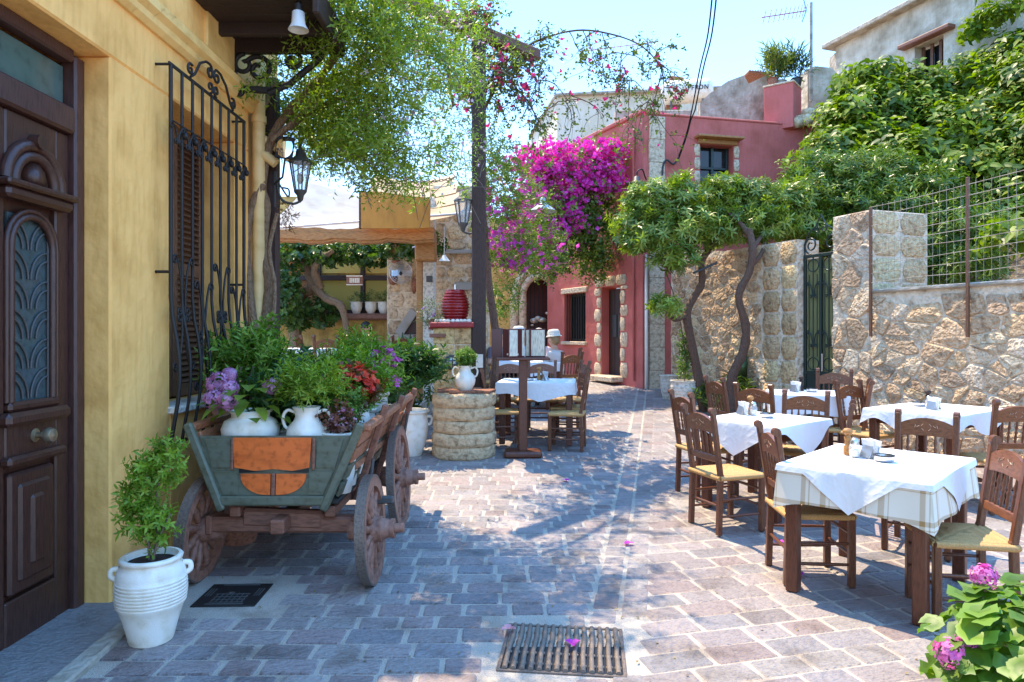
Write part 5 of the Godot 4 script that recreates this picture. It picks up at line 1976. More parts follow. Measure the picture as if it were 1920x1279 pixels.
func trees() -> void:
	var k = 0
	for e in [
		[[Vector3(3.167, 0.147, -11.2), Vector3(3.08, 0.76, -11.2), Vector3(2.94, 1.46, -11.2), Vector3(2.87, 1.897, -11.2), Vector3(2.975, 2.16, -11.2), Vector3(3.115, 2.423, -11.2), Vector3(3.115, 2.772, -11.2), Vector3(3.237, 2.947, -11.2)],
		 [[Vector3(3.115, 2.685, -11.2), Vector3(2.948, 2.849, -11.1), Vector3(2.688, 3.109, -11.1), Vector3(2.234, 3.353, -11)], [Vector3(3.194, 2.904, -11.2), Vector3(3.443, 3.224, -11.3), Vector3(3.708, 3.578, -11.3)], [Vector3(2.87, 1.897, -11.2), Vector3(2.621, 1.806, -11), Vector3(2.47, 1.932, -10.9)]],
		 [[2.056, 3.341, -11.2, 0.367, 0.367], [2.472, 3.71, -11.3, 0.53, 0.397], [3.002, 3.71, -11.3, 0.53, 0.424], [2.231, 3.735, -11.2, 0.35, 0.262], [2.664, 3.267, -11, 0.602, 0.344], [3.237, 3.297, -11.2, 0.481, 0.315], [2.621, 2.838, -11, 0.344, 0.223], [2.081, 3.066, -11.1, 0.26, 0.173], [2.47, 2.017, -10.9, 0.187, 0.119]],
		 "crooked trunk tree nearest the red house with wide flat leafy crown"],
		[[Vector3(3.453, 0.143, -10.6), Vector3(3.412, 0.805, -10.6), Vector3(3.453, 1.012, -10.6), Vector3(3.602, 1.343, -10.6), Vector3(3.627, 1.716, -10.6), Vector3(3.52, 2.171, -10.6), Vector3(3.685, 2.544, -10.6), Vector3(3.735, 2.875, -10.6), Vector3(3.72, 3.222, -10.7)],
		 [[Vector3(3.71, 2.875, -10.6), Vector3(4.002, 3.167, -10.9), Vector3(4.414, 3.489, -11.3)], [Vector3(3.72, 3.138, -10.7), Vector3(3.577, 3.422, -10.9), Vector3(3.412, 3.647, -11.2)], [Vector3(3.693, 2.627, -10.6), Vector3(3.887, 2.804, -10.7), Vector3(4.045, 3.039, -10.9)]],
		 [[3.741, 3.729, -11.4, 0.49, 0.356], [4.186, 3.729, -11.4, 0.49, 0.356], [4.582, 3.657, -11.5, 0.404, 0.359], [3.816, 3.369, -11.1, 0.52, 0.277], [4.287, 3.341, -11.2, 0.437, 0.227], [4.894, 3.766, -11.6, 0.408, 0.408], [4.898, 3.328, -11.4, 0.356, 0.267], [3.518, 3.907, -11.4, 0.356, 0.223]],
		 "crooked trunk tree nearest the iron gate with merging leafy crown"]]:
		var o = e[0][0]
		o.y = gy(o.z)
		var t = thing("twisted_tree", e[3], "tree", o)
		var b = MB.new()
		var p = smooth_path(e[0], 5)
		b.tube(p, taper(p.size(), 0.08, 0.05, 0.12), 10)
		for br in e[1]:
			p = smooth_path(br, 4)
			b.tube(p, taper(p.size(), 0.05, 0.018, 0.1), 7)
		for i in b.v.size(): b.v[i] -= o
		part(t, "trunk", b, M.bark_dark)
		if k == 0:
			b = MB.new()
			b.bar(Vector3(2.922, 2.562, -11) - o, Vector3(3.309, 2.734, -11) - o, 0.035, 0.05, Vector3.UP)
			part(t, "support_plank", b, M.black)
		var lumps = crown_lumps(e[2], 0.39, -o)
		foliage(t, "crown", sprig(11, 0.10, 0.105, 0.030, 68, true).mesh(M.leaf_glossy), scatter(lumps, 1450, 0.6, 1.45, 0.5, 0.45, 0.75), tints(Color(0.13, 0.20, 0.03), Color(0.38, 0.44, 0.08), 40))
		k += 1
	# oleander hedge behind the gate
	var o = Vector3(5.4, 0.3, -12.3)
	var t = thing("oleander_shrub", "tall oleander shrub rising behind the iron gate and the stone pillar", "shrub", o)
	var lumps = crown_lumps([[5.438, 3.887, -12, 0.562, 0.516], [5.906, 4.169, -12, 0.609, 0.469], [6.469, 4.262, -12, 0.656, 0.469], [5.8, 3.63, -11.6, 0.634, 0.362], [6.469, 3.702, -11.5, 0.629, 0.449], [5.477, 4.425, -12.3, 0.432, 0.288], [7.008, 3.792, -11.5, 0.539, 0.539], [6.812, 3.082, -10.9, 0.468, 0.468], [6.891, 2.535, -10.5, 0.41, 0.246], [7.341, 3.152, -10.8, 0.338, 0.422], [5.716, 3.02, -11.8, 0.277, 0.553]], 0.55, -o)
	var b = MB.new()
	for l in lumps: b.tube(smooth_path([pt(rr(-0.3, 0.3), 0, rr(-0.2, 0.2)), l[0] * 0.5 + pt(0, 0.3, 0), l[0]], 4), 0.03, 6)
	part(t, "stems", b, M.bark)
	foliage(t, "foliage", sprig(11, 0.16, 0.115, 0.027, 60, true).mesh(M.leaf_glossy), scatter(lumps, 3400, 0.8, 1.3, 0.5, 0.4, 0.6), tints(Color(0.08, 0.15, 0.028), Color(0.25, 0.33, 0.05), 40))
	# the big creeper
	o = Vector3(8.4, 0.3, -13)
	t = thing("garden_creeper", "huge sunlit bright green creeper tumbling over the garden below the grey house", "creeper", o)
	lumps = crown_lumps([[6.694, 5.68, -13.6, 0.531, 0.425], [7.331, 6.01, -13.8, 0.647, 0.485], [6.188, 4.941, -13.2, 0.412, 0.361], [6.806, 5.044, -13.2, 0.619, 0.464], [7.756, 5.68, -13.6, 0.744, 0.637], [8.094, 6.402, -14, 0.656, 0.328], [8.517, 6.171, -13.8, 0.593, 0.431], [9.23, 6.584, -13.9, 0.597, 0.413], [9.352, 6.265, -13.3, 0.675, 0.52], [9.648, 6.617, -13, 0.508, 0.457], [8.125, 5.195, -13, 0.711, 0.609], [8.662, 5.183, -12.6, 0.787, 0.591], [9.203, 5.611, -12.4, 0.581, 0.678], [7.284, 4.691, -12.6, 0.689, 0.394], [7.911, 4.307, -12.2, 0.762, 0.429], [8.46, 4.24, -11.9, 0.651, 0.465], [8.881, 4.536, -11.6, 0.544, 0.725], [8.283, 3.595, -11.4, 0.445, 0.312], [9.436, 5.832, -12.2, 0.572, 0.762], [7.1, 6.748, -14.2, 0.277, 0.177], [7.597, 6.84, -14.3, 0.335, 0.134], [6.903, 2.878, -9.4, 0.176, 0.103], [9.422, 7.714, -13.4, 0.209, 0.126]], 0.66, -o)
	b = MB.new()
	for i in 8:
		var l = lumps[i * 2]
		b.tube(smooth_path([pt(rr(-0.6, 0.6), 0, rr(-0.4, 0.4)), l[0] * 0.5 + pt(0, 0.5, 0), l[0]], 4), 0.04, 6)
	part(t, "stems", b, M.bark)
	foliage(t, "foliage", sprig(8, 0.26, 0.145, 0.085, 72, true, true, 0.1, 0.3).mesh(M.leaf), scatter(lumps, 6000, 0.5, 1.4, 0.6, 0.5, 0.65), tints(Color(0.08, 0.15, 0.016), Color(0.33, 0.40, 0.03), 40))
	foliage(t, "young_leaves", sprig(6, 0.22, 0.09, 0.05, 60, true).mesh(M.leaf), scatter(lumps, 1300, 0.6, 1.3, 0.95, 0.6, 0.6), tints(Color(0.30, 0.36, 0.03), Color(0.46, 0.50, 0.06), 40))
	foliage(t, "dry_leaves", sprig(3, 0.12, 0.09, 0.05, 60, true).mesh(M.leaf), scatter(lumps, 160, 0.6, 1.2, 0.9, 0.4, 0.8), tints(Color(0.30, 0.18, 0.06), Color(0.45, 0.34, 0.08)))
	# trailing yellow green shoots at the creeper's edge
	b = MB.new()
	var xs = []
	for e in [[Vector3(6.094, 4.891, -13), Vector3(5.6, 4.84, -12.8), Vector3(5.259, 4.567, -12.7), Vector3(5.159, 4.418, -12.7)], [Vector3(6.195, 5.195, -13), Vector3(5.7, 5.24, -12.8), Vector3(5.407, 5.063, -12.7)], [Vector3(5.992, 4.688, -13), Vector3(5.513, 4.297, -12.6), Vector3(5.176, 4.276, -12.5)], [Vector3(5.941, 4.891, -13), Vector3(5.4, 4.94, -12.8), Vector3(4.981, 4.696, -12.7)]]:
		var p = smooth_path(e, 6)
		for i in p.size(): p[i] -= o
		b.tube(p, 0.008, 4)
		for i in p.size():
			for j in 2: xs.append(Transform3D(Basis.from_euler(Vector3(rr(-1.2, 1.2), rr(0, TAU), rr(-1, 1))).scaled(Vector3.ONE * rr(0.6, 1.0)), p[i] + Vector3(rr(-0.05, 0.05), rr(-0.05, 0.05), rr(-0.05, 0.05))))
	part(t, "shoot", b, M.twig)
	foliage(t, "shoot_leaves", sprig(4, 0.1, 0.11, 0.07, 70, true).mesh(M.leaf), xs, tints(Color(0.24, 0.30, 0.03), Color(0.34, 0.38, 0.05)))
	# palm tip in the corner
	o = Vector3(10.2, 8.9, -13.2)
	t = thing("palm", "drooping palm fronds above the roof of the grey house", "palm", o)
	for i in 5:
		b = MB.new()
		var a = 2.2 + i * 0.5
		var spine = smooth_path([pt(0, 0, 0), pt(cos(a) * 0.5, 0.25, sin(a) * 0.4), pt(cos(a) * 1.0, 0.1, sin(a) * 0.8), pt(cos(a) * 1.3, -0.4, sin(a) * 1.0)], 6)
		b.k = Color(0.12, 0.2, 0.05)
		b.tube(spine, 0.012, 4)
		for j in range(3, spine.size()):
			var tg = (spine[j] - spine[j - 1]).normalized()
			for s in [-1.0, 1.0]:
				var z = (tg + tg.cross(Vector3.UP).normalized() * s * 1.2 + Vector3.DOWN * 0.3).normalized()
				b.leaf(Transform3D(Basis(z.cross(Vector3.UP).normalized(), Vector3.UP, z).orthonormalized(), spine[j]), 0.35, 0.03)
		part(t, "frond", b, M.leaf)
	# low greenery at the feet of the twin trunks
	o = gnd(3.35, -11.0)
	t = thing("grassy_tuft", "low green tuft growing between the two crooked trunks", "plant", o)
	foliage(t, "foliage", sprig(8, 0.2, 0.14, 0.03, 40).mesh(M.leaf), scatter([[pt(0, 0.15, 0), pt(0.35, 0.25, 0.2)], [pt(0.25, 0.3, 0), pt(0.2, 0.25, 0.2)]], 130, 0.7, 1.2, 0.2, 0.7), tints(Color(0.07, 0.12, 0.03), Color(0.16, 0.22, 0.06)))
	t = thing("prickly_pear", "single flat cactus pad leaning against the second crooked trunk", "cactus", gnd(3.75, -11.1))
	b = MB.new()
	b.x = xfm(pt(0, 0.75, 0), pt(0, 20, -8))
	b.k = Color(0.10, 0.16, 0.06)
	b.ball(Vector3.ZERO, pt(0.14, 0.34, 0.035), 14)
	b.ball(pt(0.02, -0.5, 0), pt(0.12, 0.28, 0.04), 12)
	part(t, "pad", b, M.plain)


# ---------- the old cart ----------
func wheel(parent: Node, at: Vector3, r: float, out: float, lean: float) -> void:
	var w = hub(parent, "wheel", Transform3D(Basis(Vector3.BACK, lean * out) * Basis(Vector3.BACK, -PI / 2 * out), at))
	# local y is the axle, pointing outwards
	var b = MB.new()
	b.lathe([Vector2(r - 0.075, -0.028), Vector2(r - 0.012, -0.03), Vector2(r - 0.012, 0.03), Vector2(r - 0.075, 0.028), Vector2(r - 0.075, -0.028)], 40)
	part(w, "rim", b, M.wheel_wood)
	b = MB.new()
	b.lathe([Vector2(r - 0.011, -0.031), Vector2(r, -0.029), Vector2(r, 0.029), Vector2(r - 0.011, 0.031), Vector2(r - 0.011, -0.031)], 40)
	part(w, "tyre", b, M.tyre_iron)
	b = MB.new()
	b.lathe([Vector2(0, -0.14), Vector2(0.06, -0.14), Vector2(0.075, -0.08), Vector2(0.085, -0.03), Vector2(0.085, 0.03), Vector2(0.07, 0.07), Vector2(0.055, 0.13), Vector2(0.055, 0.15), Vector2(0.03, 0.15), Vector2(0.03, 0.21), Vector2(0, 0.21)], 18)
	for y in [-0.06, 0.06, 0.14]: b.lathe([Vector2(0.05, y - 0.012), Vector2(0.08 if abs(y) < 0.1 else 0.062, y - 0.012), Vector2(0.08 if abs(y) < 0.1 else 0.062, y + 0.012), Vector2(0.05, y + 0.012)], 18)
	part(w, "hub", b, M.wheel_wood)
	var n = 12
	b = MB.new()
	b.tube([pt(0.07, 0.01, 0), pt(0.2, -0.005, 0), pt(r - 0.07, 0, 0)], [0.020, 0.024, 0.017], 7)
	var sm = b.mesh(M.wheel_wood)
	for i in n: inst(w, "spoke", sm, Transform3D(Basis(Vector3.UP, TAU * (i + 0.5) / n), Vector3.ZERO))


func cart() -> void:
	var c = thing("flower_cart", "old wooden farm cart with green and orange painted tailboard used as a plant stand", "cart", pt(-1.45, 0, -5.2), 0)
	var o = -c.position
	# wheels
	wheel(c, pt(-2.0, 0.335, -4.42) + o, 0.335, -1.0, 0.05)
	wheel(c, pt(-0.90, 0.345, -4.36) + o, 0.345, 1.0, 0.05)
	wheel(c, pt(-2.02, 0.42, -5.62) + o, 0.42, -1.0, 0.05)
	wheel(c, pt(-0.92, 0.42, -5.56) + o, 0.42, 1.0, 0.05)
	# axles and undercarriage
	for e in [[-4.39, 0.355], [-5.59, 0.43]]:
		var b = MB.new()
		b.bar(pt(-1.95, e[1] + 0.02, e[0]) + o, pt(-0.95, e[1] + 0.02, e[0]) + o, 0.10, 0.10, Vector3.UP, 0.015)
		b.bar(pt(-1.72, e[1] + 0.07, e[0] + 0.02) + o, pt(-1.2, e[1] + 0.05, e[0] + 0.02) + o, 0.12, 0.08, Vector3.UP, 0.02)
		for x in [-1.93, -1.0]: b.box(pt(x, e[1] + 0.02, e[0]) + o, pt(0.04, 0.12, 0.12), 0.008)
		part(c, "axle", b, M.cart_wood)
	var b = MB.new()
	b.bar(pt(-1.45, 0.40, -4.2) + o, pt(-1.45, 0.46, -6.2) + o, 0.09, 0.09, Vector3.RIGHT, 0.01)
	for x in [-1.75, -1.15]: b.bar(pt(x, 0.47, -4.3) + o, pt(x, 0.50, -6.2) + o, 0.07, 0.07, Vector3.RIGHT, 0.01)
	b.bar(pt(-1.9, 0.46, -4.8) + o, pt(-0.98, 0.46, -4.8) + o, 0.06, 0.07, Vector3.UP, 0.01)
	part(c, "frame", b, M.cart_wood)
	# floor boards
	for i in 5:
		b = MB.new()
		b.box(pt(-1.74 + i * 0.145, 0.535, -5.25) + o, pt(0.138, 0.03, 1.9), 0.005)
		part(c, "floor_board", b, M.cart_dark)
	# tailboard, facing the square
	var tb = hub(c, "tailboard", Transform3D(Basis(Vector3.RIGHT, -0.06), pt(-1.495, 0.53, -4.28) + o))
	b = MB.new()
	b.prism(PackedVector2Array([Vector2(-0.335, 0.0), Vector2(0.335, 0.0), Vector2(0.475, 0.42), Vector2(-0.475, 0.42)]), -0.02, 0.004)
	part(tb, "board", b, M.cart_green)
	b = MB.new()
	for s in [-1.0, 1.0]:
		b.bar(pt(s * 0.315, -0.04, 0.02), pt(s * 0.545, 0.50, 0.02), 0.055, 0.05, Vector3.RIGHT, 0.012)
	b.bar(pt(-0.33, 0.02, 0.02), pt(0.33, 0.02, 0.02), 0.06, 0.04, Vector3.UP, 0.01)
	part(tb, "edge_frame", b, M.cart_green)
	b = MB.new()
	b.prism(PackedVector2Array([Vector2(-0.245, 0.225), Vector2(-0.12, 0.205), Vector2(0.0, 0.215), Vector2(0.12, 0.205), Vector2(0.225, 0.225), Vector2(0.235, 0.41), Vector2(-0.255, 0.41)]), 0.0, 0.018)
	part(tb, "orange_panel", b, M.cart_orange)
	for s in [-1.0, 1.0]:
		var q = PackedVector2Array([Vector2(s * 0.018, 0.055)])
		for i in 9:
			var a = PI * 0.5 * i / 8.0
			q.append(Vector2(s * (0.04 + sin(a) * 0.165), 0.175 - cos(a) * 0.12))
		q.append(Vector2(s * 0.205, 0.185))
		q.append(Vector2(s * 0.018, 0.185))
		b = MB.new()
		b.prism(q, 0.0, 0.016)
		part(tb, "orange_panel", b, M.cart_orange)
		b = MB.new()
		b.prism(PackedVector2Array([Vector2(s * 0.265, 0.225), Vector2(s * 0.385, 0.225), Vector2(s * 0.435, 0.40), Vector2(s * 0.275, 0.40)]), 0.0, 0.014)
		part(tb, "green_panel", b, M.cart_green)
		b = MB.new()
		b.prism(PackedVector2Array([Vector2(s * 0.22, 0.055), Vector2(s * 0.31, 0.055), Vector2(s * 0.375, 0.20), Vector2(s * 0.225, 0.20)]), 0.0, 0.012)
		part(tb, "green_panel", b, M.cart_green)
		b = MB.new()
		b.prism(PackedVector2Array([Vector2(s * 0.03, 0.196), Vector2(s * 0.22, 0.19), Vector2(s * 0.22, 0.218), Vector2(s * 0.12, 0.2)]), 0.0, 0.006)
		part(tb, "slot", b, M.black)
	b = MB.new()
	b.box(pt(0, 0.12, 0.012), pt(0.022, 0.14, 0.024), 0.004)
	b.box(pt(0.25, 0.31, 0.012), pt(0.018, 0.2, 0.024), 0.004)
	b.box(pt(-0.26, 0.31, 0.012), pt(0.018, 0.2, 0.024), 0.004)
	part(tb, "batten", b, M.cart_wood)
	# flaring sides
	for s in [-1.0, 1.0]:
		for i in 4:
			b = MB.new()
			var u0 = i / 4.0 + 0.02
			var u1 = (i + 1) / 4.0 - 0.02
			var lo = func(u): return pt(-1.475 + s * (0.36 + 0.16 * u), 0.55 + 0.43 * u, 0)
			var c0 = (lo.call(u0) + lo.call(u1)) * 0.5
			var dd = (lo.call(u1) - lo.call(u0))
			b.bar(c0 + pt(0, 0, -4.33) + o, c0 + pt(0.0, 0.02, -6.25) + o, dd.length(), 0.025, dd.normalized(), 0.005)
			part(c, "side_plank", b, M.cart_plank if i > 1 else M.cart_green)
		for z in [-4.75, -5.45, -6.15]:
			b = MB.new()
			b.bar(pt(-1.475 + s * 0.39, 0.44, z) + o, pt(-1.475 + s * 0.60, 1.10, z) + o, 0.05, 0.045, Vector3.BACK, 0.008)
			part(c, "stake", b, M.cart_wood)
		b = MB.new()
		b.bar(pt(-1.475 + s * 0.555, 1.0, -4.3) + o, pt(-1.475 + s * 0.56, 1.03, -6.35) + o, 0.06, 0.05, Vector3.RIGHT, 0.012)
		b.bar(pt(-1.475 + s * 0.44, 0.72, -4.5) + o, pt(-1.475 + s * 0.45, 0.74, -6.35) + o, 0.04, 0.045, Vector3.RIGHT, 0.01)
		part(c, "side_rail", b, M.cart_plank)
	b = MB.new()
	b.bar(pt(-0.98, 0.47, -4.62) + o, pt(-0.80, 0.47, -4.62) + o, 0.05, 0.05, Vector3.UP, 0.01)
	b.tube([pt(-0.97, 0.46, -4.6) + o, pt(-0.94, 0.75, -4.62) + o], 0.012, 6)
	b.tube([pt(-0.97, 0.5, -5.9) + o, pt(-0.90, 0.9, -5.9) + o], 0.012, 6)
	part(c, "iron_stay", b, M.iron_lit)
	b = MB.new()
	b.box(pt(-1.475, 0.74, -6.3) + o, pt(0.95, 0.4, 0.03), 0.005)
	part(c, "headboard", b, M.cart_green)


# ---------- pots and plants ----------
func plant(parent: Node, sp: MB, lumps: Array, n: int, s0: float, s1: float, a: Color, bb: Color, m := "leaf", shell := 0.3, up := 0.6) -> void:
	foliage(parent, "foliage", sp.mesh(M[m]), scatter(lumps, n, s0, s1, shell, up), tints(a, bb, 30))


func jug_mesh(r: float, h: float) -> MB:
	var b = MB.new()
	b.lathe([Vector2(0, 0), Vector2(r * 0.62, 0), Vector2(r * 0.66, h * 0.03), Vector2(r * 0.92, h * 0.22), Vector2(r, h * 0.42), Vector2(r * 0.92, h * 0.58), Vector2(r * 0.62, h * 0.72), Vector2(r * 0.55, h * 0.80), Vector2(r * 0.60, h * 0.92), Vector2(r * 0.70, h), Vector2(r * 0.62, h), Vector2(r * 0.5, h * 0.9), Vector2(r * 0.45, h * 0.85), Vector2(0, h * 0.85)], 28)
	return b


func jug_handles(t: Node, r: float, h: float, m: Material) -> void:
	for s in [-1.0, 1.0]:
		var b = MB.new()
		var p = smooth_path([pt(s * r * 0.58, h * 0.88, 0), pt(s * r * 0.95, h * 0.93, 0), pt(s * r * 1.18, h * 0.8, 0), pt(s * r * 1.1, h * 0.6, 0), pt(s * r * 0.86, h * 0.52, 0)], 5)
		b.tube(p, r * 0.085, 7)
		part(t, "handle", b, m)


func cart_pots() -> void:
	var y = 0.55
	var fern = sprig(10, 0.16, 0.06, 0.016, 50)
	# hydrangea in a white bowl
	var t = thing("hydrangea_pot", "white bowl of mauve hydrangea at the wall side of the cart", "potted plant", pt(-1.73, y, -4.52))
	var b = MB.new()
	b.lathe([Vector2(0, 0), Vector2(0.10, 0.0), Vector2(0.105, 0.05), Vector2(0.12, 0.25), Vector2(0.175, 0.34), Vector2(0.185, 0.42), Vector2(0.165, 0.47), Vector2(0.12, 0.495), Vector2(0.122, 0.52), Vector2(0.14, 0.535), Vector2(0.125, 0.54), Vector2(0.10, 0.50), Vector2(0, 0.5)], 28)
	part(t, "bowl", b, M.jug_white)
	for i in 34:
		var a = i * 2.4
		var r = 0.05 + 0.15 * sqrt(i / 34.0)
		var f = Transform3D(Basis(Vector3.UP, a) * Basis(Vector3.RIGHT, rr(-0.5, 0.35)), pt(sin(a) * r - 0.02, 0.60 + rr(-0.06, 0.16) - r * 0.4, cos(a) * r * 0.8))
		b = MB.new()
		b.k = Color(0.15, 0.25, 0.03).lerp(Color(0.36, 0.46, 0.07), R.randf())
		b.leaf(f, rr(0.12, 0.17), rr(0.08, 0.11), 0.12, 0.35, true)
		part(t, "leaf", b, M.leaf)
	for e in [[-0.20, 0.72, 0.05, 0.075], [-0.10, 0.69, 0.10, 0.06], [-0.19, 0.62, 0.12, 0.075], [-0.08, 0.62, 0.17, 0.07], [0.16, 0.70, 0.06, 0.06], [-0.15, 0.77, -0.02, 0.05]]:
		b = MB.new()
		for i in 60:
			var d = Vector3(R.randfn(), R.randfn() * 0.8, R.randfn()).normalized()
			b.k = Color(0.56, 0.26, 0.46).lerp(Color(0.78, 0.46, 0.60), R.randf()) * rr(0.8, 1.15)
			var s = d.cross(Vector3(0.3, 0.8, 0.5)).normalized()
			for q in 4:
				b.leaf(Transform3D(Basis(s, d, s.cross(d)) * Basis(Vector3.UP, PI * 0.5 * q), pt(e[0], e[1], e[2]) + d * e[3] * rr(0.75, 1.0)), 0.021, 0.021, 0.1, 0.1)
		part(t, "flower_head", b, M.petal)
	# two handled white jug with light green fern
	t = thing("white_jug", "white two handled jug with feathery light green plant, centre of the cart tailboard", "potted plant", pt(-1.345, y + 0.255, -4.47))
	b = jug_mesh(0.13, 0.31)
	part(t, "jug", b, M.jug_white)
	jug_handles(t, 0.13, 0.31, M.jug_white)
	plant(t, sprig(12, 0.17, 0.055, 0.014, 50), [[pt(0, 0.43, -0.03), pt(0.15, 0.08, 0.10)], [pt(-0.08, 0.42, -0.02), pt(0.1, 0.06, 0.08)], [pt(0.1, 0.44, -0.04), pt(0.1, 0.08, 0.08)]], 150, 0.6, 1.1, Color(0.24, 0.38, 0.03), Color(0.44, 0.56, 0.08))
	t = thing("pot_riser", "dark crate under the white jug inside the cart", "crate", pt(-1.345, y, -4.47))
	b = MB.new()
	b.box(pt(0, 0.125, 0), pt(0.28, 0.25, 0.26), 0.01)
	for x in [-0.1, 0.0, 0.1]: b.box(pt(x, 0.125, 0.132), pt(0.085, 0.24, 0.012), 0.004)
	part(t, "crate", b, M.cart_dark)
	# grey pot behind
	t = thing("grey_pot", "grey zinc pot with dark green plant between the hydrangea and the white jug", "potted plant", pt(-1.56, y, -4.72))
	part(t, "pot", pot_mesh(0.09, 0.11, 0.125, 0.40), M.cement)
	plant(t, sprig(8, 0.16, 0.09, 0.03, 50), [[pt(0.0, 0.52, 0), pt(0.16, 0.18, 0.14)]], 90, 0.7, 1.2, Color(0.045, 0.11, 0.05), Color(0.10, 0.20, 0.06))
	# small bowls
	t = thing("pink_flower_bowl", "small round white bowl of dusty pink flowers at the cart corner", "potted plant", pt(-1.13, y, -4.5))
	part(t, "bowl", pot_mesh(0.07, 0.10, 0.11, 0.40), M.jug_white)
	plant(t, sprig(7, 0.10, 0.045, 0.028, 55), [[pt(0.0, 0.45, 0), pt(0.10, 0.08, 0.09)]], 60, 0.6, 1.0, Color(0.22, 0.07, 0.05), Color(0.36, 0.14, 0.10))
	foliage(t, "blossom", flower_mesh(5, 0.02, 0.014).mesh(M.petal), scatter([[pt(0, 0.48, 0.02), pt(0.10, 0.07, 0.09)]], 30, 0.7, 1.2, 0.7), tints(Color(0.62, 0.28, 0.40), Color(0.75, 0.45, 0.5)))
	t = thing("moss_green_pot", "small white pot with round mossy light green plant beside the red begonia", "potted plant", pt(-1.16, y, -4.72))
	part(t, "pot", pot_mesh(0.08, 0.10, 0.11, 0.44), M.jug_white)
	plant(t, sprig(9, 0.07, 0.03, 0.016, 55), [[pt(0.0, 0.55, 0), pt(0.12, 0.13, 0.11)]], 240, 0.7, 1.1, Color(0.10, 0.22, 0.03), Color(0.22, 0.36, 0.06), "leaf", 0.5)
	# red begonia
	t = thing("begonia_pot", "white pot of red begonia with bronze leaves on the cart", "potted plant", pt(-1.13, y + 0.05, -4.9))
	b = MB.new()
	b.lathe([Vector2(0, 0), Vector2(0.08, 0), Vector2(0.09, 0.1), Vector2(0.12, 0.24), Vector2(0.125, 0.34), Vector2(0.10, 0.43), Vector2(0.085, 0.46), Vector2(0.10, 0.49), Vector2(0.09, 0.49), Vector2(0.07, 0.45), Vector2(0, 0.45)], 24)
	part(t, "pot", b, M.jug_white)
	plant(t, sprig(7, 0.10, 0.055, 0.04, 55), [[pt(-0.02, 0.58, 0), pt(0.16, 0.12, 0.14)]], 130, 0.6, 1.0, Color(0.10, 0.06, 0.02), Color(0.26, 0.10, 0.03))
	foliage(t, "blossom", flower_mesh(5, 0.03, 0.026).mesh(M.petal), scatter([[pt(-0.02, 0.62, 0.02), pt(0.17, 0.14, 0.15)]], 190, 0.9, 1.5, 0.8), tints(Color(0.60, 0.03, 0.02), Color(0.80, 0.12, 0.05)))
	# cream urns further back
	var k = 0
	for e in [[-1.2, -5.35, 0.13, 0.46], [-1.2, -5.78, 0.15, 0.55]]:
		t = thing("cream_urn", ["cream urn just behind the red begonia on the cart", "largest cream urn at the far end of the cart with bright fern and pink flowers"][k], "potted plant", pt(e[0], y, e[1]))
		part(t, "urn", pot_mesh(e[2] * 0.6, e[2], e[2] * 0.95, e[3]), M.jug_white)
		plant(t, fern, [[pt(-0.02, e[3] + 0.16, 0), pt(0.2, 0.2, 0.18)], [pt(-0.1, e[3] + 0.26, 0), pt(0.15, 0.16, 0.14)]], 300, 0.7, 1.2, Color(0.18, 0.33, 0.03), Color(0.38, 0.52, 0.07))
		if k == 1:
			foliage(t, "blossom", flower_mesh(5, 0.04, 0.034).mesh(M.petal), scatter([[pt(0.12, e[3] + 0.25, 0.1), pt(0.14, 0.12, 0.1)], [pt(0.18, e[3] + 0.1, 0.1), pt(0.09, 0.06, 0.06)]], 70, 0.8, 1.3, 0.6), tints(Color(0.62, 0.12, 0.45), Color(0.75, 0.28, 0.6)))
		k += 1
	k = 0
	for e in [[-1.75, -5.3, 0.30, 0.06, 0.10], [-1.45, -5.2, 0.34, 0.05, 0.12], [-1.35, -5.7, 0.4, 0.05, 0.09], [-1.70, -5.9, 0.4, 0.06, 0.12]]:
		t = thing("herb_pot", ["dark leaved herb pot behind the hydrangea on the cart", "herb pot behind the white jug with purple tipped leaves", "herb pot with broad blue green leaves deep in the cart", "herb pot at the far wall corner of the cart"][k], "potted plant", pt(e[0], y, e[1]), 0, "herb pots on the cart")
		part(t, "pot", pot_mesh(0.08, 0.11, 0.12, 0.30), M.terracotta)
		plant(t, sprig(9, 0.22, 0.10, 0.03, 45), [[pt(0, 0.48, 0), pt(0.2, 0.2, 0.18)]], 110, 0.7, 1.2, Color(0.04, 0.10, 0.04), Color(0.11, 0.20, 0.06))
		if k == 1: foliage(t, "blossom", flower_mesh(5, 0.03, 0.026).mesh(M.petal), scatter([[pt(0, 0.66, 0), pt(0.18, 0.08, 0.12)]], 22, 0.7, 1.2, 0.6), tints(Color(0.42, 0.10, 0.40), Color(0.5, 0.2, 0.45)))
		k += 1
	# tall bushy plant between cart and wall
	t = thing("tall_bush_pot", "tall pot of bushy bright green basil between the cart and the window grille", "potted plant", pt(-2.06, 0, -5.15))
	part(t, "pot", pot_mesh(0.12, 0.16, 0.17, 0.5), M.terracotta)
	b = MB.new()
	for i in 9: b.tube([pt(0, 0.45, 0), pt(rr(-0.1, 0.1), 0.9, rr(-0.1, 0.1)), pt(rr(-0.18, 0.18), 1.35, rr(-0.18, 0.18))], 0.008, 4)
	part(t, "stems", b, M.twig)
	plant(t, sprig(9, 0.15, 0.075, 0.022, 48), [[pt(-0.08, 1.33, 0), pt(0.16, 0.20, 0.16)], [pt(0.12, 1.40, 0.0), pt(0.17, 0.2, 0.16)], [pt(0.0, 1.18, 0.0), pt(0.22, 0.18, 0.18)], [pt(0.2, 1.5, -0.05), pt(0.08, 0.1, 0.08)]], 300, 0.7, 1.15, Color(0.16, 0.30, 0.035), Color(0.34, 0.50, 0.08))


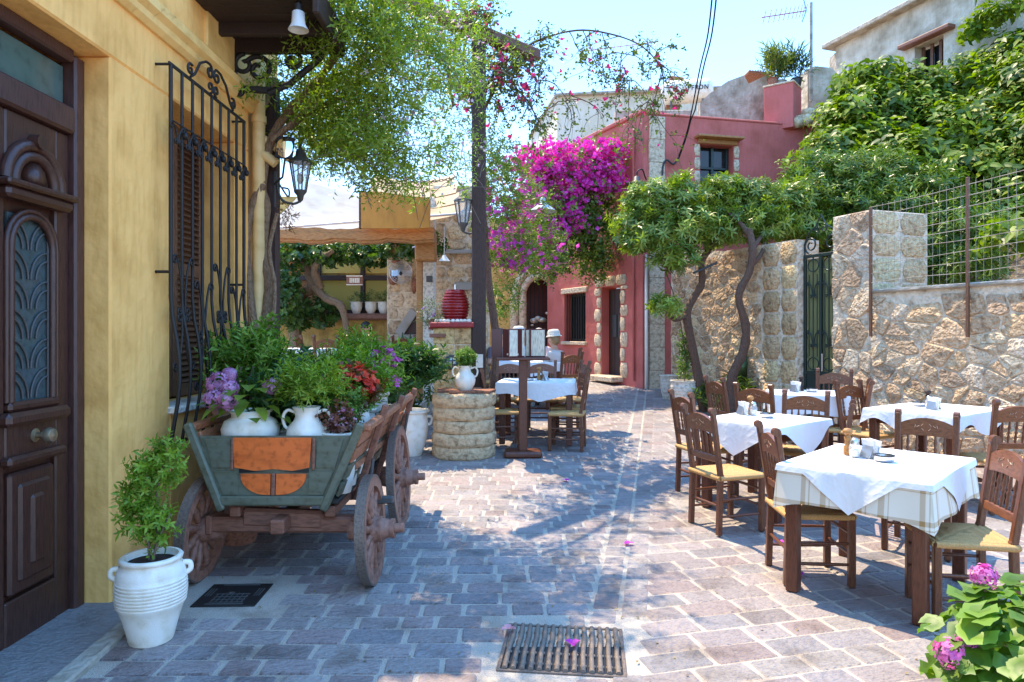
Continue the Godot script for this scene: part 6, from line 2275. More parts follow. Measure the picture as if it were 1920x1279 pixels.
func street_left() -> void:
	# basil in the ribbed white pot
	var t = thing("ribbed_pot", "large ribbed white clay pot with leaning basil plant beside the dark door", "potted plant", pt(-1.865, 0.0, -3.53), 20)
	t.scale = Vector3.ONE * 0.9
	t.position.y = gy(-3.5) + 0.008
	var b = MB.new()
	var pr = [Vector2(0, 0), Vector2(0.115, 0.0), Vector2(0.120, 0.015), Vector2(0.135, 0.08), Vector2(0.152, 0.14), Vector2(0.172, 0.20)]
	for i in 8:
		var u = 0.215 + i * 0.019
		var r = 0.176 + 0.010 * sin(PI * (i + 1) / 10.0)
		pr.append(Vector2(r + 0.005, u))
		pr.append(Vector2(r + 0.006, u + 0.008))
		pr.append(Vector2(r, u + 0.013))
	pr.append_array([Vector2(0.183, 0.385), Vector2(0.175, 0.42), Vector2(0.155, 0.445), Vector2(0.150, 0.452), Vector2(0.165, 0.46), Vector2(0.168, 0.475), Vector2(0.158, 0.485), Vector2(0.142, 0.484), Vector2(0.136, 0.46), Vector2(0.13, 0.45)])
	b.lathe(pr, 44)
	part(t, "pot", b, M.jug_white)
	for s in [-1.0, 1.0]:
		b = MB.new()
		b.tube(smooth_path([pt(s * 0.165, 0.425, 0), pt(s * 0.20, 0.42, 0), pt(s * 0.205, 0.385, 0), pt(s * 0.18, 0.365, 0)], 5), 0.016, 8)
		part(t, "handle", b, M.jug_white)
	b = MB.new()
	b.lathe([Vector2(0.136, 0.445), Vector2(0.06, 0.455), Vector2(0, 0.458)], 20)
	part(t, "soil", b, M.soil)
	b = MB.new()
	for e in [[pt(-0.01, 0.44, 0), pt(-0.02, 0.6, 0), pt(-0.06, 0.8, 0), pt(-0.05, 0.95, 0)], [pt(0.01, 0.44, 0.01), pt(0.03, 0.62, 0), pt(0.03, 0.85, 0), pt(0.06, 1.02, 0)], [pt(0.0, 0.44, 0.01), pt(0.05, 0.6, 0.03), pt(0.1, 0.72, 0.03)]]:
		b.tube(smooth_path(e, 4), 0.008, 6)
	part(t, "stems", b, M.twig)
	plant(t, sprig(10, 0.10, 0.05, 0.02, 55, true), [[pt(0.01, 0.62, 0), pt(0.05, 0.09, 0.05)], [pt(0.05, 0.66, 0.01), pt(0.05, 0.10, 0.05)], [pt(-0.06, 0.72, 0), pt(0.06, 0.08, 0.05)], [pt(-0.09, 0.79, 0), pt(0.05, 0.06, 0.05)], [pt(-0.04, 0.90, 0), pt(0.055, 0.08, 0.05)], [pt(0.03, 0.99, 0), pt(0.08, 0.06, 0.06)], [pt(0.09, 1.0, 0), pt(0.05, 0.09, 0.05)], [pt(0.08, 1.07, 0), pt(0.05, 0.05, 0.05)]], 260, 0.6, 1.0, Color(0.18, 0.32, 0.025), Color(0.38, 0.52, 0.06), "leaf", 0.4, 0.3)
	# cover in the pavement
	t = thing("manhole_cover", "square dark cast iron cover set in pale mortar in front of the cart", "manhole cover", pt(-1.686, 0.012, -4.13), 2)
	b = MB.new()
	b.box(pt(0, -0.012, 0), pt(0.50, 0.02, 0.46), 0.004)
	part(t, "mortar_frame", b, M.grout)
	b = MB.new()
	b.box(pt(0, -0.004, 0), pt(0.37, 0.02, 0.35), 0.003)
	part(t, "plate", b, M.iron)
	b = MB.new()
	for i in 7: b.box(pt(-0.09 + i * 0.03, 0.007, 0.06), pt(0.006, 0.006, 0.16 - 0.012 * abs(i - 3)), 0.001)
	for i in 4: b.box(pt(0, 0.007, 0.0 + i * 0.042), pt(0.2, 0.006, 0.005), 0.001)
	for s in [-1.0, 1.0]:
		for i in 3: b.box(pt(s * (0.13 + i * 0.015), 0.007, -0.03), pt(0.006, 0.005, 0.12), 0.001)
		b.box(pt(0, 0.007, s * 0.15), pt(0.22, 0.005, 0.01), 0.001)
	b.ball(pt(-0.03, 0.006, -0.02), pt(0.035, 0.004, 0.03), 8)
	part(t, "raised_pattern", b, M.iron_lit)
	# drain
	t = thing("drain_grate", "rusty slotted iron drain grate with a magenta petal on its bars", "drain", pt(0.257, 0.012, -3.435), -6.5)
	b = MB.new()
	b.box(pt(0, -0.016, -0.275), pt(0.68, 0.022, 0.03), 0.004)
	b.box(pt(0, -0.016, 0.275), pt(0.68, 0.022, 0.03), 0.004)
	b.box(pt(-0.323, -0.016, 0), pt(0.03, 0.022, 0.51), 0.004)
	b.box(pt(0.323, -0.016, 0), pt(0.03, 0.022, 0.51), 0.004)
	part(t, "mortar_frame", b, M.grout)
	b = MB.new()
	for s in [-1.0, 1.0]:
		b.box(pt(0, -0.012, s * 0.25), pt(0.61, 0.03, 0.018), 0.002)
		b.box(pt(s * 0.297, -0.012, 0), pt(0.018, 0.03, 0.5), 0.002)
	part(t, "iron_frame", b, M.tyre_iron)
	b = MB.new()
	b.box(pt(0, -0.006, 0), pt(0.58, 0.002, 0.49), 0)
	part(t, "dark_pit", b, M.black)
	b = MB.new()
	b.tube([pt(0, 0, -0.245), pt(0.003, 0.001, -0.1), pt(-0.002, 0, 0.05), pt(0, 0.001, 0.245)], [0.0125, 0.0145, 0.0125, 0.014], 8)
	for z in [-0.16, -0.05, 0.07, 0.18]: b.box(pt(0, -0.002, z), pt(0.032, 0.012, 0.02), 0.003)
	var bm = b.mesh(mat("grate_iron", Color(0.20, 0.155, 0.12), 0.65, "wear", 7.0, "grain", 0.3))
	for i in 14: inst(t, "bar", bm, Transform3D(Basis(), pt(-0.267 + i * 0.0411, 0.003, 0)))
	# pot by the court
	t = thing("cream_floor_pot", "tall cream clay pot with dark green bush standing between the cart and the stone well", "potted plant", gnd(-1.2, -8.1))
	b = pot_mesh(0.13, 0.21, 0.19, 0.54, Color.WHITE, 0.03)
	part(t, "pot", b, M.jug_white)
	b = MB.new()
	for s in [-1.0, 1.0]: b.tube(smooth_path([pt(s * 0.19, 0.46, 0), pt(s * 0.25, 0.45, 0), pt(s * 0.24, 0.38, 0), pt(s * 0.2, 0.36, 0)], 4), 0.018, 7)
	part(t, "handle", b, M.jug_white)
	b = MB.new()
	for i in 6: b.tube([pt(rr(-0.03, 0.03), 0.45, 0), pt(rr(-0.15, 0.15), 0.9, rr(-0.1, 0.1))], 0.008, 5)
	part(t, "stems", b, M.twig)
	plant(t, sprig(9, 0.18, 0.10, 0.034, 50), [[pt(-0.1, 0.95, 0), pt(0.25, 0.2, 0.2)], [pt(0.18, 0.95, 0), pt(0.2, 0.18, 0.2)], [pt(0, 1.08, 0), pt(0.25, 0.12, 0.2)]], 240, 0.7, 1.15, Color(0.035, 0.10, 0.035), Color(0.10, 0.20, 0.045))
	# greenery filling the court entrance behind the cart
	t = thing("leafy_hedge", "dark leafy planting along the edge of the raised court behind the cart", "shrub", gnd(-2.6, -9.2))
	foliage(t, "foliage", sprig(9, 0.2, 0.11, 0.045, 52).mesh(M.leaf), scatter([[pt(-0.3, 0.5, 0), pt(0.4, 0.5, 0.3)], [pt(0.4, 0.45, 0.1), pt(0.5, 0.45, 0.3)], [pt(0.95, 0.5, 0.2), pt(0.3, 0.45, 0.3)], [pt(-0.75, 0.8, 0.3), pt(0.25, 0.6, 0.3)]], 900, 0.8, 1.3, 0.5, 0.4), tints(Color(0.04, 0.10, 0.03), Color(0.12, 0.20, 0.05), 30))
	# right: pot by the red house
	t = thing("cream_floor_pot", "ringed cream pot with slender climber at the foot of the crooked trunk", "potted plant", gnd(2.86, -11.34))
	b = MB.new()
	pr = [Vector2(0, 0), Vector2(0.14, 0)]
	for i in 9:
		var u = 0.02 + i * 0.05
		pr.append_array([Vector2(0.165 + 0.05 * sin(PI * 0.6 * i / 8.0), u), Vector2(0.172 + 0.05 * sin(PI * 0.6 * i / 8.0), u + 0.02), Vector2(0.166 + 0.05 * sin(PI * 0.6 * i / 8.0), u + 0.045)])
	pr.append_array([Vector2(0.225, 0.47), Vector2(0.23, 0.5), Vector2(0.2, 0.5), Vector2(0.19, 0.46), Vector2(0, 0.46)])
	b.lathe(pr, 28)
	part(t, "pot", b, M.white_clay)
	b = MB.new()
	b.tube(smooth_path([pt(0, 0.45, 0), pt(0.03, 0.8, 0.02), pt(-0.02, 1.2, 0), pt(-0.12, 1.75, 0), pt(-0.3, 2.3, 0)], 5), 0.01, 5)
	part(t, "stems", b, M.twig)
	plant(t, sprig(6, 0.12, 0.09, 0.04, 55), [[pt(0.02, 0.7, 0), pt(0.10, 0.22, 0.1)], [pt(0.02, 1.05, 0), pt(0.07, 0.2, 0.07)]], 60, 0.7, 1.1, Color(0.08, 0.16, 0.03), Color(0.20, 0.28, 0.06))
	t = thing("slim_white_pot", "narrow white pot half hidden behind the ringed cream pot", "plant pot", gnd(2.9, -12.6))
	part(t, "pot", pot_mesh(0.11, 0.16, 0.16, 0.45), M.white_clay)
	# geranium in the near corner
	t = thing("geranium", "bright green geranium with mauve flowers in the near corner beside the dining table", "potted plant", pt(2.10, -0.06, -2.70))
	b = MB.new()
	b.lathe([Vector2(0, 0.05), Vector2(0.12, 0.05), Vector2(0.17, 0.22), Vector2(0.18, 0.26), Vector2(0.15, 0.26), Vector2(0, 0.22)], 24)
	part(t, "pot", b, M.terracotta)
	var leafs = []
	for i in 299:
		var d = Vector3(R.randfn(), R.randfn() * 0.9 + 0.35, R.randfn()).normalized()
		var p = pt(-0.02, 0.37, 0) + d * Vector3(0.42, 0.29, 0.34) * pow(R.randf(), 0.25)
		b = MB.new()
		b.k = Color(0.10, 0.22, 0.02).lerp(Color(0.27, 0.42, 0.05), R.randf()) * rr(0.75, 1.1)
		var nrm = (d * 0.6 + Vector3.UP * 0.9 + Vector3(R.randfn(), R.randfn(), R.randfn()) * 0.25).normalized()
		var s = nrm.cross(Vector3(R.randfn(), R.randfn(), R.randfn())).normalized()
		b.x = Transform3D(Basis(s, nrm, s.cross(nrm)), p)
		var rad = rr(0.042, 0.074)
		# round scalloped leaf, cupped, with a darker ring
		var tone = b.k
		var edge = [Vector3.ZERO, Vector3.ZERO]
		for j in 22:
			var a = -2.8 + 5.6 * j / 21.0
			var r2 = rad * (1.0 + 0.06 * cos(a * 9.0))
			var lift = 0.10 * cos(a * 4.5) * rad
			var q0 = Vector3(sin(a) * r2 * 0.58, 0.13 * rad + lift * 0.3, cos(a) * r2 * 0.58)
			var q1 = Vector3(sin(a) * r2, 0.13 * rad + lift, cos(a) * r2)
			if j > 0:
				var n0 = Vector3.UP - edge[0] * 6.0
				var n1 = Vector3.UP - q0 * 6.0
				b.k = tone * 0.8
				b.t3(Vector3.ZERO, edge[0], q0, Vector3.UP, n0, n1)
				b.k = tone
				b.t3(edge[0], edge[1], q1, n0, Vector3.UP, Vector3.UP)
				b.t3(edge[0], q1, q0, n0, Vector3.UP, n1)
			edge = [q0, q1]
		part(t, "leaf", b, M.leaf)
	for e in [[-0.42, 0.43, 0.08, 0.06], [-0.33, 0.46, 0.04, 0.045], [-0.16, 0.66, -0.1, 0.055]]:
		b = MB.new()
		b.k = Color(0.12, 0.2, 0.05)
		b.tube([pt(e[0] * 0.4, 0.3, 0), pt(e[0], e[1], e[2])], 0.004, 4)
		for i in 34:
			var d = Vector3(R.randfn(), R.randfn() * 0.7, R.randfn()).normalized()
			b.k = Color(0.66, 0.14, 0.42).lerp(Color(0.86, 0.34, 0.60), R.randf())
			var s = d.cross(Vector3(0.2, 0.7, 0.5)).normalized()
			for q in 4: b.leaf(Transform3D(Basis(s, d, s.cross(d)) * Basis(Vector3.UP, PI * 0.5 * q), pt(e[0], e[1], e[2]) + d * e[3] * rr(0.6, 1.0)), 0.02, 0.017, 0.1, 0.1)
		part(t, "flower_head", b, M.petal)


func well_corner() -> void:
	# the round drum of stone
	var t = thing("stone_well", "round pale stone well drum of five ringed courses with terracotta tiles on top", "well", gnd(-0.572, -8.13))
	var y = -0.02
	for i in 5:
		var b = MB.new()
		b.k = Color.WHITE * rr(0.9, 1.05)
		var h = 0.152
		var r = 0.375 + 0.008 * sin(i * 1.9)
		var pr = [Vector2(0, y), Vector2(r - 0.026, y), Vector2(r - 0.022, y + 0.008), Vector2(r - 0.004, y + 0.02), Vector2(r, y + 0.045), Vector2(r + 0.001, y + h - 0.045), Vector2(r - 0.003, y + h - 0.018), Vector2(r - 0.02, y + h - 0.007), Vector2(r - 0.024, y + h), Vector2(0, y + h)]
		b.lathe(pr, 44)
		for k in b.v.size():
			var p = b.v[k]
			var a = atan2(p.z, p.x)
			var w = 1.0 + 0.008 * sin(a * 7.0 + i * 2.0) + 0.006 * sin(a * 13.0 + i)
			b.v[k] = Vector3(p.x * w, p.y + 0.005 * sin(a * 5.0 + i * 1.7), p.z * w)
		part(t, "course", b, M.well_stone)
		y += h
	for e in [[-0.02, 0.12, 0.30, 0.2, 8], [0.22, 0.02, 0.26, 0.3, -12], [-0.22, -0.05, 0.2, 0.3, 5], [0.05, -0.2, 0.3, 0.2, 0]]:
		var b = MB.new()
		b.k = Color.WHITE * rr(0.85, 1.15)
		b.box(Vector3.ZERO, pt(e[2], 0.035, e[3]), 0.006)
		part(t, "tile", b, M.terracotta, xfm(pt(e[0], y + 0.019 + 0.002 * e[4] * 0.1, e[1]), pt(0, e[4], 0)))
	var top = t.position.y + y + 0.037
	t = thing("white_jug", "white two handled jug with a tuft of moss green plant standing on the stone well", "potted plant", pt(-0.555, top, -8.05))
	part(t, "jug", jug_mesh(0.125, 0.285), M.jug_white)
	jug_handles(t, 0.125, 0.285, M.jug_white)
	plant(t, sprig(9, 0.06, 0.03, 0.014, 55), [[pt(0.01, 0.36, 0), pt(0.10, 0.085, 0.09)]], 260, 0.7, 1.1, Color(0.12, 0.24, 0.03), Color(0.22, 0.36, 0.06), "leaf", 0.5)
	# pillar with the honey pot
	var p = thing("stone_pillar", "tan stone pillar with red painted slab on top behind the stone well", "pillar", pt(-0.76, 0.1, -8.85))
	y = 0.0
	for i in 7:
		var h = 0.225 if i < 6 else 0.215
		var x = -0.245
		while x < 0.24:
			var w = rr(0.18, 0.3)
			if x + w > 0.15: w = 0.245 - x
			var b = MB.new()
			b.k = Color(1.0, 0.82, 0.55) * rr(0.85, 1.12)
			b.box(pt(x + w * 0.5, y + h * 0.5, 0), pt(w - 0.008, h - 0.008, 0.38), 0.012)
			part(p, "stone", b, M.quoin)
			x += w
		y += h
	var b = MB.new()
	b.box(pt(0, 0.77, 0), pt(0.47, 1.54, 0.36), 0)
	part(p, "core", b, M.mortar)
	b = MB.new()
	b.box(pt(0.0, y + 0.035, 0.02), pt(0.56, 0.07, 0.46), 0.012)
	part(p, "red_slab", b, M.red_paint)
	b = MB.new()
	b.box(pt(-0.18, y - 0.1, 0.21), pt(0.21, 0.05, 0.03), 0.006)
	part(p, "wooden_peg", b, M.cart_wood)
	for i in 9:
		b = MB.new()
		b.k = Color.WHITE * rr(0.85, 1.1)
		b.ball(pt(-0.2 + i * 0.052 + rr(-0.01, 0.01), y + 0.085, 0.17 + rr(-0.02, 0.03)), pt(0.035, 0.025, 0.03), 8)
		part(p, "pebble", b, M.jug_white)
	var sy = 0.1 + y + 0.07
	t = thing("honey_pot", "red ringed beehive shaped pot with small metal knob on the stone pillar", "pot", pt(-0.735, sy, -8.85))
	var pr = [Vector2(0, 0.02), Vector2(0.11, 0.02)]
	for i in 10:
		var u = 0.03 + i * 0.037
		var r = 0.105 + 0.068 * sin(PI * (0.18 + 0.72 * i / 9.0))
		pr.append_array([Vector2(r, u), Vector2(r + 0.012, u + 0.010), Vector2(r + 0.012, u + 0.020), Vector2(r - 0.002, u + 0.030)])
	pr.append_array([Vector2(0.125, 0.40), Vector2(0.12, 0.42), Vector2(0, 0.425)])
	b = MB.new()
	b.lathe(pr, 36)
	for x in [-0.06, 0.06]: b.box(pt(x, 0.012, 0.08), pt(0.05, 0.024, 0.04), 0.004)
	part(t, "body", b, M.red_ceramic)
	b = MB.new()
	b.tube([pt(0, 0.42, 0), pt(0, 0.49, 0)], [0.018, 0.014], 10)
	part(t, "knob", b, M.steel)
	t = thing("lavender_pot", "grey green lavender with mauve flowers spilling beside the red honey pot", "potted plant", pt(-1.02, sy - 0.06, -8.8))
	part(t, "pot", pot_mesh(0.04, 0.06, 0.06, 0.10), M.terracotta)
	b = MB.new()
	b.box(pt(0.05, -0.02, 0), pt(0.2, 0.03, 0.14), 0.004)
	part(t, "bracket_shelf", b, M.red_paint)
	plant(t, sprig(8, 0.14, 0.05, 0.012, 45), [[pt(-0.02, 0.14, 0.02), pt(0.14, 0.12, 0.1)], [pt(0.02, -0.02, 0.08), pt(0.09, 0.1, 0.06)]], 80, 0.7, 1.1, Color(0.12, 0.15, 0.10), Color(0.25, 0.27, 0.20))
	foliage(t, "blossom", flower_mesh(5, 0.02, 0.014).mesh(M.petal), scatter([[pt(-0.02, 0.2, 0.02), pt(0.14, 0.08, 0.1)]], 18, 0.8, 1.2, 0.6), tints(Color(0.42, 0.26, 0.52), Color(0.5, 0.35, 0.6)))
	# bulkhead light
	t = thing("bulkhead_lamp", "round caged bulkhead lamp on the stone pillar above the white jug", "lamp", pt(-0.77, 1.225, -8.655))
	b = MB.new()
	b.x = Transform3D(Basis(Vector3.RIGHT, PI / 2), Vector3.ZERO)
	b.lathe([Vector2(0, 0), Vector2(0.095, 0), Vector2(0.095, 0.03), Vector2(0.08, 0.045), Vector2(0.07, 0.04), Vector2(0.07, 0.02), Vector2(0, 0.02)], 24)
	for s in [-0.025, 0.025]:
		b.tube([pt(s, 0.045, -0.075), pt(s, 0.075, 0), pt(s, 0.045, 0.075)], 0.006, 5)
		b.tube([pt(-0.075, 0.045, s), pt(0, 0.075, s), pt(0.075, 0.045, s)], 0.006, 5)
	part(t, "cage", b, M.iron_lit)
	b = MB.new()
	b.ball(pt(0, 0, 0.025), pt(0.068, 0.068, 0.04), 16)
	part(t, "glass", b, M.lamp_white)
	# menu stand
	t = thing("menu_stand", "dark wooden menu stand with square post and chamfered base beside the stone well", "menu stand", gnd(0.13, -8.05))
	b = MB.new()
	b.box(pt(0, 0.035, 0), pt(0.44, 0.07, 0.34), 0.03)
	part(t, "base", b, M.table_wood)
	b = MB.new()
	b.box(pt(0, 0.6, 0), pt(0.10, 1.07, 0.09), 0.008)
	part(t, "post", b, M.table_wood)
	b = MB.new()
	b.box(pt(0, 1.15, 0), pt(0.62, 0.035, 0.36), 0.012)
	part(t, "top", b, M.table_wood)
	var my = t.position.y + 1.168
	# menus: open books standing on the top
	var k = 0
	for e in [[-0.245, 0.10, -38.0, 0.0], [0.02, 0.08, 14.0, 1.0], [0.20, -0.07, 78.0, 0.0]]:
		var m = thing("menu", ["dark red leather menu standing open beside the post, cover turned to the square", "open menu showing its two cream pages, middle of the stand", "dark red menu seen edge on at the outer end of the stand"][k], "menu", pt(0.13 + e[0], my, -8.05 + e[1]), e[2], "menus on the stand")
		for s in [-1.0, 1.0]:
			b = MB.new()
			b.x = Transform3D(Basis(Vector3.UP, s * (0.35 if k != 1 else -0.42)), Vector3.ZERO)
			b.box(pt(s * 0.125, 0.165, 0), pt(0.235, 0.33, 0.008), 0.002)
			part(m, "cover", b, M.menu_red)
			b = MB.new()
			b.x = Transform3D(Basis(Vector3.UP, s * (0.35 if k != 1 else -0.42)), Vector3.ZERO)
			b.box(pt(s * 0.125, 0.166, 0.009 if k == 1 else -0.009), pt(0.215, 0.30, 0.007), 0.001)
			part(m, "page", b, M.paper)
		if k == 0:
			b = MB.new()
			b.x = Transform3D(Basis(Vector3.UP, 0.35), Vector3.ZERO)
			b.box(pt(0.13, 0.035, 0.006), pt(0.14, 0.022, 0.003), 0.0)
			part(m, "label_strip", b, M.jug_white)
		k += 1


# ---------- tables and chairs ----------
func make_chair() -> Node3D:
	var c = thing("taverna_chair", "x", "chair")
	var B = Transform3D(Basis(Vector3.RIGHT, deg_to_rad(-8.5)), pt(0, 0.45, -0.185))   # the leaning back
	var b: MB
	for s in [-1.0, 1.0]:
		b = MB.new()
		b.bar(pt(s * 0.185, 0, -0.20), pt(s * 0.185, 0.47, -0.185), 0.042, 0.040, Vector3.RIGHT, 0.005)
		b.x = B
		b.bar(pt(s * 0.185, -0.01, 0), pt(s * 0.192, 0.50, 0), 0.042, 0.036, Vector3.RIGHT, 0.005)
		b.tube([pt(s * 0.192 - 0.021, 0.515, -0.006), pt(s * 0.192 + 0.021, 0.515, -0.006)], 0.026, 12)
		b.bar(pt(s * 0.192, 0.48, 0.002), pt(s * 0.192, 0.512, 0.012), 0.038, 0.03, Vector3.RIGHT, 0.006)
		part(c, "back_leg", b, M.chair_wood)
		b = MB.new()
		b.bar(pt(s * 0.195, 0, 0.19), pt(s * 0.195, 0.445, 0.19), 0.042, 0.042, Vector3.RIGHT, 0.006)
		part(c, "front_leg", b, M.chair_wood)
		for y in [0.14, 0.27]:
			b = MB.new()
			b.tube([pt(s * 0.19, y, -0.19), pt(s * 0.193, y, 0.0), pt(s * 0.195, y, 0.19)], [0.009, 0.012, 0.009], 7)
			part(c, "stretcher", b, M.chair_wood)
	for e in [[0.20, 0.19], [0.33, 0.19], [0.22, -0.193]]:
		b = MB.new()
		b.tube([pt(-0.19, e[0], e[1]), pt(0, e[0], e[1]), pt(0.19, e[0], e[1])], [0.009, 0.012, 0.009], 7)
		part(c, "stretcher", b, M.chair_wood)
	# rush seat
	b = MB.new()
	var H = func(u, v):
		var x = (u - 0.5) * 2.0
		var z = (v - 0.5) * 2.0
		var q = maxf(abs(x), abs(z))
		return Vector3(x * 0.208, 0.452 + 0.012 * (1.0 - q * q) + 0.0035 * sin(q * 62.0) - (0.022 if q > 0.99 else 0.0) - 0.008 * absf(absf(x) - absf(z)) * 0.0 - (0.006 if absf(absf(x) - absf(z)) < 0.04 else 0.0), z * 0.2 + 0.0)
	b.sheet(26, 26, H)
	for s in [-1.0, 1.0]:
		b.tube([pt(-0.205, 0.437, s * 0.2), pt(0.205, 0.437, s * 0.2)], 0.02, 8)
		b.tube([pt(s * 0.205, 0.437, -0.2), pt(s * 0.205, 0.437, 0.2)], 0.02, 8)
	part(c, "seat", b, M.straw)
	# crest, lower rail, spindles
	b = MB.new()
	b.x = B
	var q = PackedVector2Array([Vector2(-0.172, 0.335), Vector2(-0.10, 0.345), Vector2(0, 0.348), Vector2(0.10, 0.345), Vector2(0.172, 0.335)])
	for i in 11:
		var x = 0.172 - 0.344 * i / 10.0
		q.append(Vector2(x, 0.435 + 0.045 * (1.0 - pow(x / 0.172, 2.0))))
	b.prism(q, -0.012, 0.012)
	part(c, "crest_rail", b, M.crest_wood)
	b = MB.new()
	b.x = B
	for z in [0.0125, -0.0125]:
		for s in [-1.0, 1.0]:
			for e in [[0.02, 0.435, 0.9], [0.045, 0.42, 0.5], [0.07, 0.425, 1.3], [0.03, 0.40, 2.3]]:
				b.bar(pt(s * e[0], e[1], z), pt(s * (e[0] + 0.022 * cos(e[2])), e[1] - 0.022 * sin(e[2]), z), 0.006, 0.004, Vector3.BACK, 0.001)
	part(c, "carving", b, M.carving)
	b = MB.new()
	b.x = B
	b.box(pt(0, 0.135, 0), pt(0.35, 0.052, 0.02), 0.005)
	part(c, "lower_rail", b, M.crest_wood)
	b = MB.new()
	b.x = Transform3D.IDENTITY
	b.lathe([Vector2(0.007, 0), Vector2(0.008, 0.02), Vector2(0.012, 0.06), Vector2(0.007, 0.085), Vector2(0.013, 0.10), Vector2(0.007, 0.115), Vector2(0.012, 0.14), Vector2(0.008, 0.175), Vector2(0.007, 0.2)], 8)
	var sm = b.mesh(M.chair_wood)
	for i in 5: inst(c, "spindle", sm, B * Transform3D(Basis(), pt(-0.12 + i * 0.06, 0.15, 0)))
	return c


func make_table(called: String, label: String, at: Vector3, turn: float, a: float, bb: float, checked: bool, style: int) -> void:
	# a runs along local x, bb along local z
	var t = thing(called, label, "table", at, turn, "dining tables")
	var h = 0.775
	for sx in [-1.0, 1.0]:
		for sz in [-1.0, 1.0]:
			var b = MB.new()
			b.bar(pt(sx * (a * 0.5 - 0.055), 0, sz * (bb * 0.5 - 0.055)), pt(sx * (a * 0.5 - 0.055), h - 0.03, sz * (bb * 0.5 - 0.055)), 0.072, 0.072, Vector3.RIGHT, 0.006)
			part(t, "leg", b, M.table_wood)
	for s in [-1.0, 1.0]:
		var b = MB.new()
		b.box(pt(0, h - 0.085, s * (bb * 0.5 - 0.06)), pt(a - 0.18, 0.10, 0.025), 0.003)
		part(t, "apron", b, M.table_wood)
		b = MB.new()
		b.box(pt(s * (a * 0.5 - 0.06), h - 0.085, 0), pt(0.025, 0.10, bb - 0.18), 0.003)
		part(t, "apron", b, M.table_wood)
	var b = MB.new()
	b.box(pt(0, h - 0.017, 0), pt(a, 0.03, bb), 0.004)
	part(t, "top", b, M.table_wood)
	if checked:
		var u = thing("checked_undercloth", "beige and cream plaid undercloth beneath the white cloth of the nearest table", "tablecloth", at, turn)
		part(u, "cloth", skirt(a, bb, h + 0.002, 0.012, 0, func(m): return 0.205 + 0.055 * pow(absf(m), 5.0), 0.02), M.plaid)
	var w = thing("white_tablecloth", ["white top cloth with hanging triangles on the nearest table", "white cloth with deep hanging corner on the table by the crooked chair pair", "white cloth on the table in front of the iron gate", "white cloth with ruffled hem on the table against the rubble wall", "white cloth on the table behind the menu stand", "white cloth on the far table of the seated guests"][style], "tablecloth", at, turn, "white tablecloths")
	var drop: Callable
	match style:
		0: drop = func(m): return 0.035 + 0.20 * maxf(0.0, 1.0 - absf(m) * 1.65)
		1: drop = func(m): return 0.05 + 0.22 * maxf(0.0, 1.0 - absf(m) * 1.15)
		2: drop = func(m): return 0.19 + 0.04 * absf(m)
		3: drop = func(m): return 0.13 + 0.07 * cos(m * 4.0) + 0.06 * pow(absf(m), 4.0)
		_: drop = func(m): return 0.10 + 0.13 * maxf(0.0, 1.0 - absf(m - 0.1) * 1.3) + 0.04 * absf(m)
	part(w, "cloth", skirt(a, bb, h + 0.007, 0.018, style * 1.7, drop, 0.012 if style != 3 else 0.025), M.cloth)


func skirt(a: float, bb: float, y: float, gap: float, phase: float, drop: Callable, wave: float) -> MB:
	var b = MB.new()
	var ha = a * 0.5 + gap
	var hb = bb * 0.5 + gap
	b.sheet(14, 14, func(u, v): return Vector3((u * 2 - 1) * (ha - 0.006), y + 0.0012 * sin(u * 9 + phase) * sin(v * 8) , (v * 2 - 1) * (hb - 0.006)))
	# round the rim and down
	var ring = []
	var per = 26
	for side in 4:
		for i in per:
			var m = -1.0 + 2.0 * i / per
			var p: Vector2
			var n: Vector2
			match side:
				0:
					p = Vector2(m * ha, hb)
					n = Vector2(0, 1)
				1:
					p = Vector2(ha, -m * hb)
					n = Vector2(1, 0)
				2:
					p = Vector2(-m * ha, -hb)
					n = Vector2(0, -1)
				_:
					p = Vector2(-ha, m * hb)
					n = Vector2(-1, 0)
			if i == 0: n = Vector2(signf(p.x), signf(p.y)) * 0.75
			ring.append([p, n, drop.call(m), side * per + i])
	var rows = 7
	var N = ring.size()
	b.sheet(N, rows, func(u, v):
		var e = ring[int(round(u * N)) % N]
		var f = v
		if v < 0.001: return Vector3(e[0].x - e[1].x * 0.006, y, e[0].y - e[1].y * 0.006)
		f = (v - 1.0 / rows) / (1.0 - 1.0 / rows)
		var s = e[3] * 0.24 + phase
		var o = 0.002 + (wave * (0.55 + 0.5 * sin(s * 1.7) + 0.35 * sin(s * 3.1 + 1.0)) + 0.012) * f * minf(1.0, e[2] / 0.1)
		return Vector3(e[0].x + e[1].x * o, y - 0.006 - e[2] * f, e[0].y + e[1].y * o))
	return b


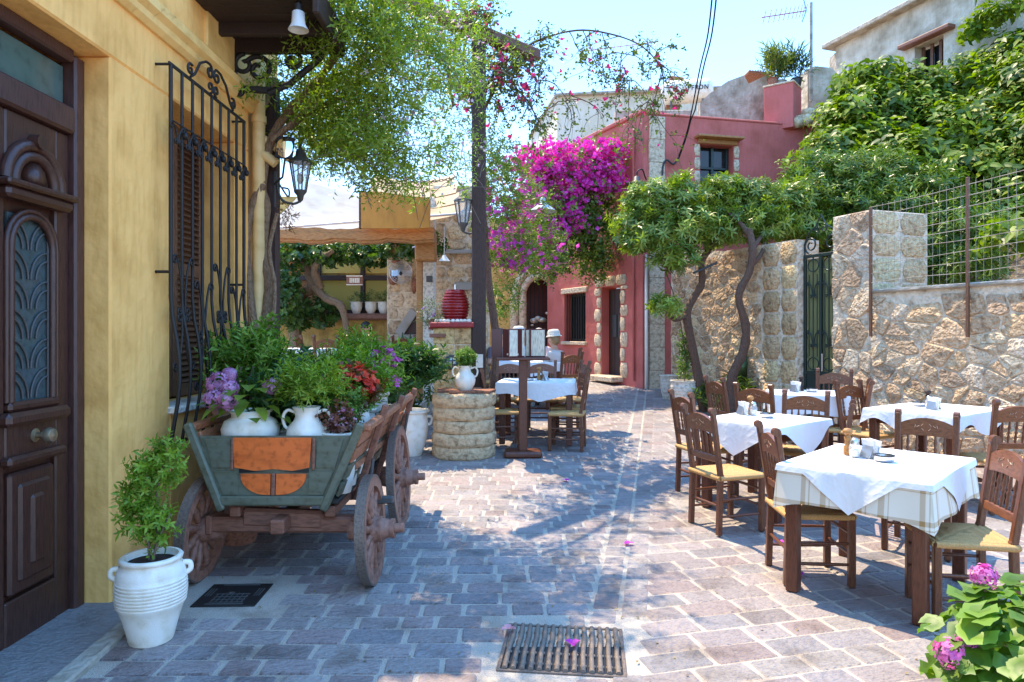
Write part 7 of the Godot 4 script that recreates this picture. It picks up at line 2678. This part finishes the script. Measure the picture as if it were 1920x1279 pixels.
func setting(at: Vector3, turn: float, where: String, mill_dark: bool, arrange: Array) -> void:
	# pepper mill, salt shaker, napkin holder, ashtray, each on the cloth
	var o = Transform3D(Basis(Vector3.UP, deg_to_rad(turn)), at)
	var b = MB.new()
	if arrange[0] != null:
		var t = thing("pepper_mill", ("dark" if mill_dark else "light") + " wooden pepper mill on " + where, "pepper mill", o * arrange[0], 0, "pepper mills")
		b.lathe([Vector2(0, 0), Vector2(0.026, 0), Vector2(0.026, 0.05), Vector2(0.018, 0.06), Vector2(0.017, 0.09), Vector2(0.022, 0.115), Vector2(0.013, 0.125), Vector2(0.030, 0.14), Vector2(0.031, 0.155), Vector2(0.02, 0.168), Vector2(0, 0.172)], 18)
		part(t, "mill", b, M.balcony_wood if mill_dark else M.amber_wood)
	if arrange[1] != null:
		var t = thing("salt_shaker", "glass salt shaker with metal cap on " + where, "salt shaker", o * arrange[1], 0, "salt shakers")
		b = MB.new()
		b.lathe([Vector2(0, 0.002), Vector2(0.03, 0.002), Vector2(0.034, 0.02), Vector2(0.034, 0.065), Vector2(0.024, 0.085)], 16)
		part(t, "glass", b, M.lamp_glass)
		b = MB.new()
		b.lathe([Vector2(0, 0.004), Vector2(0.027, 0.004), Vector2(0.029, 0.045), Vector2(0, 0.047)], 14)
		part(t, "salt", b, M.jug_white)
		b = MB.new()
		b.lathe([Vector2(0.026, 0.082), Vector2(0.027, 0.10), Vector2(0.018, 0.116), Vector2(0, 0.12)], 16)
		part(t, "cap", b, M.steel)
	if arrange[2] != null:
		var t = thing("napkin_holder", "steel holder with folded white napkins on " + where, "napkin holder", o * arrange[2], 15, "napkin holders")
		for s in [-1.0, 1.0]:
			b = MB.new()
			b.bar(pt(s * 0.045, 0, 0), pt(s * 0.012, 0.09, 0), 0.003, 0.09, Vector3.RIGHT, 0.001)
			part(t, "side", b, M.steel)
		b = MB.new()
		for i in 4:
			b.x = xfm(pt(-0.012 + i * 0.008, 0.055, 0.004 * i), pt(rr(-6, 6), rr(-4, 4), 12 - i * 8))
			b.box(Vector3.ZERO, pt(0.005, 0.12, 0.10), 0.001)
		part(t, "napkin", b, M.cloth)
	if arrange[3] != null:
		var t = thing("ashtray", "round dark rimmed metal ashtray on " + where, "ashtray", o * arrange[3], 0, "ashtrays")
		b = MB.new()
		b.lathe([Vector2(0, 0), Vector2(0.052, 0), Vector2(0.058, 0.008), Vector2(0.060, 0.032), Vector2(0.054, 0.034), Vector2(0.05, 0.012), Vector2(0, 0.01)], 22)
		part(t, "dish", b, M.steel)
		b = MB.new()
		b.lathe([Vector2(0.049, 0.0345), Vector2(0.062, 0.0345), Vector2(0.062, 0.038), Vector2(0.049, 0.038), Vector2(0.049, 0.0345)], 22)
		part(t, "rim", b, M.black)


func dining() -> void:
	# nearest table: local x along its long front edge
	var T1 = pt(2.29, gy(-4.27) + 0.008, -4.27)
	make_table("dining_table", "nearest dining table with plaid undercloth beside the geranium", T1, -44.4, 0.80, 1.02, true, 0)
	setting(T1 + pt(0, 0.788, 0), -44.4, "the nearest table", false, [pt(-0.20, 0, -0.06), pt(-0.14, 0, -0.01), pt(-0.06, 0, -0.05), pt(0.04, 0, 0.02)])
	var T2 = gnd(2.22, -6.03) + pt(0, 0.008, 0)
	make_table("dining_table", "dining table with deep hanging cloth corner in front of the twin trunks", T2, -50, 0.76, 0.86, false, 1)
	setting(T2 + pt(0, 0.788, 0), -50, "the table before the twin trunks", false, [pt(-0.22, 0, -0.16), pt(-0.17, 0, -0.13), pt(-0.26, 0, -0.10), pt(0.0, 0, -0.06)])
	var T3 = gnd(3.33, -7.75) + pt(0, 0.008, 0)
	make_table("dining_table", "dining table with straight white cloth before the iron gate", T3, -14, 0.74, 0.74, false, 2)
	setting(T3 + pt(0, 0.788, 0), -14, "the table before the iron gate", true, [pt(-0.02, 0, -0.14), null, pt(-0.10, 0, -0.04), pt(0.08, 0, -0.06)])
	var T4 = gnd(4.11, -6.62) + pt(0, 0.008, 0)
	make_table("dining_table", "dining table with ruffled cloth against the golden rubble wall", T4, -56, 0.8, 1.05, false, 3)
	setting(T4 + pt(0, 0.788, 0), -56, "the table by the rubble wall", true, [pt(-0.05, 0, 0.05), pt(-0.01, 0, 0.11), pt(0.07, 0, 0.20), pt(-0.18, 0, -0.05)])
	var T5 = gnd(0.33, -8.9) + pt(0, 0.008, 0)
	make_table("dining_table", "dining table behind the menu stand and the stone well", T5, -6, 0.95, 0.8, false, 4)
	setting(T5 + pt(0, 0.788, 0), -6, "the table behind the menu stand", false, [pt(0.02, 0, 0.0), null, pt(0.1, 0, 0.03), pt(-0.1, 0, 0.1)])
	var proto = make_chair()
	var first = true
	var g = "rush seated taverna chairs"
	for e in [
		[1.72, 5.49, 109, "chair on the open lane side of the twin trunk table, rush seat in the sun"],
		[1.83, 6.42, 104, "chair half hidden behind the sunlit lane side chair at the twin trunk table"],
		[1.93, 4.44, 86, "chair pushed under the plaid cloth table on its lane side"],
		[2.53, 3.86, -101, "chair with bright rush seat on the geranium side of the plaid cloth table"],
		[2.98, 4.98, -40, "chair facing the square at the back edge of the plaid cloth table"],
		[4.26, 5.98, 178, "chair with its back to the square at the ruffled cloth table"],
		[4.55, 5.1, 150, "dark chair at the edge of view past the nearest table"],
		[3.74, 7.12, 27, "chair against the rubble wall at the corner of the ruffled cloth table"],
		[3.58, 7.38, -114, "narrow seen chair in the sun between the gate table and the ruffled cloth table"],
		[3.92, 8.35, -30, "chair with carved crest right before the stone gate pillar"],
		[2.64, 7.08, 131, "chair turned away with pale lit back at the gate table"],
		[2.5, 7.62, 102, "chair seen edge on below the second crooked trunk"],
		[2.66, 6.30, -34, "chair with orange lit carved crest at the far corner of the twin trunk table"],
		[2.57, 5.74, -117, "chair with low twisted back between the twin trunk table and the plaid cloth table"],
		[0.68, 8.42, -101, "chair on the open lane side of the table behind the menu stand"],
		[0.72, 8.86, -98, "second chair on the open lane side of the table behind the menu stand"],
		[0.78, 9.6, -80, "third chair in the row on the lane side, beyond the menu stand table"],
		[-0.02, 9.55, 4, "chair facing the square behind the cloth, near the tall post"],
		[0.42, 9.58, -3, "chair facing the square behind the cloth and the menu pages"],
		[-0.12, 8.55, 95, "chair between the stone well and the menu stand table"],
		[0.85, 11.3, -150, "chair of the far diners with its back to the square"],
		[0.95, 12.1, -100, "chair of the far diners nearest the barred window"],
		[-0.5, 11.6, 80, "chair of the far diners hidden by the tall post"],
		]:
		var at = gnd(e[0], -e[1]) + pt(0, 0.008, 0)
		if first:
			proto.position = at
			proto.rotation.y = deg_to_rad(e[2])
			tag(proto, e[3], "chair", g)
			first = false
		else:
			copy(proto, "taverna_chair", e[3], at, e[2], g)
	# far diners' table
	make_table("dining_table", "far dining table of the seated guests near the arched doorway", gnd(0.3, -11.7), -5, 1.1, 0.8, false, 5)
	# court tables on the terrace
	var i = 0
	for e in [[-3.15, 10.9, 8], [-3.05, 12.7, 0], [-1.85, 12.35, -6]]:
		var lb = ["court table nearest the slim post, on the raised floor", "court table below the shelf of white pots", "court table before the stone pier"][i]
		var t = thing("court_table", lb, "table", pt(e[0], 0.58, -e[1]), e[2], "court tables")
		for sx in [-1.0, 1.0]:
			for sz in [-1.0, 1.0]:
				var b = MB.new()
				b.bar(pt(sx * 0.36, 0, sz * 0.32), pt(sx * 0.36, 0.74, sz * 0.32), 0.06, 0.06)
				part(t, "leg", b, M.table_wood)
		var b = MB.new()
		b.box(pt(0, 0.75, 0), pt(0.85, 0.03, 0.76), 0.004)
		part(t, "top", b, M.table_wood)
		var w = thing("white_tablecloth", ["pale cloth on the court table nearest the slim post", "white cloth on the court table below the pot shelf", "white cloth on the court table before the stone pier"][i], "tablecloth", t.position, e[2], "white tablecloths")
		part(w, "cloth", skirt(0.85, 0.76, 0.772, 0.015, i * 2.0, func(m): return 0.16 + 0.1 * (1.0 - absf(m)), 0.014), M.cloth)
		t = thing("salt_shaker", ["small metal shaker on the court table nearest the slim post", "small metal shaker on the court table below the pot shelf", "small metal shaker on the court table before the stone pier"][i], "salt shaker", pt(e[0] + 0.1, 1.355, -e[1]), 0, "salt shakers")
		b = MB.new()
		b.lathe([Vector2(0, 0), Vector2(0.035, 0), Vector2(0.03, 0.07), Vector2(0.03, 0.09), Vector2(0, 0.11)], 12)
		part(t, "body", b, M.steel)
		i += 1
	i = 0
	for e in [[-2.75, 10.5, 170], [-2.45, 11.0, -80], [-2.55, 11.7, 175], [-3.6, 12.3, 90], [-1.35, 11.75, -160], [-1.75, 11.6, 170]]:
		copy(proto, "taverna_chair", ["dark court chair with its back to the cart, nearest the slim post", "dark court chair beside the fern at the cart's end", "dark court chair in the middle of the raised court", "dark court chair under the old ivy tree", "dark court chair with tall spindles beside the white column", "dark court chair between the red begonia and the stone pier table"][i], pt(e[0], 0.58, -e[1]), e[2], g)
		i += 1
	i = 0
	for e in [[-1.95, 12.15], [-1.8, 12.1]]:
		var t = thing("bottle", ["green glass bottle on the stone pier table, near its cloth corner", "second slimmer green bottle on the stone pier table"][i], "bottle", pt(e[0], 1.355, -e[1]), 0, "bottles in the court")
		var b = MB.new()
		b.k = Color(0.02, 0.06, 0.02)
		b.lathe([Vector2(0, 0), Vector2(0.032, 0), Vector2(0.033, 0.14), Vector2(0.013, 0.19), Vector2(0.012, 0.25 - 0.02 * i), Vector2(0, 0.25 - 0.02 * i)], 14)
		part(t, "bottle", b, M.plain)
		i += 1


# ---------- people: one smooth skin over tapered bones ----------
func body_mesh(bones: Array, cell: float, k: float) -> MB:
	var lo = Vector3.ONE * 99.0
	var hi = -lo
	for e in bones:
		for j in 2:
			var r = Vector3.ONE * (e[2 + j] + cell * 2.0)
			lo = lo.min(e[j] - r)
			hi = hi.max(e[j] + r)
	var n = Vector3i(((hi - lo) / cell).ceil()) + Vector3i.ONE
	var f = PackedFloat32Array()
	f.resize(n.x * n.y * n.z)
	f.fill(1.0)
	var sx = n.y * n.z
	for e in bones:
		var a: Vector3 = e[0]
		var ab: Vector3 = e[1] - e[0]
		var l2 = maxf(ab.length_squared(), 1e-8)
		var rm = maxf(e[2], e[3]) + k * 1.5 + cell * 2.0
		var p0 = Vector3i(((a.min(e[1]) - Vector3.ONE * rm - lo) / cell).floor()).clamp(Vector3i.ZERO, n - Vector3i.ONE)
		var p1 = Vector3i(((a.max(e[1]) + Vector3.ONE * rm - lo) / cell).ceil()).clamp(Vector3i.ZERO, n - Vector3i.ONE)
		for x in range(p0.x, p1.x + 1):
			for y in range(p0.y, p1.y + 1):
				for z in range(p0.z, p1.z + 1):
					var p = lo + Vector3(x, y, z) * cell - a
					var t = clampf(p.dot(ab) / l2, 0.0, 1.0)
					var d = (p - ab * t).length() - lerpf(e[2], e[3], t)
					var ix = x * sx + y * n.z + z
					var q = f[ix]
					var h = maxf(k - absf(d - q), 0.0) / k
					f[ix] = minf(d, q) - h * h * k * 0.25
	var b = MB.new()
	var vid = {}
	var offs = [0, 1, n.z, n.z + 1, sx, sx + 1, sx + n.z, sx + n.z + 1]
	var pos = []
	var nrm = []
	var col = []
	for x in n.x - 1:
		for y in n.y - 1:
			for z in n.z - 1:
				var ix = x * sx + y * n.z + z
				var m = 0
				for i in 8:
					if f[ix + offs[i]] < 0.0: m += 1
				if m == 0 or m == 8: continue
				var s = Vector3.ZERO
				var c = 0
				for i in 8:
					for ax in [1, 2, 4]:
						if i & ax: continue
						var d0 = f[ix + offs[i]]
						var d1 = f[ix + offs[i | ax]]
						if (d0 < 0.0) != (d1 < 0.0):
							var t = d0 / (d0 - d1)
							var u = Vector3((i >> 2) & 1, (i >> 1) & 1, i & 1)
							var w = Vector3(((i | ax) >> 2) & 1, ((i | ax) >> 1) & 1, (i | ax) & 1)
							s += u.lerp(w, t)
							c += 1
				var g = Vector3(f[ix + sx] - f[ix], f[ix + n.z] - f[ix], f[ix + 1] - f[ix])
				var p = lo + (Vector3(x, y, z) + s / c) * cell
				vid[ix] = pos.size()
				pos.append(p)
				nrm.append(g.normalized())
				var best = 9.0
				var bc = Color.WHITE
				for e in bones:
					var ab = e[1] - e[0]
					var t = clampf((p - e[0]).dot(ab) / maxf(ab.length_squared(), 1e-8), 0.0, 1.0)
					var d = (p - e[0] - ab * t).length() - lerpf(e[2], e[3], t)
					if d < best:
						best = d
						bc = e[4]
				col.append(bc)
	for ix in vid:
		var z = ix % n.z
		var y = (ix / n.z) % n.y
		var x = ix / sx
		for ax in 3:
			var o = [sx, n.z, 1][ax]
			if (f[ix] < 0.0) == (f[ix + o] < 0.0): continue
			var u = [n.z, 1, sx][ax]
			var w = [1, sx, n.z][ax]
			var q = [ix, ix - u, ix - u - w, ix - w]
			var good = true
			for e in q:
				if not vid.has(e): good = false
			if not good: continue
			for tri3 in [[0, 1, 2], [0, 2, 3]]:
				b.k = col[vid[q[tri3[0]]]]
				var ids = [vid[q[tri3[0]]], vid[q[tri3[1]]], vid[q[tri3[2]]]]
				b.t3(pos[ids[0]], pos[ids[1]], pos[ids[2]], nrm[ids[0]], nrm[ids[1]], nrm[ids[2]])
	return b


func seated(label: String, at: Vector3, turn: float, shirt: Color, trousers: Color, skin: Color, hair: Color, hat: int, lean: float, group := "diners") -> void:
	# local front is +z, seat at 0.46
	var t = thing("person", label, "person", at, turn, group)
	var hip = pt(0, 0.55, -0.06)
	var up = Vector3(0, cos(lean), sin(lean))
	var chest = hip + up * 0.36
	var neck = hip + up * 0.53
	var head = neck + Vector3(0, 0.15, 0.03 + 0.1 * sin(lean))
	var bones = [[hip, hip + up * 0.2, 0.135, 0.125, shirt], [hip + up * 0.2, chest, 0.125, 0.14, shirt], [chest + pt(-0.10, 0.05, 0), chest + pt(0.10, 0.05, 0), 0.085, 0.085, shirt], [neck - up * 0.04, head, 0.055, 0.06, skin], [head + pt(0, 0.03, -0.01), head + pt(0, -0.035, 0.02), 0.085, 0.065, skin], [head + pt(0, -0.005, 0.085), head + pt(0, -0.02, 0.10), 0.012, 0.014, skin]]
	for s in [-1.0, 1.0]:
		var sh = chest + pt(s * 0.17, 0.07, 0)
		var el = sh + pt(s * 0.07, -0.24, 0.10)
		var wr = el + pt(-s * 0.09, 0.02, 0.22)
		bones.append_array([[sh, sh.lerp(el, 0.6), 0.055, 0.046, shirt], [sh.lerp(el, 0.6), el, 0.042, 0.038, skin], [el, wr, 0.038, 0.026, skin], [wr, wr + pt(-s * 0.02, -0.005, 0.07), 0.028, 0.034, skin]])
		for f in 4: bones.append([wr + pt(-s * 0.03 + (f - 1.5) * 0.018, -0.005, 0.08), wr + pt(-s * 0.04 + (f - 1.5) * 0.019, -0.02, 0.135 - 0.012 * absf(f - 1.3)), 0.010, 0.008, skin])
		bones.append([wr + pt(-s * 0.04, 0.0, 0.03), wr + pt(-s * 0.075, -0.005, 0.075), 0.012, 0.009, skin])
		var kn = pt(s * 0.11, 0.50, 0.36)
		var an = pt(s * 0.12, 0.09, 0.38)
		bones.append_array([[hip + pt(s * 0.09, -0.03, 0.02), kn, 0.095, 0.062, trousers], [kn, an, 0.058, 0.04, trousers], [an, an + pt(0, -0.04, 0.13), 0.04, 0.034, Color(0.06, 0.04, 0.03)], [head + pt(s * 0.083, 0.0, 0), head + pt(s * 0.087, 0.02, 0), 0.014, 0.018, skin]])
	part(t, "body", body_mesh(bones, 0.02, 0.03), M.skin)
	var b = MB.new()
	b.k = hair
	b.x = Transform3D(Basis(), head + pt(0, 0.045, -0.02))
	b.ball(Vector3.ZERO, pt(0.096, 0.10, 0.105), 14)
	b.ball(pt(0, -0.05, -0.035), pt(0.09, 0.10, 0.075), 12)
	part(t, "hair", b, M.skin)
	b = MB.new()
	b.k = Color(0.02, 0.015, 0.012)
	for s in [-1.0, 1.0]: b.ball(head + pt(s * 0.032, 0.012, 0.082), pt(0.011, 0.007, 0.006), 8)
	b.k = Color(0.40, 0.14, 0.11)
	b.ball(head + pt(0, -0.052, 0.082), pt(0.022, 0.006, 0.006), 8)
	part(t, "eyes_and_mouth", b, M.skin)
	if hat > 0:
		b = MB.new()
		b.k = Color(0.80, 0.74, 0.62) if hat == 1 else Color(0.78, 0.79, 0.80)
		b.x = Transform3D(Basis(Vector3.RIGHT, 0.1), head + pt(0, 0.075, -0.015))
		var r = 0.14 if hat == 1 else 0.105
		b.lathe([Vector2(r, -0.03), Vector2(0.11, 0.0), Vector2(0.108, 0.05), Vector2(0.08, 0.09), Vector2(0, 0.10)], 20)
		if hat == 2: b.box(pt(0, -0.01, 0.14), pt(0.15, 0.008, 0.09), 0.003)
		part(t, "hat", b, M.cloth)


func people() -> void:
	var sk = Color(0.50, 0.27, 0.18)
	var g = gy(-11.6)
	seated("seated guest in cream sun hat and white top at the far table", pt(0.72, g - 0.06, -11.55), -130, Color(0.60, 0.50, 0.43), Color(0.3, 0.28, 0.25), sk, Color(0.30, 0.18, 0.08), 1, 0.1)
	seated("seated guest with dark hair beside the tall post at the far table", pt(-0.22, g, -12.1), 30, Color(0.10, 0.08, 0.10), Color(0.08, 0.08, 0.1), sk, Color(0.02, 0.015, 0.012), 0, 0.1)
	seated("seated guest in pale blue cap behind the cream menu pages", pt(0.12, g, -12.2), -10, Color(0.50, 0.55, 0.6), Color(0.15, 0.16, 0.2), sk, Color(0.12, 0.08, 0.05), 2, 0.08)
	seated("seated guest with greying hair between the two hats at the far table", pt(0.50, g, -12.25), -25, Color(0.55, 0.40, 0.38), Color(0.2, 0.2, 0.22), sk, Color(0.35, 0.28, 0.24), 0, 0.15)
	seated("dark haired guest leaning over a table in the raised court", pt(-2.62, 0.52, -12.95), -20, Color(0.45, 0.20, 0.18), Color(0.1, 0.1, 0.12), sk, Color(0.015, 0.012, 0.01), 0, 0.55, "")


func small_things() -> void:
	# dry bits blown against joints, drain and walls
	var lt = Node3D.new()
	lt.name = "leaf_litter"
	add_child(lt)
	tag(lt, "scattered dry leaf scraps on the paving", "litter", "", "stuff")
	var bits = []
	for i in 330:
		var d2 = rr(3.0, 11.0)
		var x2 = rr(-1.9, 0.9) if R.randf() < 0.6 else rr(-0.5, 3.4)
		bits.append(Transform3D(Basis.from_euler(Vector3(rr(-0.3, 0.3), rr(0, TAU), rr(-0.3, 0.3))).scaled(Vector3.ONE * rr(0.5, 1.3)), pt(x2, gy(-d2) + 0.012, -d2)))
	var lb = MB.new()
	lb.leaf(Transform3D.IDENTITY, 0.022, 0.011, 0.2, 0.3, true)
	foliage(lt, "leaves", lb.mesh(M.leaf), bits, tints(Color(0.20, 0.11, 0.05), Color(0.42, 0.30, 0.14)))
	# fallen bracts on the paving
	var k = 0
	for e in [[0.605, 3.6, 0.0, "magenta petal lying across the bars of the drain grate"], [0.86, 5.06, 0.0, "magenta petal on the pale strip of the lane past the drain"], [0.60, 6.98, 0.0, "small magenta petal in the dappled shade of the lane"], [1.93, 4.3, 0.0, "magenta petal under the nearest dining table"], [0.05, 3.65, 0, "faded pink petal at the edge of the drain grate"], [2.1, 5.0, 0, "pale petal in the sun beside the nearest chair"]]:
		var x = [0.305, 0.86, 0.55, 1.87, -0.02, 2.0][k]
		var d = [3.43, 5.06, 6.9, 4.44, 3.6, 5.1][k]
		var t = thing("fallen_petal", e[3], "petal", pt(x, gy(-d) + (0.028 if k in [0, 4] else 0.012), -d), k * 77.0, "fallen bougainvillea petals")
		for i in 3:
			var b = MB.new()
			b.k = Color(0.60, 0.05, 0.50) if k != 4 else Color(0.6, 0.35, 0.4)
			b.leaf(Transform3D(Basis(Vector3.UP, TAU * i / 3) * Basis(Vector3.RIGHT, -0.5), Vector3.ZERO), 0.045, 0.045, 0.15, 0.3, true)
			part(t, "bract", b, M.petal)
		k += 1
	# hanging lamp over the lane, on a curved arm
	var l = thing("lane_lamp", "grey enamel lamp with wide conical shade hanging below the magenta bougainvillea", "lamp", Vector3(0.489, 3.524, -10.8))
	var b = MB.new()
	b.lathe([Vector2(0.02, 0.22), Vector2(0.045, 0.2), Vector2(0.05, 0.13), Vector2(0.10, 0.09), Vector2(0.22, 0.0), Vector2(0.215, -0.005), Vector2(0.09, 0.08), Vector2(0, 0.09)], 22)
	part(l, "shade", b, mat("enamel_grey", Color(0.34, 0.38, 0.36), 0.35))
	b = MB.new()
	b.tube(smooth_path([pt(0, 0.2, 0), pt(0.0, 0.32, 0), pt(-0.08, 0.40, 0), pt(-0.3, 0.42, 0.1), pt(-0.6, 0.40, 0.5), pt(-0.85, 0.3, 1.6)]), 0.014, 7)
	part(l, "arm", b, M.iron_lit)
	l = thing("tree_lamp", "small unlit lantern among the dark leaves above the red house door", "lantern", Vector3(1.916, 3.265, -14.6))
	b = MB.new()
	b.lathe([Vector2(0, 0.16), Vector2(0.08, 0.1), Vector2(0.07, 0.09), Vector2(0.04, -0.08), Vector2(0, -0.1)], 6)
	part(l, "body", b, M.iron)
